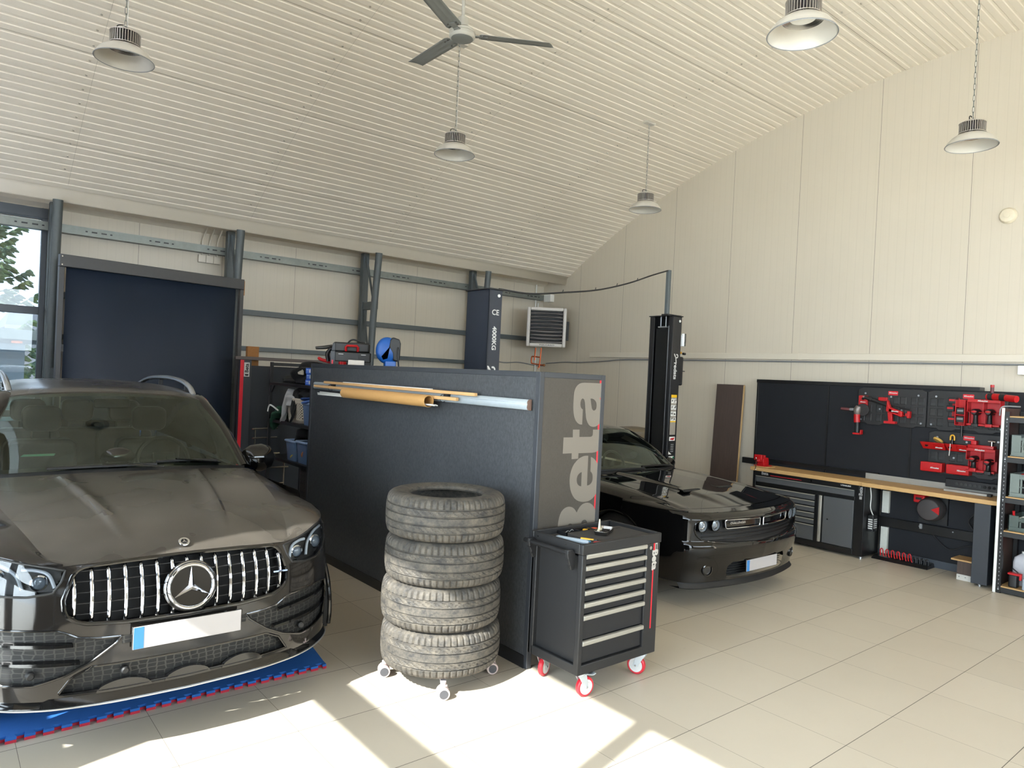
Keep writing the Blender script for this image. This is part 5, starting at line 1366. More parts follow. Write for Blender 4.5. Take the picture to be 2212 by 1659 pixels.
o = tag(MB().tube([(3.02, 9.02, .0), (3.02, 9.04, 1.0)], .014, 10).build('broom_handle', M_red, None), 'red broom handle leaning beside the right post of the navy screen', 'handle')
o.name = 'red_broomstick'
# ------------------------------------------------------------------ low navy partition with the small sign post
pp = thing('panel_partition', 'low navy panel with brown top rail and a red striped sign post, behind the black shelf', 'partition', (2.96, 8.9, 0))
b = MB(); b.box(2.96, 8.87, 0, 3.095, 8.95, 2.012); b.build('sign_post', M_frame, pp, True, bevel=.004)
b = MB(); b.box(2.958, 8.868, .3, 3.0, 8.875, 2.01); b.build('stripe', M_vred, pp, True, smooth=0)
b = MB(); b.box(3.004, 8.8665, 1.805, 3.07, 8.874, 1.98); sg_ = b.build('sign', mat('sign plate', (196, 194, 190), .4), pp, True, smooth=0)
Mi = wmat(pp).inverted()
text_mesh('lettering', 'Beta', .062, M_black, sg_, Mi @ plane_M((3.037, 8.866, 1.91), (0,0,1), (-1,0,0)), .0006, .002)
b = MB(); b.hexa([(3.02, 8.8655, 1.815), (3.055, 8.8655, 1.815), (3.055, 8.8655, 1.82), (3.02, 8.8655, 1.82), (3.03, 8.8655, 1.83), (3.045, 8.8655, 1.83), (3.06, 8.866, 1.838), (3.012, 8.866, 1.838)]); b.build('sign_mark', M_black, sg_, True, smooth=0)
b = MB(); b.box(3.095, 8.90, 0, 4.4, 8.93, 1.945); b.build('panel', M_navy2, pp, True, smooth=0)
b = MB(); b.box(2.9, 8.88, 2.013, 4.4, 8.95, 2.055); b.build('top_rail', mat('brown grey rail', (84, 74, 70), .5), pp, True, bevel=.004)
o = tag(MB().box(3.07, 8.96, 0, 3.21, 9.03, 2.185).build('wood_plank', mat('rough chipboard', (150, 102, 54), .8, var=.2, nscale=90), None), 'narrow rough brown board standing upright behind the low navy panel', 'board')
# ------------------------------------------------------------------ ladder of bent steel bars
lr = thing('bar_rack', 'zigzag rack of thin chrome bars standing between the low navy panel and the black shelf', 'rack', (3.1, 8.64, 0))
M_st = mat('stainless bar', (176, 168, 156), .25, metal=.9)
for nm, p, q in (('upright', (3.09, 8.64, 0), (3.09, 8.64, 1.19)), ('upright', (3.47, 8.64, 0), (3.47, 8.64, .77)), ('bar', (3.05, 8.625, 1.175), (3.36, 8.625, 1.185)), ('bar', (3.06, 8.625, 1.065), (3.36, 8.625, 1.07)),
                 ('bar', (3.08, 8.625, .87), (3.40, 8.625, .875)), ('bar', (3.07, 8.625, .69), (3.52, 8.625, .70)), ('bar', (3.09, 8.625, .49), (3.47, 8.625, .50)), ('bar', (3.07, 8.625, .25), (3.50, 8.625, .25))):
    b = MB(); b.cyl(p, q, .010, 10); b.build(nm, M_st, lr, True)
# ------------------------------------------------------------------ black shelf and what lies on it
sh = thing('steel_shelf', 'black steel shelf continuing the line of the partition, facing the SUV', 'shelf', (3.2, 7.26, 0))
M_bsh = mat('black shelf enamel', (25, 26, 28), .45, var=.1)
for x, y in ((3.2, 8.50), (3.62, 8.50), (3.2, 7.26), (3.62, 7.26)):
    b = MB(); b.box(x, y, 0, x+.035, y+.035, 2.0); b.build('upright', M_bsh, sh, True, bevel=.002)
for z in (1.757, 1.313, .875, .30):
    b = MB(); b.box(3.2, 7.26, z-.035, 3.655, 8.535, z); b.build('board', M_bsh, sh, True, bevel=.003)
b = MB(); b.box(3.235, 8.505, 1.955, 3.62, 8.53, 1.995); b.build('end_rail', M_bsh, sh, True, bevel=.002)
for y, s in ((8.50, -1),):
    for z in (1.722, ):
        b = MB(); b.prism([(y, z), (y, z-.09), (y-.09, z)], (3.215, 0, 0), (0,1,0), (0,0,1), (.015, 0, 0)); b.build('gusset', M_bsh, sh, True)
M_pr = mat('perforated panel', (58, 56, 56), .6)
b = MB(); b.box(3.25, 7.30, .31, 3.26, 7.62, .84); q = b.build('perforated_side', M_pr, sh, True, smooth=0)
b = MB()
for i in range(6):
    for j in range(11): b.box(3.2485, 7.33+i*.05, .34+j*.045, 3.2505, 7.342+i*.05, .348+j*.045)
q2 = b.build('perforation', M_void, q, True, smooth=0); q2['kind'] = 'stuff'

def lump(name, label, cat, c, size, m, seed=0, amp=.18, nu=40, nv=26, flat=.0, group=None, droop=None):
    r_ = random.Random(seed); ph = [(r_.uniform(2, 7), r_.uniform(2, 7), r_.uniform(2, 7), r_.uniform(0, 6)) for _ in range(7)]
    G = []
    for i in range(nu+1):
        row = []; a = 2*PI*(i % nu)/nu
        for j in range(nv+1):
            t = PI*j/nv; d = Vector((math.sin(t)*math.cos(a), math.sin(t)*math.sin(a), -math.cos(t)))
            k = 1+amp*sum(math.sin(p*d.x+q*d.y+s*d.z+o_) for p, q, s, o_ in ph)/2.2
            k += amp*.35*abs(math.sin(9*a+4*t))*math.sin(t)
            p = Vector((d.x*size[0], d.y*size[1], d.z*size[2]))*k
            p.z = max(p.z, -size[2]*.62)
            if droop and d.dot(Vector(droop[0])) > .35: p.z -= droop[1]*(d.dot(Vector(droop[0]))-.35)*1.5
            row.append(p)
        G.append(row)
    b = MB(); b.grid(G); bmesh.ops.remove_doubles(b.bm, verts=b.bm.verts[:], dist=1e-5)
    o = b.build(name, m, None, smooth=70); o.location = c; return tag(o, label, cat, group)
M_cb = mat('black cloth', (20, 20, 22), .9, bump=.4, bscale=90); M_cg = mat('light grey jersey', (172, 172, 172), .9, bump=.4, bscale=90); M_cgr = mat('dark green jersey', (30, 70, 50), .9, bump=.4, bscale=90); M_cbl = mat('blue cloth', (70, 104, 170), .85, bump=.4, bscale=90)
lump('black_bag', 'slumped black bag on the top board of the black shelf', 'bag', (3.42, 7.80, 1.858), (.17, .26, .14), M_cb, 3)
lump('flat_bag', 'flattened black sheet of cloth beside the bag on the top shelf board', 'cloth', (3.40, 8.18, 1.795), (.15, .22, .05), M_cb, 8, .12)
o = tag(MB().rbox(-.03, -.05, 0, .03, .05, .012, .008).build('bag_tag', mat('beige tag', (182, 174, 158), .6), None), 'small beige tag hanging on the slumped black bag', 'tag'); o.location = (3.235, 7.70, 1.90); o.rotation_euler = (.3, 1.35, .5)
M_bx = mat('blue carton', (34, 92, 196), .45, var=.04)
bx0 = None
for k, (dy, lab) in enumerate(((0, 'bottom blue carton of three stacked at the partition edge of the top shelf'), (.018, 'middle blue carton of three stacked on the top shelf'), (.0, 'top blue carton of three stacked on the top shelf'))):
    z = 1.758+k*.064; loc = (3.225, 7.38+dy*-1, z)
    if k == 0:
        bx0 = thing('carton', lab, 'carton', loc, 0, 'blue cartons on the top shelf')
        b = MB(); b.box(0, 0, 0, .22, .15, .062); b.build('box', M_bx, bx0, bevel=.002)
        b = MB(); b.box(-.0008, .02, .012, .001, .055, .05); b.build('label', M_white, bx0, smooth=0)
        b = MB(); b.box(-.0008, .07, .034, .001, .13, .05); b.box(-.0008, .07, .016, .001, .12, .022); b.build('print', mat('pale blue print', (150, 176, 226), .5), bx0, smooth=0)
    else: dup(bx0, loc, None, lab)
# laundry basket with holes
def m_basket():
    t = NT('cream basket plastic'); x, y, z = t.xyz()
    s = .030
    a = t.math('ABSOLUTE', t.math('SUBTRACT', t.math('FRACT', t.math('DIVIDE', t.math('ADD', y, z), s)), .5)); c = t.math('ABSOLUTE', t.math('SUBTRACT', t.math('FRACT', t.math('DIVIDE', t.math('SUBTRACT', y, z), s)), .5))
    h = t.math('MULTIPLY', t.math('LESS_THAN', a, .27), t.math('LESS_THAN', c, .27))
    h = t.math('MULTIPLY', h, t.math('MULTIPLY', t.math('GREATER_THAN', z, .05), t.math('LESS_THAN', z, .235)))
    t.bsdf(t.mix(h, srgb(206, 196, 178), srgb(26, 22, 20)), .5); return t.m
bk = thing('laundry_basket', 'cream plastic laundry basket with diamond holes on the middle shelf board', 'basket', (3.41, 7.86, 1.313))
rows = []
for z, k in ((.002, .86), (.05, .89), (.24, .98), (.262, 1.0), (.275, 1.04), (.285, 1.03)):
    rows.append([(x*k, y*k, z) for x, y in rrect(-.18, -.235, .18, .235, .07, 6)])
b = MB(); G = [[r[i % len(r)] for r in rows] for i in range(len(rows[0]))]; b.grid(G, closed_u=True); b.face(rows[0]); b.build('shell', m_basket(), bk, smooth=50, solid=.004)
lump('grey_jersey', 'light grey jersey hanging over the front rim of the laundry basket', 'jersey', (3.27, 8.02, 1.565), (.075, .15, .10), M_cg, 5, .22, droop=((-.6, .75, 0), .28))
lump('black_sock', 'black trouser leg hanging down the side of the laundry basket', 'clothing', (3.27, 7.84, 1.56), (.065, .07, .115), M_cb, 12, .15, droop=((-1, -.1, 0), .22))
lump('black_clothes', 'heap of black clothes on top of the laundry basket and the blue tub', 'clothes', (3.42, 7.70, 1.655), (.16, .26, .08), M_cb, 21, .16)
lump('green_jersey', 'dark green jersey draped over the end of the middle shelf board', 'jersey', (3.32, 8.36, 1.378), (.12, .15, .075), M_cgr, 31, .2, droop=((-.5, .8, 0), .22))
b = MB(); b.tube(cr([(3.25, 8.33, 1.42), (3.2, 8.42, 1.475), (3.2, 8.5, 1.47), (3.2, 8.54, 1.40)], 16), .010, 8); o = b.build('hanger', M_white, None, loc=(3.2, 8.4, 1.4)); tag(o, 'white curved clothes hanger end above the dark green jersey', 'hanger')
def m_tub():
    t = NT('frosted blue tub'); 
    b_ = t.bsdf(srgb(104, 132, 172), .3, coat=.1); b_.inputs['Alpha'].default_value = .80; return t.m
M_tub = m_tub(); M_tubl = mat('pale blue tub lid', (150, 174, 206), .4)
def tub(label, loc, sx, sy, h, group):
    t = thing('storage_tub', label, 'tub', loc, 0, group)
    rows = [[(x*k, y*k, z) for x, y in rrect(-sx/2, -sy/2, sx/2, sy/2, .025, 4)] for z, k in ((.002, .88), (h-.035, .985), (h-.03, 1.03), (h, 1.04))]
    b = MB(); b.grid([[r[i % len(r)] for r in rows] for i in range(len(rows[0]))], closed_u=True); b.face(rows[0]); b.build('body', M_tub, t, smooth=50)
    b = MB(); b.tube([(x*1.04, y*1.04, h-.012) for x, y in rrect(-sx/2, -sy/2, sx/2, sy/2, .025, 4)], .012, 6, True); b.build('rim', M_tubl, t)
    return t
t1 = tub('frosted blue tub at the partition end of the middle shelf board', (3.40, 7.46, 1.313), .36, .24, .255, 'frosted tubs on the shelf')
t2 = tub('frosted tub with a yellow thing inside on the lower shelf board', (3.40, 7.87, .875), .36, .27, .24, 'frosted tubs on the shelf')
t3 = tub('frosted tub with an orange thing inside, nearest the partition on the lower board', (3.40, 7.55, .875), .36, .29, .255, 'frosted tubs on the shelf')
lump('blue_cloth', 'crumpled blue cloth poking out of the tub on the middle board', 'cloth', (3.36, 7.48, 1.585), (.15, .13, .045), M_cbl, 44, .25)
lump('yellow_rag', 'yellow rag inside the frosted tub on the lower board', 'rag', (3.30, 7.84, .93), (.06, .07, .05), mat('yellow cloth', (200, 176, 70), .8), 5)
lump('orange_rag', 'orange rag inside the frosted tub nearest the partition', 'rag', (3.30, 7.54, .99), (.07, .07, .06), mat('orange cloth', (186, 120, 84), .8), 6)
lump('black_jacket', 'black jacket lying over the two tubs on the lower board', 'jacket', (3.41, 7.76, 1.20), (.15, .26, .075), M_cb, 17, .2, droop=((-.4, .9, 0), .30))
lump('red_bag', 'small red bundle on the bottom board of the black shelf', 'bundle', (3.36, 7.80, .365), (.1, .09, .075), M_red, 9)

# ------------------------------------------------------------------ slats, tube and aluminium profiles on the partition
M_oak = mat('pale wood slat', (206, 164, 112), .55, var=.12, nscale=8)
M_tubec = mat('cardboard tube', (198, 152, 92), .6, var=.04)
x0 = 3.146
pf = thing('aluminium_profile', 'long pale aluminium blind profile fixed along the partition board', 'profile', (x0-.03, 3.60, 1.735))
b = MB(); pr_ = [(-.012, .0), (-.028, .004), (-.034, .022), (-.030, .044), (-.034, .050), (-.030, .064), (-.020, .074), (0, .074), (0, 0)]
b.prism(pr_, (x0-.004, 3.61, 1.735), (1,0,0), (0,0,1), (0, 3.44, 0)); b.build('rail', mat('pale aluminium', (176, 186, 192), .35, metal=.3), pf, True, bevel=.003)
b = MB(); b.prism([(p[0]*1.05, p[1]*1.0) for p in pr_], (x0-.004, 3.602, 1.735), (1,0,0), (0,0,1), (0, .008, 0)); b.build('end_cap', mat('brown end cap', (110, 86, 74), .5), pf, True)
for y in (6.55, 4.55):
    b = MB(); b.box(x0-.062, y-.03, 1.775, x0-.03, y+.03, 1.80); b.tube([(x0-.05+.03*math.cos(a), y+.05, 1.765+.03*math.sin(a)) for a in np.linspace(0, 2*PI, 14, endpoint=False)], .003, 6, True); b.build('clip', M_black, pf, True, bevel=.003)
o = MB().box(x0-.075, 4.16, 1.802, x0-.045, 6.72, 1.826).build('timber_batten', M_oak, None, bevel=.004, loc=(x0-.06, 4.16, 1.80)); tag(o, 'upper pale wooden slat with a white top edge on the partition', 'slat')
b = MB(); b.box(x0-.07, 4.75, 1.8265, x0-.05, 6.3, 1.832); b.build('white_edge', M_white, o, True, smooth=0)
o = MB().box(x0-.085, 4.38, 1.755, x0-.055, 6.93, 1.781).build('timber_batten', M_oak, None, bevel=.004, loc=(x0-.07, 4.38, 1.755)); tag(o, 'lower pale wooden slat running behind the cardboard tube on the partition', 'slat')
b = MB(); f_, L = b.frame((x0-.135, 4.67, 1.735), (x0-.125, 6.14, 1.732)); b.lathe([(.046, 0), (.046, L), (.042, L), (.042, 0), (.046, 0)], 32, f_, False); o = b.build('cardboard_tube', M_tubec, None, loc=(x0-.13, 4.67, 1.735)); tag(o, 'light brown cardboard tube tied under the wooden slats on the partition', 'tube')
for k in range(4):
    b = MB(); b.bar((x0-.13+.012*k-.02, 4.58, 1.712-.004*(k % 2)), (x0-.125+.010*k-.02, 6.68+.03*(k % 2), 1.692+.012*(k % 3)), .010, .008); o = b.build('white_strip', M_white, None, loc=(x0-.13, 4.6, 1.71))
    tag(o, 'thin white plastic strip pushed through the cardboard tube', 'strip', 'white strips in the tube')

# ------------------------------------------------------------------ things on top of the partition
ang = math.radians(-28)
cs = thing('tool_case', 'black hinged tool case with a red handle on top of the partition', 'tool case', (3.46, 6.90, 2.0), ang)
M_case = mat('black case plastic', (40, 40, 41), .5, bump=.15, bscale=300); M_caseg = mat('grey case corner', (72, 76, 82), .5)
b = MB(); b.rbox(-.20, -.13, .035, .20, .13, .135, .02); b.build('lower_shell', M_case, cs, bevel=.008)
b = MB(); b.rbox(-.19, -.125, .137, .185, .125, .235, .03); b.build('lid', M_case, cs, bevel=.014)
b = MB(); b.tube([(-.06, -.133, .145), (-.062, -.15, .185), (-.05, -.155, .20), (.05, -.155, .20), (.062, -.15, .185), (.06, -.133, .145)], .013, 10); b.build('handle', M_red, cs)
for s in (-1,):
    b = MB(); b.box(-.215, -.14, .0, -.165, .14, .14); b.hexa([(-.21, -.135, .14), (-.17, -.135, .14), (-.17, .135, .14), (-.21, .135, .14), (-.195, -.12, .225), (-.165, -.12, .225), (-.165, .12, .225), (-.195, .12, .225)]); b.build('corner_guard', M_caseg, cs, bevel=.008)
b = MB(); b.box(-.21, -.14, .0, .20, .14, .035); b.build('base_plate', M_case, cs, bevel=.004)
for x in (-.11, .12):
    b = MB(); b.box(x-.025, -.1335, .108, x+.025, -.13, .114); b.build('latch', M_white, cs)
b = MB(); b.box(-.20, -.1415, .005, -.185, -.139, .045); b.build('sticker', mat('pink red sticker', (226, 60, 76), .4), cs, smooth=0)
b = MB(); b.tube(cr([(-.05, .04, .232), (-.02, .04, .265), (.02, .03, .272), (.09, 0, .25), (.13, -.02, .237)], 20), .009, 8); o = b.build('cable_loop', M_black, None); o.location = cs.location; o.rotation_euler = cs.rotation_euler; o.name = 'black_cable'; tag(o, 'short black cable looped on the lid of the tool case', 'cable')
hm = thing('helmet', 'black, white and red off-road helmet with a long peak on top of the partition', 'helmet', (3.36, 7.13, 2.0), ang)
b = MB(); b.sphere((.06, 0, .10), .10, 24, 16, (1.1, .95, 1.0)); b.build('shell', mat('white helmet shell', (200, 198, 194), .3, coat=.5), hm)
b = MB(); b.grid([[(-.19, -.05, .175), (-.195, 0, .182), (-.19, .05, .175)], [(-.12, -.075, .18), (-.12, 0, .195), (-.12, .075, .18)], [(-.02, -.09, .195), (-.02, 0, .215), (-.02, .09, .195)]]); b.build('peak', mat('grey black peak', (60, 60, 60), .4), hm, solid=.022, smooth=60)
for s_ in (-1, 1):
    b = MB(); b.tube(cr([(-.02, s_*.092, .17), (-.06, s_*.095, .11), (-.045, s_*.09, .03)], 10), .022, 8); b.build('side_flash', M_black, hm)
b = MB(); b.tube(cr([(-.02, -.085, .02), (-.12, -.06, .045), (-.15, 0, .06), (-.12, .06, .045), (-.02, .085, .02)], 16), .017, 8); b.build('chin_bar', M_redp, hm)
for nm, lab, c, d, z, m in (('paper_box', 'small white carton with print standing behind the helmet peak', (3.45, 7.13, 2.0), (.07, .06, .11), 0, M_white),):
    pass
hr = thing('hose_reel', 'blue and black hose reel standing on the partition top', 'hose reel', (3.60, 6.42, 2.02), math.radians(-20))
M_blu = mat('blue plastic', (22, 88, 170), .35)
f_ = Matrix.Translation((0, -.04, .145)) @ Matrix.Rotation(PI/2, 4, 'X') @ Matrix.Scale(.82, 4, (1, 0, 0))
b = MB(); b.lathe([(0, .05), (.10, .05), (.128, .03), (.135, 0), (.135, -.03), (.12, -.05), (0, -.05)], 40, f_); b.build('drum_cover', M_blu, hr, smooth=50)
b = MB(); b.prism([(-.01, .07), (.02, .25), (.05, .28), (.115, .262), (.13, .22), (.125, .05), (.10, .035), (.055, .05), (.05, .12), (.02, .17), (-.03, .10), (-.05, .08), (-.04, .06)], (0, -.095, 0), (1,0,0), (0,0,1), (0, .12, 0)); b.build('arm_frame', M_case, hr, bevel=.01)
b = MB(); b.box(-.02, -.085, -.02, .09, .03, .04); b.build('foot', M_blu, hr, bevel=.008)
b = MB(); b.tube(cr([(.115, -.05, .20), (.10, -.105, .16), (.105, -.11, .06), (.115, -.10, -.015)], 16), .008, 8); b.build('hose', M_black, hr)
wb = MB().rbox(-.08, -.045, 0, .08, .045, .05, .006).build('white_box', mat('warm white carton', (214, 206, 196), .5), None, bevel=.003); wb.location = (3.34, 6.56, 2.0); wb.rotation_euler = (0, 0, ang); tag(wb, 'low white carton on the partition top between the case and the hose reel', 'carton')
b = MB(); b.box(-.035, -.028, 0, .035, .028, .115); o = b.build('small_carton', mat('printed white carton', (196, 192, 186), .5, var=.2, nscale=40), None, bevel=.002); o.location = (3.60, 7.15, 2.0); o.rotation_euler = (0, 0, ang); tag(o, 'small upright printed white carton behind the helmet', 'carton')
r2 = random.Random(5)
for k, (x, y, l, m) in enumerate(((3.22, 6.72, 'red clamp jaw lying in front of the tool case', M_red), (3.24, 6.82, 'second red clamp end beside the case sticker', M_redp))):
    b = MB(); b.rbox(-.02, -.025, 0, .02, .025, .03, .006); o = b.build('red_clamp', m, None, bevel=.003); o.location = (x+.06, y, 2.0); tag(o, l, 'clamp')
# ------------------------------------------------------------------ junction boxes and conduits on the back wall
for k in range(3):
    x = 2.79+k*.098
    b = MB(); b.rbox(x, 10.235, 3.323, x+.094, 10.288, 3.425, .006, 'y'); o = b.build('junction_box', M_fascia, None, bevel=.004, loc=(x, 10.28, 3.32))
    tag(o, ('leftmost', 'middle', 'rightmost')[k]+' cream junction box in the row of three above the navy screen', 'junction box', 'junction boxes above the screen')
    b = MB(); b.tube(cr([(x+.047, 10.262, 3.425), (x+.047, 10.262, 3.56), (x+.055, 10.24, 3.66), (x+.075, 10.15, 3.78)], 12), .011, 8); o = b.build('conduit', M_fascia, None, loc=(x, 10.26, 3.43))
    tag(o, 'cream conduit rising from the '+('leftmost', 'middle', 'rightmost')[k]+' junction box to the roof', 'conduit', 'conduits above the junction boxes')
# ------------------------------------------------------------------ corner heater
ha = math.radians(-42)
ht = thing('heater', 'square white wall heater with dark louvres in the far corner', 'heater', (8.66, 9.62, 2.53), ha)
M_hw = mat('heater white shell', (212, 208, 204), .4, var=.02); M_hg = mat('heater louvre grey', (120, 116, 116), .4)
S = .355
b = MB()
for (x0_, z0_, x1_, z1_) in ((-S, 0, -S+.06, 2*S), (S-.06, 0, S, 2*S), (-S+.06, 0, S-.06, .065), (-S+.06, 2*S-.06, S-.06, 2*S)): b.box(x0_, -.16, z0_, x1_, -.02, z1_)
b.build('front_frame', M_hw, ht, bevel=.02, seg=3)
b = MB(); b.hexa([(-S+.01, -.03, .01), (S-.01, -.03, .01), (S-.01, -.03, 2*S-.01), (-S+.01, -.03, 2*S-.01), (-S+.08, .18, .08), (S-.08, .18, .08), (S-.08, .18, 2*S-.08), (-S+.08, .18, 2*S-.08)]); b.build('housing', M_blackm, ht)
for k in range(9):
    z = .10+k*.0635; tl_ = .02 if k > 2 else .03
    b = MB(); b.grid([[(x, -.15+.0, z-.016-(.012*(1-(x/.28)**2) if k < 4 else -.010*(1-(x/.28)**2))), (x, -.10, z+.016)] for x in np.linspace(-S+.05, S-.05, 9)]); b.build('louvre', M_hg, ht, solid=.006, smooth=40)
text_mesh('lettering', 'VOLCANO', .032, M_black, ht, plane_M((0.02, -.1605, .032), (1,0,0), (0,0,1)), .0006, .0008, 1.5, 0, 'CENTER', 1.25)
b = MB(); b.box(S-.02, .0, .14, S+.055, .09, .48); b.build('side_bracket', M_black, ht, bevel=.004)
M_cop = mat('copper pipe', (176, 86, 48), .35, metal=.7)
pc = thing('copper_pipes', 'copper pipe loop with valve hanging under the corner heater', 'pipes', (8.62, 9.60, 2.15))
R_ = lambda x, z, y=0: Vector((8.62, 9.60, 0))+Matrix.Rotation(ha, 3, 'Z') @ Vector((x, y, 0))+Vector((0, 0, z))
for nm, pts in (('feed_pipe', [(-.16, 2.51), (-.17, 2.33), (-.17, 2.28)]), ('return_pipe', [(-.06, 2.51), (-.07, 2.3), (-.08, 2.2), (-.08, 2.15)]), ('loop_pipe', [(-.08, 2.34), (-.20, 2.35), (-.225, 2.33), (-.225, 2.24), (-.20, 2.22), (-.02, 2.20), (.0, 2.20)]), ('drain_tail', [(-.10, 2.18), (-.10, 2.12)])):
    b = MB(); b.tube(cr([R_(*p) for p in pts], 16), .013 if nm != 'drain_tail' else .007, 8); b.build(nm, M_cop, pc, True)
b = MB(); b.sphere(R_(.005, 2.20), .025, 12, 8); b.build('valve', mat('brass valve', (150, 96, 56), .35, metal=.7), pc, True)
for x, lab, z0_, z1_ in ((8.93, 'thin white pipe rising above the corner heater to the roof', 3.15, 3.75), (8.99, 'thin white pipe running down behind the copper pipes', 0.0, 3.4)):
    o = MB().cyl((x, 10.26, z0_), (x, 10.26, z1_), .014, 10).build('wall_pipe', M_white, None, loc=(x, 10.26, z0_)); tag(o, lab, 'pipe')
o = MB().rbox(9.05, 9.98, 3.42, 9.148, 10.17, 3.56, .01, 'x').build('sensor_box', M_white, None, bevel=.006, loc=(9.14, 10.1, 3.42)); tag(o, 'white box on the wall above the corner heater', 'box')
# sagging wall cable with hanging ties beside the left lift post
b = MB(); b.tube(cr([(7.4, 10.27, 2.26), (7.8, 10.27, 2.27), (8.2, 10.27, 2.22), (8.6, 10.27, 2.24), (9.0, 10.265, 2.2), (9.135, 10.2, 2.2)], 30), .010, 8); o = b.build('wall_cable', M_grey, None, loc=(7.4, 10.27, 2.26)); tag(o, 'grey cable running along the back wall under the heater', 'cable')
b = MB(); b.tube(cr([(9.125, 10.1, 2.25), (9.125, 9.6, 2.28), (9.125, 9.2, 2.28), (9.125, 8.6, 2.31), (9.125, 8.0, 2.345), (9.125, 6.5, 2.35), (9.125, 3, 2.35), (9.125, -2, 2.35)], 60), .010, 8); o = b.build('wall_cable', M_grey, None, loc=(9.125, 10, 2.25)); tag(o, 'grey cable running just under the cream trunking on the right wall', 'cable')
# ------------------------------------------------------------------ two-post lift
M_post = mat('dark navy lift enamel', (36, 42, 54), .42, var=.06, bump=.12, bscale=300)
M_postb = mat('black lift enamel', (28, 28, 30), .4, var=.06)
M_print = mat('white print', (206, 206, 204), .5)
def dn_text(parent, body, size, c, bold=.002, sx=1.0):
    return text_mesh('lettering', body, size, M_print, parent, Mi @ plane_M(c, (0,0,-1), (1,0,0)), .0006, bold, sx)
def logo(parent, x, y, z, k):
    """white hook-and-ring mark above the post name"""
    b = MB()
    b.tube([(x+.004+.022*k*math.cos(a), y, z+.022*k*math.sin(a)) for a in np.linspace(-2.2, 2.2, 18)], .008*k, 6)
    b.tube(cr([(x-.045*k, y, z-.01*k), (x-.055*k, y, z+.03*k), (x-.02*k, y, z-.02*k), (x-.005*k, y, z-.10*k)], 14), [.003*k+.007*k*f for f in np.linspace(0, 1, 14)], 6)
    for v in b.bm.verts: v.co.y = y+(v.co.y-y)*.08
    return b.build('logo', M_print, parent, True)
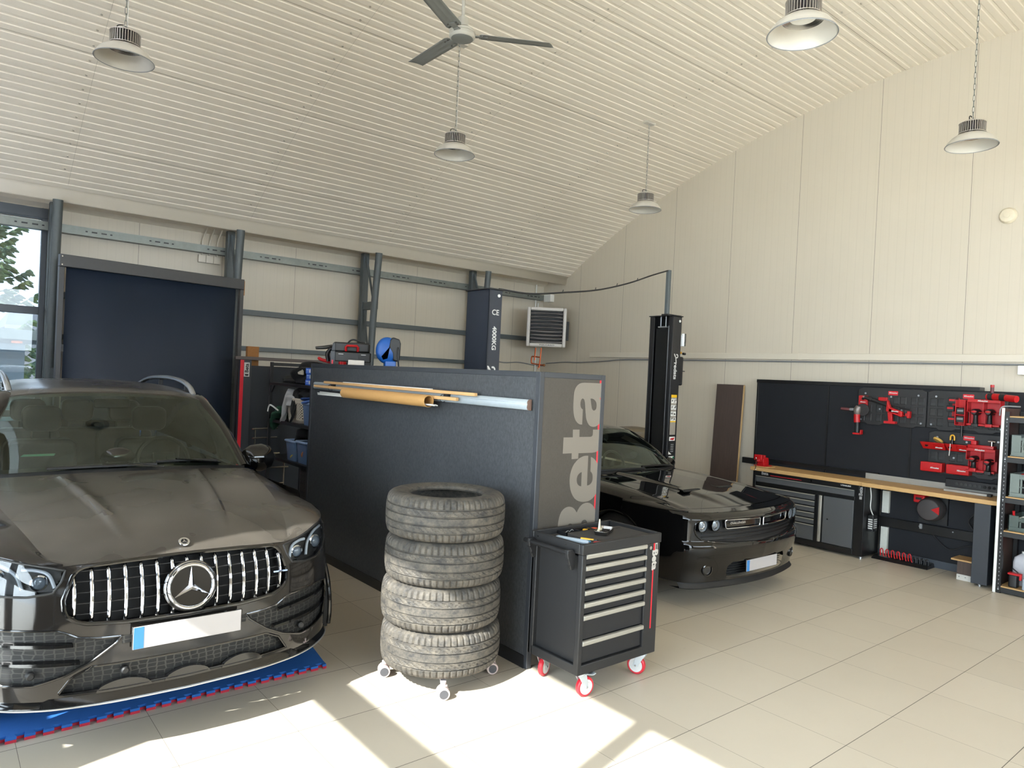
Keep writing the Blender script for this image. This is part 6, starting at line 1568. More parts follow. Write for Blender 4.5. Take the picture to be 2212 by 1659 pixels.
for side, x0, x1, lab in ((-1, 4.23, 4.395, 'left lift post, navy, showing 4000KG above the partition'), (1, 7.12, 7.29, 'right lift post with warning stickers, standing beside the black coupe')):
    y0, y1, H = 5.56, 5.93, 2.81
    t = thing('lift_post', lab, 'lift post', ((x0+x1)/2, 5.75, 0), 0, 'two-post car lift'); Mi = wmat(t).inverted()
    xo, xi = (x0, x1) if side < 0 else (x1, x0)         # outer back, inner open face
    b = MB(); th = .012
    if side < 0: b.box(x0, y0, 0, x0+th, y1, H)
    else: b.box(x1-th, y0, 0, x1, y1, H)
    b.box(x0, y0, 0, x1, y0+th, H); b.box(x0, y1-th, 0, x1, y1, H)
    xa, xb = (x1-th, x1) if side < 0 else (x0, x0+th)
    b.box(xa, y0+th, 0, xb, y0+.075, H); b.box(xa, y1-.075, 0, xb, y1-th, H)
    b.build('mast', [M_post if side < 0 else M_postb], t, True, bevel=.004)
    b = MB(); b.box(x0-.012, y0-.012, H, x1+.012, y1+.012, H+.012); b.build('top_plate', M_postb, t, True, bevel=.003)
    b = MB(); b.box(x0-.12, y0-.10, 0, x1+.12, y1+.10, .016); b.build('base_plate', M_postb, t, True)
    b = MB(); b.cyl((x1-.045, y0-.008, H-.055), (x1-.045, y0, H-.055), .016, 16); b.build('cap', M_white, t, True)
    # carriage and arms under the car
    xc = x1+.02 if side < 0 else x0-.02
    b = MB(); b.box(min(xc, xc-side*.02)-.02, y0+.09, .12, max(xc, xc-side*.02)+.02, y1-.09, .75); b.build('carriage', M_postb, t, True, bevel=.006)
    for s in (-1, 1):
        b = MB(); b.bar((xc-side*.03, 5.75+s*.12, .13), (xc-side*.55, 5.75+s*.62, .13), .09, .07); b.build('arm', M_postb, t, True, bevel=.006)
    b = MB(); b.cyl(((x0+x1)/2, 5.75, .3), ((x0+x1)/2, 5.75, H-.12), .035, 16); b.build('cylinder', M_postb, t, True)
    if side < 0:
        text_mesh('lettering', 'CE', .075, M_print, t, Mi @ plane_M(((x0+x1)/2+.005, y0-.001, 2.585), (1,0,0), (0,0,1)), .0006, .001)
        dn_text(t, '4000KG', .070, ((x0+x1)/2, y0-.001, 2.33), .002, 1.0); logo(t, (x0+x1)/2, y0-.001, 2.02, 1.1)
        dn_text(t, 'redats', .07, ((x0+x1)/2, y0-.001, 1.78))
    else:
        logo(t, (x0+x1)/2+.012, y0-.001, 2.315, .9); dn_text(t, 'redats', .085, ((x0+x1)/2-.005, y0-.001, 2.13), .002, 1.0)
        xm = (x0+x1)/2
        b = MB(); b.box(xm-.055, y0-.0012, 1.33, xm+.055, y0, 1.83); st = b.build('sticker', mat('grey warning sheet', (150, 142, 132), .5, var=.15, nscale=90), t, True, smooth=0); st['label'] = 'grey warning sheet with pictograms'
        b = MB(); b.box(xm-.055, y0-.002, 1.795, xm+.055, y0-.001, 1.83); b.box(xm-.055, y0-.002, 1.488, xm+.055, y0-.001, 1.502); b.build('yellow_band', mat('warning yellow', (232, 184, 30), .5), st, True, smooth=0)
        r3 = random.Random(11)
        for k, z in enumerate((1.735, 1.655, 1.575, 1.515)):
            h = .055 if k < 3 else .04
            for s in (-1, 1):
                b = MB(); b.box(xm+s*.028-.025, y0-.002, z-.01, xm+s*.028+.025, y0-.001, z-.01+h); pg = b.build('pictogram', M_white, st, True, smooth=0)
                b = MB()
                for q in range(3):
                    cx, cz = xm+s*.028+r3.uniform(-.012, .012), z+h*.35+r3.uniform(-.012, .012); b.box(cx-r3.uniform(.003, .010), y0-.0028, cz-.010, cx+r3.uniform(.003, .008), y0-.0018, cz+.010)
                b.build('symbol', M_black, pg, True, smooth=0)
        b = MB(); b.box(xm-.055, y0-.0012, 1.255, xm+.055, y0, 1.305); s2_ = b.build('sticker', M_white, t, True, smooth=0); s2_['label'] = 'white sticker with a red arrow mark'
        b = MB(); b.hexa([(xm-.04, y0-.002, 1.268), (xm+.03, y0-.002, 1.262), (xm+.03, y0-.001, 1.262), (xm-.04, y0-.001, 1.268), (xm-.03, y0-.002, 1.285), (xm+.045, y0-.002, 1.295), (xm+.045, y0-.001, 1.295), (xm-.03, y0-.001, 1.285)]); b.build('red_mark', M_red, s2_, True, smooth=0)
        b = MB(); b.box(xm-.058, y0-.0012, 1.08, xm+.055, y0, 1.235); s3_ = b.build('sticker', M_void, t, True, smooth=0); s3_['label'] = 'black capacity scale'
        b = MB()
        for k in range(5): b.box(xm-.02, y0-.002, 1.205-k*.022, xm+.012, y0-.001, 1.21-k*.022); b.box(xm+.02, y0-.002, 1.203-k*.022, xm+.03, y0-.001, 1.212-k*.022)
        b.build('scale_print', M_print, s3_, True, smooth=0)
        b = MB(); b.hexa([(xm-.058, y0-.002, 1.085), (xm+.0, y0-.002, 1.085), (xm+.0, y0-.001, 1.085), (xm-.058, y0-.001, 1.085), (xm-.058, y0-.002, 1.125), (xm-.05, y0-.002, 1.115), (xm-.05, y0-.001, 1.115), (xm-.058, y0-.001, 1.125)]); b.build('corner_mark', M_white, s3_, True, smooth=0)
        b = MB(); b.box(xm-.05, y0-.0012, .96, xm+.05, y0, 1.06); s4_ = b.build('sticker', M_white, t, True, smooth=0); s4_['label'] = 'white and green sticker'
        b = MB(); b.box(xm+.025, y0-.002, .965, xm+.05, y0-.001, 1.055); b.build('green_band', mat('green print', (30, 120, 84), .5), s4_, True, smooth=0)
        b = MB(); b.box(x0+.0, y0+.10, H-.14, x0+.035, y1-.13, H-.125); b.cyl((x0+.02, y0+.13, H-.13), (x0+.02, y0+.13, H), .006, 8); b.cyl((x0+.02, y1-.16, H-.13), (x0+.02, y1-.16, H), .006, 8); b.build('chain_anchor', M_alu, t, True)
        b = MB(); b.box(x0-.004, y0+.062, .3, x0+.002, y0+.07, H-.12); b.build('guide_edge', M_alu, t, True, smooth=0)
        b = MB(); b.box(x0+.03, y0+.085, .1, x0+.05, y1-.085, H-.15); b.build('cover_strip', M_void, t, True, smooth=0)
        b = MB(); b.rbox(7.04, 5.60, H+.012, 7.09, 5.65, 3.375, .008); b.build('mast_extension', M_steel, t, True)
        b = MB(); b.box(7.03, 5.58, H+.0, 7.30, 5.68, H+.02); b.build('extension_foot', M_postb, t, True)
        # hydraulic pack on the outer side
        hy = thing('hydraulic_unit', 'hydraulic pack with a clear reservoir over a black tank on the right lift post', 'hydraulic unit', (7.42, 5.75, 1.97))
        b = MB(); b.rbox(7.293, 5.66, 1.98, 7.36, 5.84, 2.62, .01); b.build('bracket', M_grey, hy, True)
        b = MB(); b.cyl((7.42, 5.75, 2.36), (7.42, 5.75, 2.66), .055, 20); b.build('pump_motor', mat('pale grey casting', (176, 176, 172), .4), hy, True, bevel=.008)
        b = MB(); b.cyl((7.52, 5.72, 2.46), (7.52, 5.72, 2.62), .05, 20); b.build('reservoir', glass_mat('clear tank', (.78, .8, .8, 1), .1), hy, True)
        b = MB(); b.rbox(7.36, 5.66, 1.95, 7.52, 5.84, 2.32, .05); b.build('oil_tank', M_black, hy, True, bevel=.02, seg=3)
        b = MB(); b.box(7.355, 5.655, 2.13, 7.525, 5.845, 2.14); b.build('tank_band', M_blackm, hy, True)
        b = MB(); b.cbox((7.43, 5.68, 2.37), (.05, .04, .03)); b.build('valve_block', mat('brass', (200, 150, 60), .35, metal=.6), hy, True, bevel=.004)
        b = MB(); b.cyl((7.49, 5.67, 2.36), (7.53, 5.67, 2.36), .016, 12); b.build('knob', M_black, hy, True)
        o = MB().rbox(7.293, 5.68, 1.36, 7.41, 5.82, 1.70, .01).build('control_box', mat('light blue enamel', (96, 148, 172), .4), None, bevel=.006, loc=(7.29, 5.75, 1.36)); tag(o, 'light blue control box on the outer side of the right lift post', 'control box')
        b = MB(); b.cyl((7.41, 5.75, 1.44), (7.425, 5.75, 1.44), .015, 12); b.build('knob', mat('rust brown knob', (110, 70, 60), .5), o, True)
b = MB(); b.tube(cr([(4.38, 5.6, 2.83), (4.8, 5.6, 2.83), (5.3, 5.6, 2.90), (5.8, 5.6, 2.985), (6.3, 5.6, 3.12), (6.7, 5.6, 3.26), (7.033, 5.62, 3.365)], 50), .009, 6)
for k in range(6): pass
o = b.build('overhead_cable', M_black, None, loc=(4.38, 5.6, 2.83)); tag(o, 'black cable strung from the left lift post to the pole on the right one', 'cable')
for f, (x, z) in enumerate(((5.25, 2.893), (5.75, 2.976), (6.1, 3.065), (6.45, 3.17))):
    b = MB(); b.cyl((x, 5.6, z), (x+.01, 5.6, z+.03), .004, 6); b.build('cable_tie', M_black, o, True)
# things by the right wall
br = thing('waste_bin', 'brown ribbed plastic bin by the right wall behind the coupe', 'bin', (8.68, 7.45, 0))
b = MB(); b.lathe([(.24, 0), (.27, .9), (.27, 1.12), (.255, 1.12), (.23, .02)], 36, Matrix.Translation((8.68, 7.45, 0)), True); b.build('body', mat('brown plastic', (104, 92, 74), .5), br, True)
b = MB(); b.lathe([(.285, 1.12), (.295, 1.14), (.29, 1.2), (.24, 1.245), (.1, 1.26), (0, 1.26)], 36, Matrix.Translation((8.68, 7.45, 0)), True); b.build('lid', mat('brown plastic lid', (112, 100, 80), .45), br, True)
for z in (1.0, 1.06):
    b = MB(); b.tube([(8.68+.277*math.cos(a), 7.45+.277*math.sin(a), z) for a in np.linspace(0, 2*PI, 36, endpoint=False)], .008, 6, True); b.build('rib', mat('brown plastic', (104, 92, 74), .5), br, True)
pk = thing('worktop_offcut', 'tall dark brown wood-grain board standing against the right wall', 'board', (9.05, 5.98, 0))
def m_dw():
    t = NT('dark wenge laminate'); n = t.noise(30, 5, .65, t.scaled(1, 4, .12)); t.bsdf(t.mix(n, srgb(54, 44, 40), srgb(92, 78, 72)), .45, spec=.4); return t.m
b = MB(); b.hexa([(8.95, 5.765, 0), (8.985, 5.765, 0), (8.985, 6.21, 0), (8.95, 6.21, 0), (9.05, 5.765, 2.0), (9.085, 5.765, 2.0), (9.085, 6.21, 2.0), (9.05, 6.21, 2.0)]); b.build('face', m_dw(), pk, True, bevel=.002)
b = MB(); b.hexa([(8.953, 5.758, 0), (8.985, 5.758, 0), (8.985, 5.765, 0), (8.953, 5.765, 0), (9.053, 5.758, 1.995), (9.085, 5.758, 1.995), (9.085, 5.765, 1.995), (9.053, 5.765, 1.995)]); b.build('raw_edge', mat('raw chipboard edge', (190, 158, 112), .7, var=.15, nscale=120), pk, True)
o = MB().box(9.10, 5.50, .885, 9.148, 5.76, .965).build('wall_bracket_rail', M_black, None, bevel=.004, loc=(9.14, 5.6, .9)); tag(o, 'short black rail on the wall between the brown board and the workbench', 'rail')
b = MB(); b.box(9.105, -3, 2.378, 9.15, 8.93, 2.462); o = struct(b, 'trim_3', M_fascia, bevel=.004)
b = MB(); b.box(9.101, 4.94, 2.376, 9.15, 4.99, 2.464); 
o2 = b.build('joint_cover', M_fascia, o, bevel=.002)
o = MB().rbox(9.08, 2.29, 2.24, 9.15, 2.46, 2.34, .008, 'x').build('wall_box', M_white, None, bevel=.004, loc=(9.14, 2.4, 2.24)); tag(o, 'white box on the right wall above the storage rack', 'box')
dk = thing('wall_disc', 'round cream disc sensor high on the right wall', 'sensor', (9.15, 2.64, 3.995))
f_, L = MB().frame((9.149, 2.64, 3.995), (9.10, 2.64, 3.995))
b = MB(); b.lathe([(.088, 0), (.087, L*.4), (.07, L*.85), (.04, L), (0, L)], 36, f_); b.build('cover', mat('cream plastic disc', (216, 206, 184), .4), dk, True)
b = MB(); b.lathe([(.03, L*.98), (.028, L*1.12), (0, L*1.15)], 24, f_); b.build('centre_cap', mat('cream plastic disc', (216, 206, 184), .4), dk, True)
# ------------------------------------------------------------------ workbench along the right wall
def m_plywood(name, a, c, ax):
    t = NT(name); n = t.noise(26, 5, .65, t.scaled(4, .25, 6) if ax == 'y' else t.scaled(1, 1, 30)); t.bsdf(t.mix(n, srgb(*a), srgb(*c)), .45, spec=.35); return t.m
M_ply = m_plywood('oiled beech worktop', (176, 138, 88), (206, 170, 118), 'y')
M_bd = mat('dark blue grey panel', (25, 27, 32), .6, spec=.3, var=.12, nscale=140, bump=.2, bscale=500)
M_cabk = mat('bench black enamel', (20, 20, 21), .35, var=.1); M_cabg = mat('bench grey drawer', (82, 84, 86), .4, var=.08, nscale=160)
M_uw = lambda: None
U, V = (0, -1, 0), (0, 0, 1)                      # lettering on faces looking towards -x
XB = 9.0
def wx(parent): return wmat(parent).inverted()
# back panel
bp = thing('back_panel', 'long dark blue grey panel on the right wall above and below the worktop', 'wall panel', (9.1, 4.1, 0))
for (y0, y1, z0, z1) in ((4.49, 5.49, .90, 2.05), (3.475, 4.475, .90, 2.05), (2.10, 3.46, .90, 2.05), (2.10, 3.765, .08, .90)):
    b = MB(); b.box(XB, y0, z0, XB+.02, y1, z1); b.build('panel', M_bd, bp, True, bevel=.002)
b = MB(); b.box(XB-.01, 2.775, 2.045, 9.14, 5.52, 2.09); b.build('top_trim', M_cabk, bp, True, bevel=.003)
b = MB(); b.box(XB-.006, 5.49, .90, 9.14, 5.515, 2.045); b.build('end_trim', M_cabk, bp, True, bevel=.003)
for y in (4.4825, 3.4675):
    b = MB(); b.box(XB-.004, y-.010, .95, XB+.02, y+.010, 2.045); b.build('joint_strip', M_cabk, bp, True)
b = MB(); b.box(XB-.012, 2.1, .0, XB+.02, 3.765, .085); b.build('kick_strip', mat('slate kick strip', (62, 68, 76), .5), bp, True)
b = MB(); b.box(XB-.03, 3.8, .955, XB, 5.49, 1.0); b.build('rear_upstand', M_cabk, bp, True)
# worktops
wt = MB().box(8.53, 3.79, .868, 8.995, 5.27, .915).build('worktop', M_ply, None, bevel=.004, loc=(8.76, 4.5, .868)); tag(wt, 'light wooden worktop over the drawer cabinet, red vice at its far end', 'worktop')
wt2 = MB().box(8.51, 2.41, .868, 8.995, 3.787, .915).build('worktop', M_ply, None, bevel=.004, loc=(8.76, 3.1, .868)); tag(wt2, 'light wooden worktop on the right, carrying the grey sheet and power strip', 'worktop')
# drawer cabinet
cb = thing('drawer_cabinet', 'black workshop cabinet with grey drawers and one grey door under the worktop', 'cabinet', (8.56, 3.77, 0))
b = MB(); b.box(8.585, 3.77, .03, 8.99, 5.24, .866); b.box(8.56, 3.77, .03, 8.59, 3.885, .866); b.box(8.56, 5.20, .03, 8.59, 5.24, .866); b.box(8.56, 3.885, .838, 8.59, 5.2, .866); b.box(8.56, 3.885, .03, 8.59, 5.2, .098); b.box(8.56, 3.885, .682, 8.59, 5.2, .722); b.box(8.56, 4.325, .098, 8.59, 4.372, .682)
b.build('carcass', M_cabk, cb, True, bevel=.003)
b = MB(); b.box(8.545, 3.83, .805, 8.57, 5.22, .866); fas = b.build('name_rail', M_cabk, cb, True, bevel=.003)
text_mesh('lettering', 'Beta', .055, mat('grey print', (150, 150, 150), .5), fas, wx(cb) @ plane_M((8.5445, 5.06, .845), U, V), .0006, .002)
b = MB(); b.box(8.544, 4.55, .826, 8.546, 4.98, .831); b.build('stripe', M_vred, fas, True, smooth=0)
b = MB(); b.cyl((8.54, 4.42, .838), (8.55, 4.42, .838), .010, 12); b.build('lock', M_chrome, fas, True)
text_mesh('lettering', 'UTENSILERIE', .022, M_print, fas, wx(cb) @ plane_M((8.5445, 3.99, .842), U, V), .0005, .0006)
b = MB(); b.box(8.566, 3.895, .725, 8.586, 5.195, .795); d = b.build('drawer', M_cabg, cb, True, bevel=.002)
b = MB(); b.box(8.549, 3.895, .796, 8.58, 5.195, .808); b.build('drawer_pull', M_hand, d, True, bevel=.002)
zt = [.68, .60, .525, .45, .375, .30, .225]
for k in range(6):
    a_ = zt[k]; c_ = zt[k+1] if k < 5 else .098
    b = MB(); b.box(8.566, 4.376, c_+.004, 8.586, 5.195, a_-.022); d = b.build('drawer', M_cabg, cb, True, bevel=.002)
    b = MB(); b.box(8.552, 4.376, a_-.022, 8.582, 5.195, a_-.010); b.build('drawer_pull', M_hand, d, True, bevel=.002)
b = MB(); b.box(8.562, 3.893, .104, 8.586, 4.262, .678); d = b.build('door', M_cabg, cb, True, bevel=.003)
b = MB(); b.box(8.55, 4.285, .104, 8.58, 4.318, .678); b.build('door_pull', M_hand, d, True, bevel=.006)
b = MB(); b.cyl((8.555, 4.20, .40), (8.565, 4.20, .40), .009, 12); b.build('door_lock', M_chrome, d, True)
b = MB(); b.box(8.5585, 3.80, .705, 8.561, 3.83, .74); b.build('emblem', mat('grey print', (150, 150, 150), .5), cb, True, smooth=0)
text_mesh('lettering', 'Beta', .058, mat('grey print', (150, 150, 150), .5), cb, wx(cb) @ plane_M((8.5592, 3.815, .80), (0,0,1), (0,1,0)), .0006, .002)
for y in (3.80, 5.2):
    b = MB(); b.cyl((8.60, y, 0), (8.60, y, .03), .018, 12); b.build('foot', M_alu, cb, True)
cl = thing('charger_box', 'black box with white print on the inner side of the drawer cabinet', 'charger', (8.72, 3.72, .33))
b = MB(); b.rbox(8.66, 3.70, .33, 8.78, 3.768, .52, .01); b.build('case', M_black, cl, True, bevel=.004)
b = MB()
for k in range(5): b.box(8.659, 3.708, .36+k*.026, 8.66, 3.758, .374+k*.026)
for k in range(5): b.box(8.675, 3.6995, .37+k*.024, 8.76, 3.701, .382+k*.024)
b.build('print', M_print, cl, True, smooth=0)
b = MB(); b.tube(cr([(8.62, 3.735, .865), (8.63, 3.725, .75), (8.66, 3.74, .62), (8.70, 3.735, .545), (8.72, 3.73, .52)], 20), .006, 6); o = b.build('white_cable', M_white, None, loc=(8.62, 3.735, .86)); tag(o, 'white cable hanging beside the cabinet down to the charger box', 'cable')
# leg panel at the right end of the bench
lg = thing('support_panel', 'dark grey steel leg panel carrying the right end of the worktop', 'bench leg', (8.7, 2.54, 0))
b = MB(); b.box(8.525, 2.475, .025, 8.99, 2.625, .866); b.build('leg_box', mat('slate enamel', (50, 54, 60), .45), lg, True, bevel=.004)
b = MB(); b.cyl((8.56, 2.55, 0), (8.56, 2.55, .03), .016, 12); b.build('foot', M_alu, lg, True)
rl = MB().box(8.94, 2.63, .375, 8.985, 3.765, .485).build('cross_rail', M_cabk, None, bevel=.004, loc=(8.96, 3.1, .4)); tag(rl, 'black cross rail fixed along the panel under the worktop', 'rail')
for y in (2.95, 3.3):
    b = MB(); b.cyl((8.936, y, .45), (8.942, y, .45), .008, 8); b.build('bolt', M_alu, rl, True)
# vertical white strips
for z0, z1, lab in ((.535, .80, 'upper white light strip standing under the worktop left of the cable reel'), (.035, .365, 'lower white light strip under the cross rail behind the red hooks')):
    o = MB().box(8.955, 3.655, z0, 8.998, 3.735, z1).build('light_strip', mat('white strip', (204, 206, 198), .4), None, bevel=.003, loc=(8.98, 3.7, z0)); tag(o, lab, 'strip')
# red hook strip
hk = thing('hook_strip', 'black floor tray with a row of red hooks under the worktop', 'hook strip', (8.85, 3.4, 0))
b = MB(); b.hexa([(8.76, 3.13, 0), (8.98, 3.13, 0), (8.98, 3.75, 0), (8.76, 3.75, 0), (8.80, 3.14, .035), (8.98, 3.14, .05), (8.98, 3.74, .05), (8.80, 3.74, .035)]); b.build('tray', M_cabk, hk, True, bevel=.005)
for k in range(6):
    y = 3.325+k*.062
    b = MB(); b.tube(cr([(8.80, y+.020, .05), (8.79, y+.022, .115), (8.79, y+.008, .135), (8.79, y-.006, .12), (8.80, y-.010, .06), (8.80, y-.022, .045)], 18), .0065, 8); b.build('hook', M_red, hk, True)
for k in range(4):
    y = 3.16+k*.045
    b = MB(); b.tube(cr([(8.83, y+.012, .04), (8.83, y+.014, .09), (8.83, y, .105), (8.83, y-.014, .09), (8.83, y-.016, .04)], 12), .007, 8); b.build('hook', M_black, hk, True)
# wooden step box
bx = thing('wooden_box', 'dark board box with a plywood top under the right end of the worktop', 'box', (8.70, 2.70, 0))
M_dw = m_dw()
b = MB(); b.box(8.66, 2.635, .06, 8.86, 2.80, .205); b.build('body', M_dw, bx, True)
b = MB(); b.box(8.63, 2.63, .205, 8.88, 2.855, .222); b.build('top', m_plywood('box plywood', (176, 138, 92), (200, 162, 110), 'z'), bx, True, bevel=.002)
b = MB(); b.box(8.655, 2.632, .0, 8.86, 2.80, .06); b.build('white_plinth', mat('white board', (200, 198, 192), .5), bx, True)
for y in (2.66, 2.715, 2.775):
    b = MB(); b.cyl((8.652, y, .035), (8.657, y, .035), .006, 8); b.build('screw', M_grey, bx, True)
# cable reel under the bench
cr_ = thing('cable_reel', 'grey and red wall cable reel under the right worktop', 'cable reel', (8.87, 3.17, .66))
f_ = Matrix.Translation((8.86, 3.16, .68)) @ Matrix.Rotation(-PI/2, 4, 'Y') @ Matrix.Rotation(0, 4, 'Z')
b = MB(); b.lathe([(0, -.10), (.11, -.10), (.135, -.07), (.135, .05), (.115, .085), (.05, .095), (0, .095)], 36, f_); b.build('drum', mat('charcoal reel', (62, 58, 58), .55, bump=.2), cr_, True, bevel=.006)
b = MB(); b.box(8.80, 3.21, .74, 8.95, 3.33, .83); b.build('red_body', M_red, cr_, True, bevel=.012)
b = MB(); b.hexa([(8.758, 3.04, .64), (8.765, 3.04, .64), (8.765, 3.04, .73), (8.758, 3.04, .73), (8.758, 3.12, .685), (8.765, 3.12, .685), (8.765, 3.12, .69), (8.758, 3.12, .69)]); b.build('red_mark', M_red, cr_, True)
b = MB(); b.box(8.96, 3.02, .50, 8.998, 3.32, .86); b.build('wall_plate', M_black, cr_, True)
b = MB(); b.box(8.79, 3.24, .775, 8.80, 3.30, .80); b.build('grip', M_black, cr_, True)
o = MB().cbox((8.93, 3.28, .455), (.03, .03, .06)).build('plug_clip', M_grey, None, bevel=.006, loc=(8.93, 3.28, .455)); tag(o, 'small grey clip on the cross rail under the cable reel', 'clip')
# socket with plugs and cables
sk = thing('wall_socket', 'white double wall socket with two black plugs under the worktop', 'socket', (8.99, 2.70, .65))
b = MB(); b.rbox(8.985, 2.645, .62, 9.0, 2.735, .81, .008, 'x'); b.build('plate', M_white, sk, True, bevel=.003)
for z in (.76, .675):
    b = MB(); b.cyl((8.94, 2.69, z), (8.987, 2.69, z), .032, 20); b.sphere((8.945, 2.69, z-.012), .026, 12, 8); b.build('plug', M_black, sk, True)
for pts, lab in (([(8.94, 2.69, .74), (8.93, 2.75, .68), (8.94, 2.80, .60), (8.95, 2.76, .52), (8.96, 2.73, .48)], 'black cable from the upper plug of the socket to the cross rail'),
                 ([(8.96, 3.19, .42), (8.96, 3.12, .34), (8.96, 3.02, .26), (8.96, 2.95, .25), (8.96, 2.85, .30), (8.96, 2.72, .345), (8.96, 2.66, .37)], 'black cable sagging below the cross rail')):
    b = MB(); b.tube(cr(pts, 30), .007, 6); o = b.build('black_cable', M_black, None, loc=pts[0]); tag(o, lab, 'cable')
# vice
vc = thing('bench_vice', 'red bench vice at the far end of the worktop', 'vice', (8.68, 5.18, .915))
b = MB(); b.box(-.08, -.08, 0, .10, .08, .012); b.box(-.05, -.05, .012, .07, .05, .05); b.build('base', M_red, vc, bevel=.004)
b = MB(); b.hexa([(-.06, -.045, .05), (.08, -.045, .05), (.08, .045, .05), (-.06, .045, .05), (-.05, -.04, .115), (.075, -.04, .11), (.075, .04, .11), (-.05, .04, .115)]); b.box(-.06, -.055, .10, -.02, .055, .15); b.build('fixed_jaw', M_red, vc, bevel=.005)
b = MB(); b.box(-.14, -.03, .06, -.06, .03, .10); b.box(-.125, -.055, .08, -.09, .055, .155); b.build('moving_jaw', M_red, vc, bevel=.005)
b = MB(); b.cyl((-.17, 0, .08), (-.10, 0, .08), .012, 12); b.cyl((-.165, .0, -.04), (-.165, .0, .11), .006, 8); b.sphere((-.165, 0, -.04), .010, 10, 6); b.sphere((-.165, 0, .11), .010, 10, 6); b.build('spindle', M_chrome, vc)
o = MB().box(8.60, 5.06, .9155, 8.80, 5.262, .925).build('vice_pad', M_ply, None, bevel=.002, loc=(8.7, 5.16, .9155)); tag(o, 'thin wooden pad under the red vice', 'pad'); vc.location.z = .925
# sheet, power strip, level on the worktop
o = MB().box(8.965, 2.5, .916, 8.972, 3.95, .985).build('metal_upstand', mat('grey upstand', (150, 148, 142), .4), None, loc=(8.97, 3.2, .916)); tag(o, 'long low grey strip standing along the back of the right worktop', 'strip')
ps = thing('power_strip', 'long black power strip leaning on the panel behind the right worktop', 'power strip', (8.94, 2.8, .99))
b = MB(); b.box(8.925, 2.50, .955, 8.962, 3.05, 1.045); b.build('case', M_black, ps, True, bevel=.006)
for k in range(9):
    y = 2.93-k*.045
    b = MB(); b.cyl((8.918, y, 1.0), (8.926, y, 1.0), .016, 16); b.build('outlet', mat('socket grey', (52, 52, 52), .4) if k < 6 else M_void, ps, True)
o = MB().box(8.80, 2.60, .9155, 8.86, 3.02, .94).build('spirit_level', mat('silver level', (186, 184, 178), .35, metal=.5), None, bevel=.003, loc=(8.83, 2.8, .9155)); tag(o, 'silver spirit level lying on the right worktop', 'level')
b = MB(); b.box(8.798, 2.56, .9158, 8.862, 2.60, .942); b.build('end_cap', M_black, o, True, bevel=.003)
# ------------------------------------------------------------------ black tool storage plates on the panel
M_pl = mat('black storage plate', (34, 34, 35), .5, bump=.1); M_lab = mat('red label', (206, 28, 40), .4)
PLATES = []
def plate(label, y0, y1, z0, z1, tab=True):
    t = thing('storage_plate', label, 'storage plate', (8.99, (y0+y1)/2, (z0+z1)/2), 0, 'black storage plates')
    c = .06
    poly = [(y0, z0), (y0+.1, z0), (y0+.13, z0-.02), (y0+.27, z0-.02), (y0+.30, z0), (y1-.30, z0), (y1-.27, z0-.02), (y1-.13, z0-.02), (y1-.1, z0), (y1, z0), (y1, z1-c*.4), (y1-c, z1), (y0+c, z1), (y0, z1-c*.4)]
    b = MB(); b.prism(poly, (8.975, 0, 0), (0,1,0), (0,0,1), (.019, 0, 0)); b.build('board', M_pl, t, True, bevel=.004)
    n = int((y1-y0)/.165); rows = int((z1-z0-.09)/.115)
    for i in range(n):
        for j in range(rows):
            yc = y0+(i+.5)*(y1-y0)/n; zc = z0+.072+j*.112
            for s in (-1, 1):
                b = MB(); yy = yc+s*.040
                G = [[(8.9745, yy-.033, zc-.045), (8.9745, yy+.033, zc-.045), (8.9745, yy+.033, zc+.045), (8.9745, yy-.033, zc+.045)], [(8.972, yy-.029, zc-.041), (8.972, yy+.029, zc-.041), (8.972, yy+.029, zc+.041), (8.972, yy-.029, zc+.041)], [(8.988, yy-.024, zc-.034), (8.988, yy+.024, zc-.034), (8.988, yy+.024, zc+.034), (8.988, yy-.024, zc+.034)]]
                b.grid([[r[q % 4] for r in G] for q in range(4)], closed_u=True); b.face([(8.9738, yy-.026, zc-.036), (8.9735, yy+.026, zc-.036), (8.9735, yy+.026, zc-.01), (8.9735, yy-.026, zc-.004)]); b.build('socket_cell', mat('socket cell rim', (44, 45, 46), .45), t, True, smooth=0)
    for (yy, zz) in ((y0+.05, z0+.04), (y1-.05, z0+.04), (y0+.09, z1-.07), (y1-.09, z1-.07), ((y0+y1)/2, z1-.10), (y0+.27, z0+.18), (y1-.27, z0+.18)):
        b = MB(); b.cyl((8.968, yy, zz), (8.976, yy, zz), .011, 12); b.build('washer_screw', M_alu, t, True)
    yl = (y0+y1)/2-.02; zl = z1-.055
    b = MB(); b.rbox(8.971, yl-.055, zl-.025, 8.976, yl+.055, zl+.025, .006, 'x'); q = b.build('label_plate', M_lab, t, True, smooth=0)
    text_mesh('lettering', 'Milwaukee', .026, M_print, q, wmat(t).inverted() @ plane_M((8.9705, yl+.0, zl+.003), U, V), .0005, .0006, .85, .25)
    return t
plate('left black storage plate holding the grinder and the caulking gun', 3.305, 4.095, 1.60, 2.035)
plate('right upper black storage plate behind the battery rack', 2.50, 3.295, 1.60, 2.035)
plate('lower black storage plate holding the red bins', 2.48, 3.262, 1.10, 1.57)
def mk_text(parent, body, c, size):
    return text_mesh('lettering', body, size, M_print, parent, wmat(parent).inverted() @ plane_M(c, U, V), .0005, .0008, .85, .25)
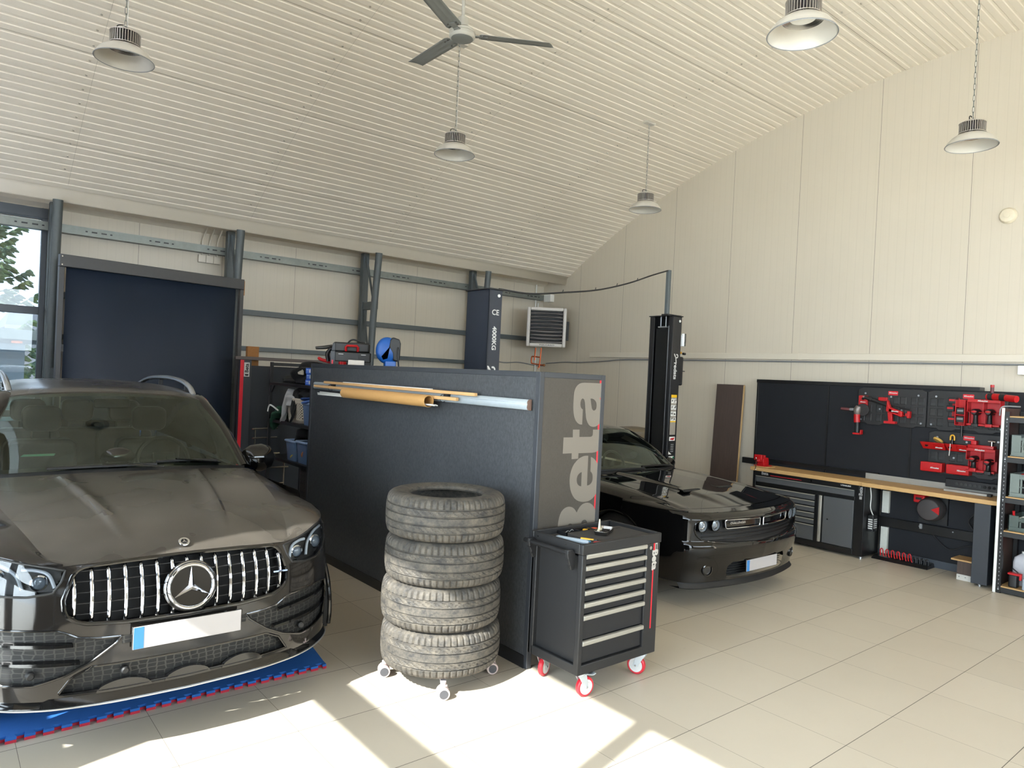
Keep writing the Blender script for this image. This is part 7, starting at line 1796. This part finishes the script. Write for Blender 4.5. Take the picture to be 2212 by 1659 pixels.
# red holder, angle grinder
hd = thing('tool_holder', 'red hanger plate carrying the angle grinder', 'holder', (8.96, 4.02, 1.85))
b = MB(); b.rbox(8.945, 3.965, 1.76, 8.97, 4.075, 1.935, .01, 'x'); b.build('plate', M_red, hd, True, bevel=.004)
b = MB(); b.cyl((8.942, 4.02, 1.895), (8.947, 4.02, 1.895), .017, 16); b.build('hole', M_void, hd, True); mk_text(hd, 'Milwaukee', (8.944, 4.02, 1.855), .018)
gr = thing('angle_grinder', 'red and grey cordless angle grinder hanging at the left of the plates', 'grinder', (8.89, 4.06, 1.70))
b = MB(); b.cyl((8.92, 4.0, 1.76), (8.90, 4.0, 1.76), .075, 32); b.build('guard_disc', mat('dark disc', (40, 38, 38), .5), gr, True, bevel=.003)
b = MB(); b.tube(cr([(8.88, 4.04, 1.80), (8.88, 4.055, 1.75), (8.88, 4.055, 1.69)], 12), [.030+.012*math.sin(PI*k/11) for k in range(12)], 14); b.build('gear_head', mat('grinder grey', (120, 112, 108), .4, metal=.4), gr, True)
b = MB(); b.tube(cr([(8.88, 4.055, 1.70), (8.88, 4.055, 1.65), (8.88, 4.05, 1.60)], 8), .036, 14); b.build('motor', M_red, gr, True)
b = MB(); b.tube(cr([(8.88, 4.05, 1.61), (8.88, 4.045, 1.55), (8.88, 4.045, 1.475)], 10), [.03, .028, .026, .025, .025, .025, .026, .027, .03, .032], 14); b.build('grip', M_black, gr, True)
b = MB(); b.box(8.85, 4.0, 1.450, 8.91, 4.085, 1.472); b.hexa([(8.85, 3.985, 1.455), (8.91, 3.985, 1.455), (8.91, 4.0, 1.472), (8.85, 4.0, 1.472), (8.85, 3.985, 1.51), (8.91, 3.985, 1.51), (8.91, 3.995, 1.51), (8.85, 3.995, 1.51)]); b.build('battery_shoe', M_red, gr, True, bevel=.003)
b = MB(); b.cyl((8.87, 4.09, 1.755), (8.87, 4.14, 1.755), .018, 12); b.build('handle_boss', M_grey, gr, True)
b = MB(); b.tube([(8.87, 4.13, 1.755), (8.87, 4.16, 1.755), (8.87, 4.25, 1.76)], [.013, .019, .017], 12); b.build('side_handle', mat('dark red grip', (92, 46, 50), .5), gr, True)
# caulking gun
gu = thing('caulking_gun', 'black and red cordless caulking gun hanging across the left storage plate', 'caulking gun', (8.90, 3.72, 1.80))
b = MB(); b.cyl((8.90, 3.98, 1.915), (8.90, 3.70, 1.83), .022, 16); b.cyl((8.90, 3.93, 1.90), (8.90, 3.90, 1.891), .028, 16); b.cyl((8.90, 3.72, 1.835), (8.90, 3.69, 1.826), .028, 16); b.build('barrel', M_black, gu, True, bevel=.003)
b = MB(); b.cyl((8.90, 4.00, 1.922), (8.90, 3.96, 1.91), .010, 12); b.build('nozzle', M_grey, gu, True)
b = MB(); b.hexa([(8.87, 3.715, 1.76), (8.93, 3.715, 1.76), (8.93, 3.50, 1.715), (8.87, 3.50, 1.715), (8.87, 3.705, 1.90), (8.93, 3.705, 1.90), (8.93, 3.665, 1.80), (8.87, 3.665, 1.80)]); b.hexa([(8.87, 3.69, 1.75), (8.93, 3.69, 1.75), (8.93, 3.53, 1.70), (8.87, 3.53, 1.70), (8.87, 3.68, 1.815), (8.93, 3.68, 1.815), (8.93, 3.53, 1.765), (8.87, 3.53, 1.765)]); bd_ = b.build('motor_body', M_red, gu, True, bevel=.008); mk_text(gu, 'Milwaukee', (8.868, 3.61, 1.765), .022)
b = MB(); b.hexa([(8.88, 3.685, 1.64), (8.925, 3.685, 1.64), (8.925, 3.64, 1.63), (8.88, 3.64, 1.63), (8.88, 3.70, 1.755), (8.925, 3.70, 1.755), (8.925, 3.645, 1.74), (8.88, 3.645, 1.74)]); b.build('trigger_grip', M_red, gu, True, bevel=.006)
b = MB(); b.box(8.865, 3.60, 1.615, 8.935, 3.73, 1.645); b.build('battery_shoe', M_redp, gu, True, bevel=.004)
b = MB(); b.box(8.87, 3.445, 1.695, 8.93, 3.475, 1.775); b.box(8.885, 3.475, 1.715, 8.92, 3.50, 1.75); b.build('plunger_end', M_red, gu, True, bevel=.004)
b = MB(); b.tube([(8.90, 3.66, 1.835), (8.90, 3.46, 1.79)], .007, 8); b.build('plunger_rod', M_black, gu, True)
o = MB().rbox(8.945, 3.735, 1.88, 8.972, 3.84, 1.925, .008, 'x').build('red_bracket', M_red, None, bevel=.004, loc=(8.96, 3.79, 1.9)); tag(o, 'small red bracket behind the caulking gun', 'bracket')
# battery racks with batteries
def battery(label, y, z, x=8.88, top_red=True):
    t = thing('battery', label, 'battery', (x, y, z), 0, 'tool batteries in the red rack')
    b = MB(); b.rbox(x-.035, y-.038, z-.03, x+.06, y+.038, z+.035, .008, 'x'); b.build('pack', M_black, t, True, bevel=.004)
    b = MB(); b.box(x-.037, y-.03, z-.004, x-.034, y+.03, z+.018); b.build('red_face', M_red if top_red else M_grey, t, True, bevel=.001)
rk = thing('battery_rack', 'tall red battery rack with two columns left of the tool shelf', 'rack', (8.94, 2.93, 1.8))
b = MB(); b.box(8.955, 2.965, 1.70, 8.972, 3.03, 1.96); b.box(8.955, 2.87, 1.655, 8.972, 2.965, 1.945); b.build('back', M_red, rk, True, bevel=.003)
for y in (2.965, 2.872):
    b = MB(); b.box(8.86, y-.004, 1.66, 8.96, y+.004, 1.94); b.build('side', M_redp, rk, True, bevel=.002)
for z in (1.655, 1.77, 1.86):
    b = MB(); b.box(8.87, 2.872, z, 8.96, 2.965, z+.008); b.build('shelf', M_redp, rk, True, bevel=.002)
for lab, y, z, r in (('round battery at the top left of the red rack', 3.005, 1.925, True), ('battery with a red face sticking out left of the rack', 3.02, 1.835, True), ('lowest left battery of the red rack', 3.005, 1.715, True), ('upper black battery in the right column of the rack', 2.918, 1.812, False), ('lower black battery in the right column of the rack', 2.918, 1.722, False)):
    battery(lab, y, z, 8.90, r)
b = MB(); b.cyl((8.93, 2.915, 1.53), (8.93, 2.915, 1.655), .010, 10); o = b.build('extension_bar', M_black, None, loc=(8.93, 2.915, 1.6)); tag(o, 'dark steel bar hanging below the red battery rack', 'bar')
def tool_rack(label, y0, y1, z0, z1):
    t = thing('tool_rack', label, 'tool rack', (8.93, (y0+y1)/2, (z0+z1)/2), 0, 'red tool racks'); x0 = 8.84
    b = MB(); b.box(8.955, y0, z0, 8.972, y1, z1); b.build('back', M_redp, t, True)
    b = MB(); b.box(x0, y0, z1-.035, 8.96, y1, z1); b.build('top_tray', M_red, t, True, bevel=.004); mk_text(t, 'Milwaukee', (x0-.002, (y0+y1)/2+.01, z1-.016), .026)
    h = z1-z0
    b = MB(); b.box(x0, y0, z0+h*.0, 8.96, y1, z0+.022); b.build('bottom_shelf', M_red, t, True, bevel=.004)
    for y in (y1-.003, (y0+y1)/2, y0+.003):
        b = MB(); b.prism([(8.96, z1-.03), (x0, z1-.03), (x0, z0+h*.52), (8.92, z0+h*.50), (8.92, z0+.02), (8.96, z0+.02)], (0, y-.003, 0), (1,0,0), (0,0,1), (0, .006, 0)); b.build('divider', M_redp, t, True)
    for k, yc in enumerate(((y0*.27+y1*.73), (y0*.73+y1*.27))):
        for s in (-1, 1):
            b = MB(); b.box(x0, yc+s*.05-.025, z0+h*.50, 8.955, yc+s*.05+.025, z0+h*.525); b.build('fork', M_red, t, True, bevel=.003)
    return t
tool_rack('upper red tool rack with two cordless tools hanging in it', 2.53, 2.845, 1.665, 1.955)
tool_rack('lower red tool rack with two cordless tools hanging in it', 2.555, 2.83, 1.16, 1.42)
def driver(label, y, z, red, hgt=.15):
    t = thing('impact_driver', label, 'cordless tool', (8.88, y, z), 0, 'cordless tools in the red racks')
    b = MB(); b.tube([(8.80, y, z), (8.83, y, z), (8.93, y, z), (8.955, y, z)], [.024, .036, .036, .018], 16); b.build('motor_head', M_black, t, True)
    b = MB(); b.sphere((8.806, y, z+.004), .026, 14, 8, (.4, 1.1, .6)); b.build('badge', M_red if red else M_redp, t, True)
    b = MB(); b.tube(cr([(8.865, y, z-.01), (8.86, y-.003, z-.06), (8.85, y-.006, z-hgt+.02)], 8), [.026, .024, .023, .023, .023, .024, .026, .028], 12); b.build('grip', M_blackm, t, True)
    b = MB(); b.rbox(8.815, y-.038, z-hgt-.012, 8.90, y+.026, z-hgt+.022, .006); b.build('battery_foot', M_redp if red else M_blackm, t, True, bevel=.003)
driver('left cordless driver in the upper red rack', 2.765, 1.815, False); driver('right cordless driver with a red face in the upper red rack', 2.632, 1.82, True)
driver('left cordless driver with a red base in the lower red rack', 2.762, 1.30, True, .12); driver('right black cordless drill in the lower red rack', 2.62, 1.28, False, .12)
dr = thing('rotary_tool', 'large red cordless ratchet lying on the upper rack top by the shelf corner', 'cordless tool', (8.82, 2.5, 2.0))
b = MB(); b.tube(cr([(8.86, 2.66, 1.985), (8.84, 2.60, 1.99), (8.80, 2.50, 1.985), (8.74, 2.36, 1.975)], 16), .036, 14); b.build('body', M_red, dr, True)
b = MB(); b.tube([(8.85, 2.645, 1.99), (8.84, 2.60, 1.99)], .039, 14); b.tube([(8.80, 2.52, 1.987), (8.785, 2.47, 1.985)], .039, 14); b.build('rubber_band', M_blackm, dr, True)
b = MB(); b.cyl((8.86, 2.62, 2.0), (8.86, 2.62, 2.11), .018, 14); b.build('neck', mat('dark red grip', (92, 46, 50), .5), dr, True)
b = MB(); b.cyl((8.86, 2.62, 2.09), (8.86, 2.62, 2.118), .019, 14); b.build('red_tip', M_red, dr, True)
ch = thing('charger', 'red battery charger on top of the lower rack', 'charger', (8.90, 2.73, 1.42))
b = MB(); b.rbox(8.86, 2.575, 1.42, 8.955, 2.83, 1.455, .01); b.build('base', M_red, ch, True, bevel=.004)
b = MB(); b.rbox(8.87, 2.745, 1.455, 8.95, 2.80, 1.50, .008); b.build('red_block', M_redp, ch, True, bevel=.004)
b = MB(); b.cyl((8.89, 2.605, 1.455), (8.89, 2.605, 1.50), .014, 12); b.cyl((8.89, 2.64, 1.505), (8.89, 2.57, 1.505), .010, 10); b.build('chrome_knob', M_chrome, ch, True)
# red bins and flared trays
def bin_(label, y0, y1, z0, z1):
    t = thing('red_bin', label, 'bin', (8.92, (y0+y1)/2, z0), 0, 'red bins on the lower plate')
    b = MB(); b.rbox(8.86, y0, z0, 8.972, y1, z1, .012, 'y'); b.build('shell', M_red, t, True, bevel=.008); mk_text(t, 'Milwaukee', (8.858, y0+.075, z1-.06), .024)
    b = MB(); b.box(8.87, y0+.012, z1-.002, 8.965, y1-.012, z1+.0005); b.build('inside', mat('shaded red inside', (90, 20, 24), .6), t, True, smooth=0)  # darker red sheet painted as the shaded hollow of the bin
bin_('left red bin at the bottom of the lower storage plate', 3.07, 3.298, 1.105, 1.212); bin_('right red bin at the bottom of the lower storage plate', 2.80, 3.03, 1.105, 1.212)
for lab, y0, y1, one in (('left flared red tray with a yellow sponge on it', 3.055, 3.31, 0), ('right flared red tray with a yellow clamp behind it', 2.835, 3.048, 1)):
    t = thing('flared_tray', lab, 'tray', (8.92, (y0+y1)/2, 1.36), 0, 'flared red trays')
    b = MB(); b.hexa([(8.90, y0, 1.36), (8.972, y0, 1.36), (8.972, y1-.02, 1.36), (8.90, y1-.02, 1.36), (8.84, y0, 1.44), (8.972, y0, 1.44), (8.972, y1, 1.44), (8.84, y1, 1.44)]); b.build('shell', M_red, t, True, bevel=.004)
    b = MB(); b.box(8.85, y0+.01, 1.438, 8.965, y1-.01, 1.4405); b.build('inside', mat('shaded red inside', (90, 20, 24), .6), t, True, smooth=0)  # shade inside the tray put in as a darker red sheet
    ym = (y0+y1)/2
    b = MB(); f_ = Matrix.Translation((8.868, ym+.06, 1.405)) @ Matrix.Rotation(-PI/2+.62, 4, 'Y'); b.lathe([(0, .004), (.018, .004), (.018, -.004), (0, -.004)], 16, f_); b.build('finger_hole', M_void, t, True)
    b = MB(); b.bar((8.838, ym-.004, 1.438), (8.896, ym-.004, 1.362), .004, .008); b.build('rib', M_redp, t, True)
    mk_text(t, 'Milwaukee', (8.862, ym-.07, 1.385), .020)
b = MB(); b.lathe([(0, -.012), (.05, -.012), (.054, 0), (.05, .012), (0, .012)], 28, Matrix.Translation((8.91, 3.14, 1.467)) @ Matrix.Rotation(.5, 4, 'Y') @ Matrix.Rotation(.35, 4, 'X')); o = b.build('sponge', mat('yellow polishing sponge', (206, 166, 84), .8, bump=.3), None, loc=(8.91, 3.14, 1.467)); tag(o, 'round yellow polishing sponge lying on the left flared tray', 'sponge')
yc_ = thing('spring_clamp', 'yellow and black clamp standing in the right flared tray', 'clamp', (8.90, 2.99, 1.46))
b = MB(); b.tube(cr([(8.90, 3.012, 1.48), (8.90, 3.01, 1.525), (8.90, 2.992, 1.54), (8.90, 2.974, 1.525), (8.90, 2.972, 1.48)], 16), .008, 8); b.build('bow', mat('yellow plastic', (226, 172, 40), .4), yc_, True)
b = MB(); b.cyl((8.90, 2.992, 1.44), (8.90, 2.992, 1.49), .014, 10); b.build('stem', M_black, yc_, True)
o = MB().cyl((8.835, 2.995, 1.31), (8.84, 2.99, 1.445), .004, 8).build('white_rod', M_white, None, loc=(8.838, 2.99, 1.38)); tag(o, 'thin white rod hanging in front of the right flared tray', 'rod')
# ------------------------------------------------------------------ storage rack at the right edge
M_hole = mat('rack hole grey', (150, 150, 152), .5)
rk2 = thing('storage_rack', 'tall black perforated storage rack at the right edge of the picture', 'rack', (8.46, 2.34, 0))
Y1 = 2.375; Y0 = 1.30
for x, y in ((8.455, Y1-.04), (8.93, Y1-.04), (8.455, Y0), (8.93, Y0)):
    b = MB(); b.box(x, y, 0, x+.04, y+.04, 1.845); u = b.build('upright', M_cabk, rk2, True, bevel=.002)
    if y > 2 and x < 8.6:
        b = MB()
        for k in range(44): b.box(x-.0012, y+.017, .05+k*.04, x+.002, y+.023, .062+k*.04)
        q = b.build('punched_hole', M_hole, u, True, smooth=0); q['kind'] = 'stuff'
M_chip = m_plywood('chipboard shelf', (176, 140, 92), (204, 168, 116), 'y')
for z in (1.80, 1.395, .985, .64, .075):
    b = MB(); b.box(8.46, Y0, z-.065, 8.49, Y1-.03, z-.012); b.box(8.94, Y0, z-.065, 8.965, Y1-.03, z-.012); b.build('beam', M_blackm, rk2, True, bevel=.002)
    b = MB(); b.box(8.458, Y0+.01, z-.012, 8.96, Y1-.025, z); b.build('shelf_board', M_chip, rk2, True, bevel=.001)
    b = MB(); b.cyl((8.452, Y1-.02, z-.035), (8.458, Y1-.02, z-.035), .007, 8); b.build('bolt', M_alu, rk2, True)
ep = thing('side_panel', 'dark wood-grain side board with a white front edge beside the storage rack', 'side panel', (8.7, 2.395, 0))
b = MB(); b.box(8.46, 2.38, 0, 8.97, 2.402, 1.875); b.build('board', M_dw, ep, True)
b = MB(); b.box(8.445, 2.378, 0, 8.462, 2.404, 1.88); b.build('edge_strip', M_white, ep, True, bevel=.004)
b = MB(); b.tube(cr([(8.45, 2.42, 1.80), (8.45, 2.415, 1.87), (8.46, 2.38, 1.897), (8.47, 2.25, 1.90)], 16), .007, 8); o = b.build('grey_hose', M_grey, None, loc=(8.45, 2.4, 1.85)); tag(o, 'grey hose looped over the top corner of the white-edged side board', 'hose')
o = MB().box(8.973, Y0, .1, 8.987, 2.22, 2.05).build('red_back_board', mat('red back board', (176, 22, 30), .5), None, loc=(8.97, 1.8, .1)); tag(o, 'red board behind the storage rack shelves', 'board')
# crates
M_cr = mat('grey green crate', (112, 122, 118), .5); M_crd = mat('dark grey green crate', (72, 84, 80), .5)
def crate(label, y1, z, h, m, cut):
    t = thing('crate', label, 'crate', (8.50, y1, z), 0, 'plastic crates on the rack'); L = .55; x0 = 8.485; x1 = 8.90
    b = MB(); b.box(x0, y1-L, z+.002, x1, y1, z+.012); b.box(x1-.012, y1-L, z+.012, x1, y1, z+h); b.box(x0, y1-.012, z+.012, x1, y1, z+h); b.box(x0, y1-L, z+.012, x1, y1-L+.012, z+h)
    # slotted front
    b.box(x0, y1-L, z+.012, x0+.012, y1, z+.045); b.box(x0, y1-.09, z+.045, x0+.012, y1, z+h); b.box(x0, y1-L, z+h-.05, x0+.012, y1-.09, z+h-(.0 if not cut else .02))
    n = 11
    for k in range(n): yy = y1-.105-k*.040; b.box(x0, yy-.008, z+.045, x0+.010, yy+.008, z+h-.05)
    b.box(x0, y1-L, z+.10, x0+.010, y1-.09, z+.112)
    b.build('basket', m, t, True, bevel=.002)
    b = MB(); b.box(x0-.008, y1-L, z+h-.02, x0+.014, y1-.11, z+h-.008); b.build('rim', m, t, True, bevel=.003)
    b = MB(); b.rbox(x0+.03, y1-L+.03, z+.014, x1-.03, y1-.03, z+h*.6, .02); b.build('dark_contents', M_void, t, True)
crate('grey green crate on the second shelf of the storage rack, a white tub before it', 2.325, 1.396, .215, M_cr, True)
crate('grey green slotted crate on the middle shelf, bottles standing in it', 2.32, .986, .235, M_cr, False)
crate('darker green crate with tools on the shelf above the canisters', 2.31, .641, .16, M_crd, True)
def bottle(label, x, y, z, r, h, m, mc, cat='bottle'):
    t = thing('bottle', label, cat, (x, y, z), 0); 
    b = MB(); b.lathe([(0, 0), (r*.9, 0), (r, .008), (r, h*.68), (r*.85, h*.76), (r*.35, h*.82), (r*.35, h*.86), (0, h*.86)], 24); b.build('body', m, t)
    b = MB(); b.lathe([(r*.42, h*.84), (r*.42, h), (0, h)], 20); b.build('cap', mc, t); return t
o = thing('white_tub', 'small white round tub before the crate on the second shelf', 'tub', (8.475, 2.20, 1.396)); 
b = MB(); b.lathe([(0, 0), (.036, 0), (.036, .07), (.033, .072), (0, .072)], 24); b.build('body', M_white, o)
o.location = (8.52, 2.185, 1.396)
bw = bottle('white bottle with a blue label at the right edge of the second shelf', 8.475, 2.095, 1.396, .045, .22, M_white, M_white)
b = MB(); b.lathe([(.0455, .07), (.0455, .15)], 24, None, False); b.build('label', mat('blue label', (40, 130, 196), .4), bw)
bw.location = (8.475, 2.09, 1.396)
bottle('white bottle with a tall cap standing in the slotted crate', 8.60, 2.13, 1.14, .04, .17, mat('off white bottle', (206, 204, 196), .4), M_white)
bn = bottle('navy labelled bottle at the right edge in the slotted crate', 8.58, 2.045, 1.14, .045, .15, M_white, M_white)
b = MB(); b.lathe([(.0455, .02), (.0455, .10)], 24, None, False); b.build('label', mat('navy label', (40, 50, 110), .4), bn)
o = MB().sphere((0, 0, 0), .022, 14, 8, (1, 1.5, .6)).build('red_lid', M_redp, None); o.name = 'red_disc'; o.location = (8.56, 2.21, 1.215); tag(o, 'small flat red disc in the slotted crate beside the bottles', 'disc')
b = MB(); b.cyl((8.55, 2.25, .745), (8.56, 2.10, .83), .022, 12); o = b.build('white_tube', M_white, None, loc=(8.55, 2.18, .80)); tag(o, 'white tube lying across the darker green crate', 'tube')
for k, (y, lab) in enumerate(((2.28, 'left red tool handle sticking out of the darker green crate'), (2.11, 'right red tool handle sticking out of the darker green crate'))):
    o = MB().cyl((8.56, y, .76), (8.54, y, .84), .012, 10).build('tool_grip', M_redp, None, loc=(8.55, y, .8)); tag(o, lab, 'tool', None); o.name = 'screwdriver'
# canisters on the bottom shelf
M_can = mat('milky canister', (190, 190, 196), .4); M_canp = mat('pink fluid canister', (200, 120, 130), .4)
def canister(label, x, y, z, sx, sy, h, m, rz=0):
    t = thing('canister', label, 'canister', (x, y, z), rz)
    b = MB(); rows = [[(px*k, py*k, zz) for px, py in rrect(-sx/2, -sy/2, sx/2, sy/2, .03, 4)] for zz, k in ((0, .94), (.02, 1), (h*.68, 1), (h*.82, .9), (h*.92, .45), (h*.94, .3))]
    b.grid([[r[i % len(r)] for r in rows] for i in range(len(rows[0]))], closed_u=True); b.face(rows[0]); b.face(rows[-1]); b.build('body', m, t, smooth=50)
    b = MB(); b.tube(cr([(0, -sy*.42, h*.5), (0, -sy*.62, h*.62), (0, -sy*.5, h*.85), (0, -sy*.1, h*.92)], 14), .016, 8); b.build('handle', m, t)
    b = MB(); b.cyl((0, .01, h*.92), (0, .01, h), .022, 14); b.build('cap', M_redp if m is M_canp else M_white, t); return t
canister('milky white canister at the back left of the bottom shelf', 8.74, 2.21, .076, .20, .17, .34, M_can)
canister('cream canister with a big handle in front on the bottom shelf', 8.575, 2.06, .078, .14, .18, .29, mat('cream canister', (206, 198, 186), .45), .2)
canister('pink canister standing behind the cream one', 8.78, 2.02, .076, .18, .16, .46, M_canp, .1)
o = thing('grey_bin', 'pale blue grey open tray at the front of the bottom shelf', 'tray', (8.49, 2.06, .076))
b = MB(); b.box(-.03, -.20, .0, .0-.02, .10, .11); b.box(-.03, .09, 0, .20, .10, .11); b.box(-.03, -.2, 0, .2, -.19, .11); b.box(.19, -.2, 0, .2, .1, .11); b.box(-.03, -.2, 0, .2, .1, .008); b.build('shell', mat('pale blue grey plastic', (160, 168, 176), .4), o, bevel=.004)
o.location = (8.50, 2.06, .0765)
sp = thing('spray_gun', 'black gadget with red top lying at the left of the bottom shelf', 'gadget', (8.53, 2.24, .076))
b = MB(); b.rbox(-.04, -.035, 0, .05, .045, .13, .02); b.build('body', M_black, sp, bevel=.01)
b = MB(); b.box(-.045, -.06, .125, .03, .05, .145); b.box(-.045, -.07, .085, -.02, -.05, .145); b.build('red_top', M_red, sp, bevel=.004)
b = MB(); b.tube([(0, -.03, .15), (0, .02, .185)], .007, 6); b.build('lever', M_black, sp)
# ------------------------------------------------------------------ outside the back-wall window
M_bark = mat('conifer bark', (86, 70, 58), .9, var=.3)
def m_needle():
    t = NT('spruce needles'); n = t.noise(2.5, 4, .7); t.bsdf(t.ramp(n, [(.3, srgb(70, 88, 84)), (.55, srgb(98, 116, 80)), (.8, srgb(150, 150, 92))]), .8, spec=.2); return t.m
tree = thing('conifer', 'tall blue green conifer outside the back window', 'tree', (-.45, 22.0, -.12))
b = MB(); b.cyl((0, 0, 0), (0, 0, 9.5), .2, 10, .03); b.build('trunk', M_bark, tree)
b = MB(); rt_ = random.Random(4)
z = 1.2
while z < 9.6:
    L = 3.2*(1-z/10.4)+.3; n = 9
    for k in range(n):
        a = rt_.uniform(0, 2*PI); l = L*rt_.uniform(.8, 1.15); d = Vector((math.cos(a), math.sin(a), 0))
        P = cr([(0, 0, z), d*l*.5+Vector((0, 0, z-.16*l)), d*l*.85+Vector((0, 0, z-.12*l)), d*l+Vector((0, 0, z-.02*l))], 9)
        b.tube(P, [.03*(1-.8*i/8) for i in range(9)], 4)
        for i in range(2, 9):
            for s in (-1, 1):
                for q in range(2):
                    o_ = Vector(P[i]); e = o_+(d*rt_.uniform(.10, .22)+Vector((-d.y, d.x, 0))*s*rt_.uniform(.10, .36)*(1-.5*i/9)+Vector((0, 0, rt_.uniform(-.12, .05))))
                    b.tube([o_, (o_+e)/2+Vector((0, 0, .02)), e], [.035, .055, .012], 4)
    z += .34
nd = b.build('needles', m_needle(), tree, smooth=0); nd['kind'] = 'stuff'
gar = thing('garage', 'pale blue garage front with grey door leaves outside the back window', 'garage', (0, 15.0, 0))
M_gb = mat('pale blue sheet', (104, 118, 126), .5, var=.03); M_gt = mat('pale green trim', (124, 132, 127), .5)
for k in range(6):
    x = -6.2+k*1.25
    b = MB(); b.box(x, 15.0, -.1, x+1.235, 15.05, 2.13); b.build('door_leaf', M_gb, gar, True, bevel=.004)
b = MB(); b.box(-6.3, 15.02, 2.13, 3, 15.6, 2.20); b.build('lintel', mat('lintel grey', (90, 100, 106), .5), gar, True)  # plain grey lintel, darker than the door leaves
b = MB(); b.box(-6.3, 14.9, 2.2, 3, 15.7, 2.37); b.build('fascia', M_gt, gar, True, bevel=.006)
for x in (.45, 1.08):
    b = MB(); b.rbox(x, 14.93, 2.135, x+.16, 15.0, 2.175, .015, 'y'); b.build('bracket', mat('orange bracket', (214, 120, 76), .5), gar, True)
hs = thing('far_house', 'white house with a grey tiled roof beyond the garages', 'house', (3, 34, 0))
b = MB(); b.box(2.5, 34, -.1, 12, 42, 2.98); b.build('wall', mat('white weatherboard', (150, 151, 153), .6), hs, True)
b = MB(); b.hexa([(2.2, 33.5, 2.98), (12.4, 33.5, 2.98), (12.4, 42.5, 2.98), (2.2, 42.5, 2.98), (2.6, 37.5, 3.75), (12, 37.5, 3.75), (12, 38.5, 3.75), (2.6, 38.5, 3.75)]); b.build('roof', mat('grey tiles', (96, 98, 101), .7, var=.25, nscale=6), hs, True)
b = MB(); b.box(2.2, 33.4, 2.92, 12.4, 33.5, 3.06); b.build('gutter', mat('pale gutter', (150, 152, 154), .5), hs, True)
